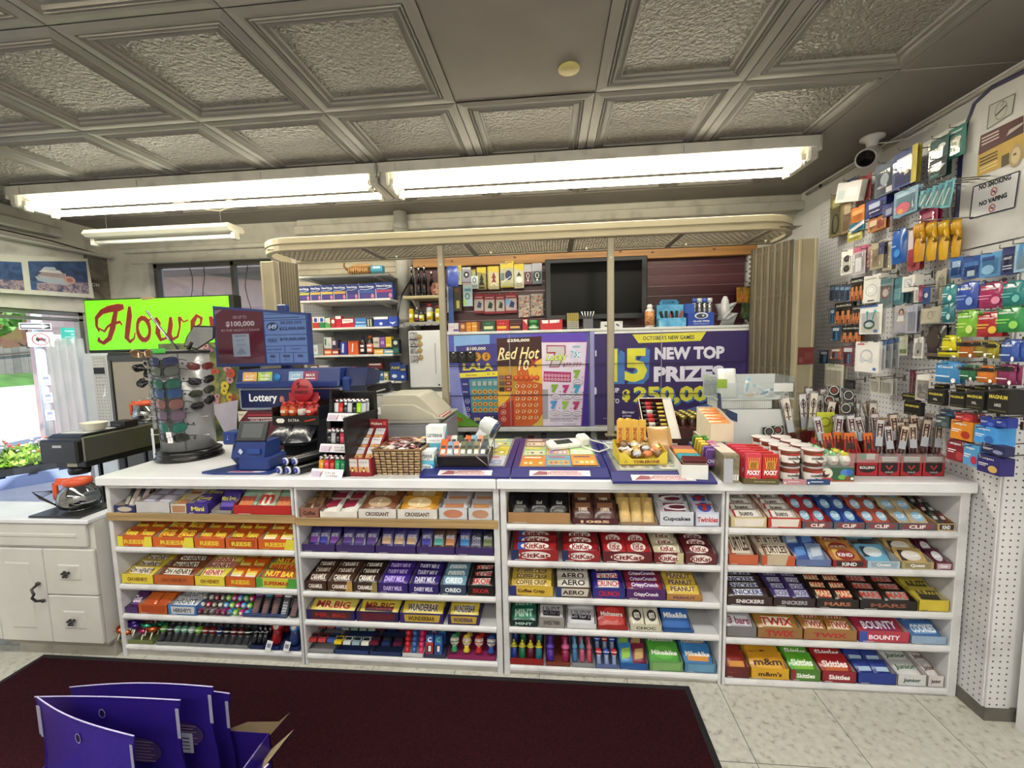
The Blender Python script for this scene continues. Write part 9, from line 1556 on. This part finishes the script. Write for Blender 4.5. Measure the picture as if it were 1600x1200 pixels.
def card(a,c,lb,cmds,name='air_freshener',cat='air freshener',Y=YS):
 o,w,h=facing(m3(a),Y,None,c,lb,cmds,name,cat,kind='card');hb=MB();x=o.location.x;z=o.location.z+h-.004;hb.tube([(x,Y-.02,z+.008),(x,Y-.02,z),(x,1.645,z+.006)],.0018,HOOK,5);tag(hb.build('slatwall_hook'),'thin hook holding the '+' '.join(lb.split()[:8]),'hook')
yb=('p',[(0,.8),(1,.72),(1,1),(0,1)],'#c8b43a')
card((168,140,295,425),'#b8c0a0','yellow and blue ring air freshener, leftmost of the top card row',[yb,('o',.5,.32,.24,.12,.07,'#2a3c44'),('r',.2,.45,.8,.65,'#7aa0b8')])
card((300,165,430,385),'#8a8898','grey card with black tape roll shape',[('e',.5,.5,.34,.22,'#26242c'),('e',.5,.5,.13,.09,'#d0d0d4'),('r',0,.85,1,1,'#c0c0b8')],Y=YS-.02)
card((432,200,500,310),'#a8b080','olive and yellow card behind the white ring card',[yb],Y=YS+.01)
card((435,290,540,480),'#b8c8c8','small pale card with black ring',[('o',.45,.65,.26,.2,.1,'#16181c'),('e',.45,.65,.1,.08,'#c8d4d4'),('r',.1,.08,.9,.3,'#8aa0a0')],Y=YS-.03)
card((520,165,655,495),'#8a8250','olive card with black tree shape',[yb,('p',[(.5,.72),(.25,.4),(.4,.42),(.2,.2),(.8,.2),(.6,.42),(.75,.4)],'#16161a'),('r',.2,.04,.8,.12,'#3a3418')])
card((672,155,700,480),'#a89c48','thin yellow-edged card beside the red tree card',[],Y=YS+.01)
card((690,150,845,490),'#b8b08a','pale card with dark red tree shape',[yb,('p',[(.5,.75),(.28,.48),(.42,.48),(.3,.3),(.7,.3),(.58,.48),(.72,.48)],'#7a2430'),('l',[(.2,.15),(.5,.3),(.8,.15)],.08,'#e0dccc')])
card((862,105,1060,462),'#a8a884','wide card with dark blue tree shape',[('p',[(0,.78),(1,.82),(1,1),(0,.94)],'#c8b43a'),('e',.62,.5,.26,.2,'#22305c'),('l',[(.1,.2),(.8,.45)],.05,'#d8d8cc'),('r',0,.0,1,.06,'#b8a83a'),('r',.05,.3,.3,.6,'#5a7078')])
card((935,72,1060,110),'#c8b43a','yellow top strip of a card behind the blue tree card',[('r',.1,.3,.8,.6,'#a8502a')],Y=YS+.02)
card((1065,115,1210,475),'#b8b49c','pale card with black and white mountain shape',[yb,('p',[(.5,.68),(.25,.5),(.75,.5)],'#33383c'),('e',.5,.35,.3,.12,'#dcdcd4'),('o',.5,.14,.3,.06,.04,'#3a3a38')])
for a,c,c2,w_ in[((1212,120,1325,415),'#6a4450','#3a1c24','plum'),((1330,105,1478,412),'#5a6870','#1f2c34','slate')]:card(a,c,'%s card with round badge and white cap'%w_,[('r',0,.62,1,1,'#a8a8b0'),('e',.5,.38,.4,.24,c2),('o',.5,.42,.2,.14,.06,'#d8d4cc'),('e',.5,.2,.1,.05,'#e0dcd4')],'badge_card','card')
card((315,395,455,738),'#a8c4cc','pale blue card with dark green ring',[('o',.45,.42,.26,.13,.08,'#1a3c3c'),('r',0,.9,1,1,'#b8a8a8'),('p',[(0,.05),(.5,.05),(.2,.35),(0,.3)],'#a8c47a'),('r',.15,.65,.85,.75,'#5a90b0')],Y=YS-.04)
card((78,430,160,830),'#c8ccd0','tall white cut-out card near the left post',[('r',.3,.6,.8,.95,'#a8b0bc')],'cut_card','card');card((165,450,292,805),'#4a4438','dark pouch with yellow lighter on the left',[('r',.4,.1,.75,.42,'#c8c06a'),('e',.5,.85,.25,.08,'#7a4a28')],'dark_pouch','packet')
card((72,180,150,380),'#5a6480','blue-grey bag corner behind the left post',[],'grey_bag','bag')
for k,(a,c2,nm)in enumerate([((472,555,620,840),'#3a3f68','navy socks'),((625,560,785,850),'#1c3a2a','dark green cloth'),((795,560,930,845),'#2a3224','black and green gloves'),((935,540,1110,835),'#26356c','folded navy cloth')]):
 card(a,'#8a2430','red-topped card with %s picture, lower card row'%nm,[('r',.04,.12,.96,.72,'#b0a8a4'),('t','SUPPORT',.5,.82,.06,'#d8b8b8',.8),('p',[(.3,.3),(.7,.25),(.8,.5),(.5,.62)],c2)]+([('p',[(.0,.3),(.5,.55),(.3,.72),(0,.7)],'#7aa0c8')]if k==3 else[]),'support_pack','packet')
for a,lb in[((1130,575,1300,900),'busy brown patterned card, left of two'),((1310,555,1495,880),'busy patterned white-edged card, right of two')]:card(a,mat('#7a6a5c',.5,0,'swirl',cols=('#2a2420','#a8583a','#c8c0b4','#6a6a68','#3a4a38'),scale=45),lb,[('r',0,.92,1,1,'#b8b4b0')],'keychain_card','card')
ZT=1.5955;YT=1.27
TT=[((95,948,248,1080),'#c4bcc4','white and violet box at the left end of the cabinet top',[('r',.5,.1,1,.3,'#6a3a80'),('r',.1,.5,.6,.6,'#b8a0b0')],.06),((265,948,355,1078),'#8a4a34','red-brown figure print box',[('e',.5,.6,.3,.25,'#c8a06a')],.05),((360,940,435,1078),'#c07a1f','orange rolling paper box, left of two',[('r',.1,.45,.9,.55,'#e0a850')],.05),((440,938,545,1077),'#c88a3a','paler orange paper box, right of two',[('r',.1,.5,.8,.6,'#e8c890'),('r',.75,0,1,1,'#7a4a20')],.05),((600,930,790,1076),'#1a5038','dark green box with cream plate',[('p',[(.12,.2),(.8,.2),(.85,.5),(.1,.5)],'#c8cc9a'),('t','GREEN',.45,.75,.12,'#4a8a68',.4)],.06),((805,918,995,1075),'#a82024','red box with yellow plate',[('p',[(.05,.2),(.75,.2),(.8,.45),(.05,.45)],'#d8a83a'),('t','red',.4,.7,.14,'#d86a5a',.4)],.06),((998,945,1180,1074),'#3a1618','dark maroon box with gold plate',[('p',[(.05,.25),(.85,.25),(.8,.5),(.05,.5)],'#c8a05a'),('r',0,.75,1,.8,'#8a3a3c')],.06),((1190,905,1265,1072),'#a82430','tall narrow red box',[('p',[(.1,.9),(.9,.5),(.9,.95)],'#d8c8b8')],.06)]
for a,c,lb,cm,t_ in TT:facing(m3(a),YT,ZT,c,lb,cm,'tobacco_box','box',t_)
t=thing('green_tin','round green striped tin on the cabinet top','tin',(on_plane(833,500,Y=YT).x,YT+.03,ZT));b=MB();b.lathe([(.034,0),(.036,.004),(.036,.034),(.032,.036),(.032,.040),(.036,.043),(.036,.066),(.03,.072),(.0001,.073)],mat('#2f7a3c',.25,0,'film'),n=22);b.build('tin',t);b=MB();b.lathe([(.0364,.012),(.0364,.024)],P('#b8d0b0'),n=22);b.build('label_band',t)
b=MB();b.cbox(-.075,.08,0,.07,0,.07,P('#b4202a'),.001);b.at((0,-.0006,0)).art([('p',[(-.06,.045),(-.02,.045),(-.02,.068),(-.066,.068)],'#dcdce0'),('p',[(-.01,.045),(.06,.05),(.06,.068),(-.01,.068)],'#d8d8dc'),('t','Zig',.05,.057,.012,'#8a1a20')]);b.home();tag(b.build('red_carton',loc=(on_plane(861,505,Y=YT).x,YT,ZT)),'low wide red carton right of the round green tin','box')
b=MB();b.cbox(-.042,.042,0,.08,0,.115,mat('#3a3834',.4),.001);b.at((0,-.0006,0))
for i in range(6):
 for j in range(8):b.art([('e',-.034+i*.0136,.010+j*.0135,.0055,.0055,'#c8b040' if j>3 else '#c8c8b8'),('e',-.034+i*.0136,.010+j*.0135,.002,.002,'#4a3a20')])
b.home();tag(b.build('battery_display',loc=(on_plane(895,495,Y=YT).x,YT,ZT)),'dark card box dotted with gold and silver button batteries','box')
t=thing('steel_pipe_cup','small grey box holding silver pipes and scissors','cup',(on_plane(919,500,Y=YT).x,YT+.03,ZT));b=MB();b.cbox(-.035,.035,-.03,.03,0,.07,mat('#5a5c62',.35),.002);b.build('cup',t)
for k in range(5):
 b=MB();x=-.026+k*.013;b.tube([(x,0,.0705),(x+(k-2)*.008,-.004,.115)],.004,CHROME,7);b.ball((x+(k-2)*.008,-.004,.117),.007,.005,.007,CHROME);tag(b.build('silver_pipe',loc=(t.location.x,t.location.y,ZT)),'little silver pipe standing in the grey box, %s of five'%('first','second','third','fourth','last')[k],'pipe')
b=MB();b.cbox(-.075,.075,0,.05,0,.047,P('#cfcfcf'),.001);b.at((0,-.0006,0)).art([('l',[(-.05,.02),(-.03,.012)],.008,'#2a2a2a'),('l',[(.03,.028),(.05,.014)],.01,'#3a4658'),('e',.06,.036,.004,.004,'#7a7a7a')]);b.home();tag(b.build('white_carton',loc=(on_plane(956,505,Y=YT).x,YT,ZT)),'low white carton with knife print below the flat screen','box')
t=thing('spray_bottle','brown-label bottle with white cap right of the screen','bottle',(on_plane(1017,495,Y=YT).x,YT+.04,ZT));b=MB();b.lathe([(.030,0),(.032,.005),(.032,.115),(.018,.13)],mat('#c9c4bc',.3),n=18);b.build('bottle',t);b=MB();b.lathe([(.0325,.012),(.0325,.11)],mat('#7a4a30',.4,0,'swirl',cols=('#2a1a14','#a8683c','#c8905a','#4a2c20'),scale=35),n=18);b.build('label_band',t);b=MB();b.lathe([(.019,.125),(.019,.15),(.012,.16),(.0001,.161)],P('#dcdcda'),n=14);b.build('cap',t)
t=thing('torch_display','light blue display box of torch lighters right of the bottle','box',(on_plane(1051,490,Y=YT).x,YT,ZT));b=MB();b.cbox(-.092,.092,0,.08,0,.06,mat('#3a86b4',.35,0,'swirl',cols=('#2a6a9c','#5aa8d0','#8ac4dc'),scale=8),.001);b.box(-.092,.092,.06,.08,.06,.155,mat('#4a94c0',.35,0,'swirl',cols=('#2a6a9c','#5aa8d0','#8ac4dc'),scale=6));b.prism([(-.07,.155),(.05,.155),(.06,.17),(.04,.19),(-.06,.19),(-.075,.17)],.062,.08,P('#2f7aa8'),'Y');b.at((0,.0605,0)).art([('t','CLICK',-.01,.172,.016,'#0f3450',dict(w=.09,bold=.03)),('r',-.05,.062,.08,.078,'#c0dce8')]);b.home();b.build('box',t)
for k in range(6):
 b=MB();b.M=Matrix.Rotation(.3*(k%3-1),4,'Y');b.cbox(-.009,.009,-.006,.006,0,.05,P(('#14161a','#1f2226','#8a4a3c')[k%3]),.002);b.home();tag(b.build('torch_lighter',loc=(t.location.x-.06+k*.024,YT+.03,ZT+.0605)),'torch lighter in the light blue display box, %s from the left'%ORD[k],'lighter')
t=thing('thermometer_display','royal blue display box with clear tubes behind','box',(on_plane(1096,490,Y=YT).x,YT,ZT));b=MB();b.cbox(-.09,.085,0,.08,0,.09,P('#24449c'),.001);b.cbox(-.105,-.04,.02,.05,.09,.155,P('#2a50a4'),.001);b.at((0,-.0006,0)).art([('e',0,.07,.045,.022,'#d0d8e0'),('e',0,.068,.035,.016,'#33404c'),('e',.012,.07,.008,.006,'#c8d0d0'),('t','GLASS PIPES',.0,.032,.012,'#d8e0f0',dict(w=.11,bold=.03)),('t','HIGH QUALITY',.0,.014,.008,'#d8e0f0',dict(w=.10))]);b.home();b.build('box',t)
for k in range(4):
 b=MB();b.lathe([(.014,0),(.016,.01),(.016,.085),(.012,.095)],mat('#d8e2e8',.05,0,'clear',a=.4,b=.1),n=14);b.lathe([(.0165,.07),(.0165,.1),(.0001,.101)],P('#3a58a8' if k%2==0 else '#c8ccd0'),n=14);tag(b.build('clear_tube',loc=(t.location.x-.035+k*.034,YT+.04,ZT+.0905)),'clear capped tube on the royal blue box, %s of four'%ORD[k],'tube')
r=random.Random(2);b=MB()
for k in range(5):b.M=Matrix.Translation((r.uniform(-.04,.04),r.uniform(0,.03),.03+.022*k))@Matrix.Rotation(r.uniform(0,3),4,'Z')@Matrix.Rotation(r.uniform(-1.2,1.2),4,'X');b.pillow(.10,.10,.035,mat('#b8babc',.12,0,'film',b=1.),.1,7,7)
b.home();b.lathe([(.025,.03),(.03,.1),(.024,.16),(.012,.19)],mat('#c4c6c8',.12,0,'film',b=1.),n=14);tag(b.build('foil_bag',loc=(on_plane(1137,490,Y=YT).x,YT+.05,ZT+.01)),'crumpled silver-clear bags at the right end of the cabinet top','bag')
for k,(u_,v_,c)in enumerate([(1163,460,('#1f3a1c','#c8902c','#a83a20')),(1182,457,('#1c3018','#5a8a34','#2a2a20')),(1166,486,('#23301c','#4a6a34','#8a8a70'))]):
 p=on_plane(u_,v_,Y=1.55);b=MB();b.box(-.055,.05,0,.004,-.06,.055,mat(c[0],.25,0,'swirl',cols=c,scale=22));b.box(-.057,.052,.001,.003,-.062,.057,'#14140f');o=b.build('leaf_print_pack',loc=p);o.rotation_euler=(0,.1*k-.05,.25*k);tag(o,'glossy %s packet hanging at the right of the slatwall'%('orange and green','leafy green','dark green lower')[k],'packet')
 b=MB();b.tube([(p.x,1.545,p.z+.05),(p.x+.01,1.64,p.z+.055)],.002,HOOK,5);tag(b.build('slatwall_hook'),'hook holding the %s packet'%('orange and green','leafy green','dark green lower')[k],'hook')
for k in range(3):
 b=MB();b.cbox(-.035,.035,-.008,0,-.045,.035,mat('#141412',.3),.002);b.at((0,-.0085,0)).art([('l',[(-.018,.012),(0,-.012),(.018,.012)],.004,'#6a6a5a'),('r',-.01,.022,.006,.03,'#d8d8d8')]);b.home();tag(b.build('black_pack',loc=(1.432+k*.062,1.2425,1.42)),'small black pack on the left poster, %s of three'%ORD[k],'packet')
r=random.Random(8)
for k in range(20):
 nm,c=[('black','#1a1a1e'),('dark grey','#33353a'),('silver','#8a8c90'),('navy','#23304a'),('white','#b0b0ae'),('dark red','#5a1f22')][k%6]
 w=r.uniform(.03,.07);h=r.uniform(.06,.13);x=1.50+k*.095
 b=MB();b.cbox(-w/2,w/2,0,.05,0,h,P(c),.003);b.at((0,-.0006,0)).art([('r',-w*.3,h*.4,w*.3,h*.7,'#5a5c60' if k%2 else '#7a6a50')]);b.home()
 tag(b.build('stored_box',loc=(x,1.27+.02*(k%2),.7205)),'%s small carton on the shelf under the posters, %s'%(nm,('far left','left','centre left','centre','centre right','right','far right')[min(6,k//3)]),'carton',nm+' cartons under the posters '+str(('a','b','c','d','e','f','g')[min(6,k//3)]))
# ---------------- purple bags in the foreground ----------------
PU=mat('#2c1c78',.3,0,'film',b=.15,name='purple_bag');PU2=mat('#3d2f96',.28,0,'film',b=.2,name='purple_bag_front')
t=thing('purple_carton','purple carton with torn cardboard flap in the foreground','box',(1.02,-.86,0));CB=mat('#8f7c5c',.7,0,'plain',var=.2)
b=MB()
for x0,x1,y0,y1 in((-.30,-.296,-.16,.16),(.26,.264,-.16,.16),(-.30,.264,.156,.16),(-.30,.264,-.16,-.156)):b.box(x0,x1,y0,y1,0,.36,PU)
b.box(-.30,.264,-.16,.16,0,.004,CB);b.build('carton',t)
b=MB();b.add([(.262,-.16,.30),(.262,.16,.30),(.385,.10,.435),(.392,-.02,.46),(.30,-.16,.40)],[(0,1,2,3,4)],PU);b.add([(.259,-.16,.302),(.259,.16,.302),(.382,.10,.437),(.389,-.02,.462),(.297,-.16,.402)],[(4,3,2,1,0)],CB)
b.tube([(.30,-.16,.40),(.392,-.02,.46)],.0022,P('#cfc8dc'),5);b.build('side_flap',t)
b=MB();b.add([(.10,.158,.35),(.262,.158,.35),(.34,.15,.44),(.30,.152,.405),(.2,.155,.395)],[(0,1,2,3,4)],CB);b.build('torn_flap',t)
def pouch(corners,bend,m,label,hole,patch,strips,sticker=False):
 """corners: top-left, top-right, height; a stiff bag standing in the carton"""
 (xl,yl,zl),(xr,yr,zr),hh=corners;tt=thing('purple_bag',label,'bag',(xl,yl,0));n=10;v=[];f=[]
 for side in(0,1):
  for i in range(n+1):
   for j in range(6):
    a=i/n;q=j/5;x=(xr-xl)*a;y=(yr-yl)*a-bend*math.sin(math.pi*a)+(.0 if q==0 else.006*math.sin(math.pi*q)*math.sin(math.pi*a)*(1 if side else-1))-(.002 if side==0 else-.002);z=zl+(zr-zl)*a+.012*math.sin(math.pi*a)-hh*q
    x+=(-.004 if a>.5 else.004)*math.sin(math.pi*min(1,q*1.6))*abs(a-.5)*2*3
    v.append((x,y,z))
 for side in(0,1):
  o_=side*(n+1)*6
  for i in range(n):
   for j in range(5):
    k=o_+i*6+j;f.append((k,k+6,k+7,k+1)if side else(k,k+1,k+7,k+6))
 b=MB();b.add(v,f,m,True);b.build('bag',tt)
 b=MB();top=[v[i*6]for i in range(n+1)];b.tube([(x,y,z+.001)for x,y,z in top],.0016,P('#b8b0d8'),5);b.build('cut_edge',tt)
 dx=Vector((xr-xl,yr-yl,0)).normalized()
 for s in strips:
  x=.006 if s=='l' else(Vector((xr-xl,yr-yl,0)).length-.014);b=MB();p0=dx*x;zz=zl if s=='l' else zr;b.at((p0.x,p0.y-.006,zz-.02),dx,(0,0,1));b.quad([(0,-.085,0),(.010,-.085,0),(.010,0,0),(0,0,0)],P('#9a97b4'));b.home();b.build('side_strip',tt)
 if hole is not None:
  L=Vector((xr-xl,yr-yl,0)).length;p0=dx*(L*hole);b=MB();b.at((p0.x,p0.y-bend-.0075,zl+(zr-zl)*hole-.03),dx,(0,0,1)).art([('o',0,0,.010,.013,.0025,'#8f86c0'),('e',0,0,.0075,.0105,'#140c3a')]);b.home();b.build('punch_hole',tt)
 if patch:
  L=Vector((xr-xl,yr-yl,0)).length;p0=dx*(L*patch);b=MB();b.at((p0.x,p0.y-bend*.6-.010,zl+(zr-zl)*patch-.10),dx,(0,0,1));b.art([('e',.05,-.03,.06,.035,'#3a2858')]+[('r',.0,-.06+.009*k,.09-.01*(k%2),-.057+.009*k,'#7a6a80')for k in range(7)]);b.home();b.build('small_print',tt)
 if sticker:
  L=Vector((xr-xl,yr-yl,0)).length;p0=dx*(L*.74);b=MB();b.at((p0.x,p0.y-.016,zl-.16),dx,(0,0,1)).art([('r',0,0,.055,.06,'#a8a8b8')]+[('r',.006,.01+.011*k,.045,.013+.011*k,'#4a4a68')for k in range(4)]);b.home();b.build('sticker',tt)
 return tt
pouch(((.735,-.77,.535),(1.185,-.775,.565),.33),.0,PU,'purple bag, second from the back, with white sticker',None,.68,'lr',True)
pouch(((.95,-.715,.475),(1.185,-.72,.497),.30),.0,PU,'rearmost purple bag peeking out at the right',None,None,'r')
pouch(((.72,-.84,.566),(1.155,-.845,.586),.36),.008,PU,'purple bag with round punch hole in the middle of the stack',.50,.62,'lr')
pouch(((.785,-.88,.605),(1.14,-.955,.592),.40),.02,PU2,'lighter purple bag curving forward, nearest in the stack',.55,None,'lr')
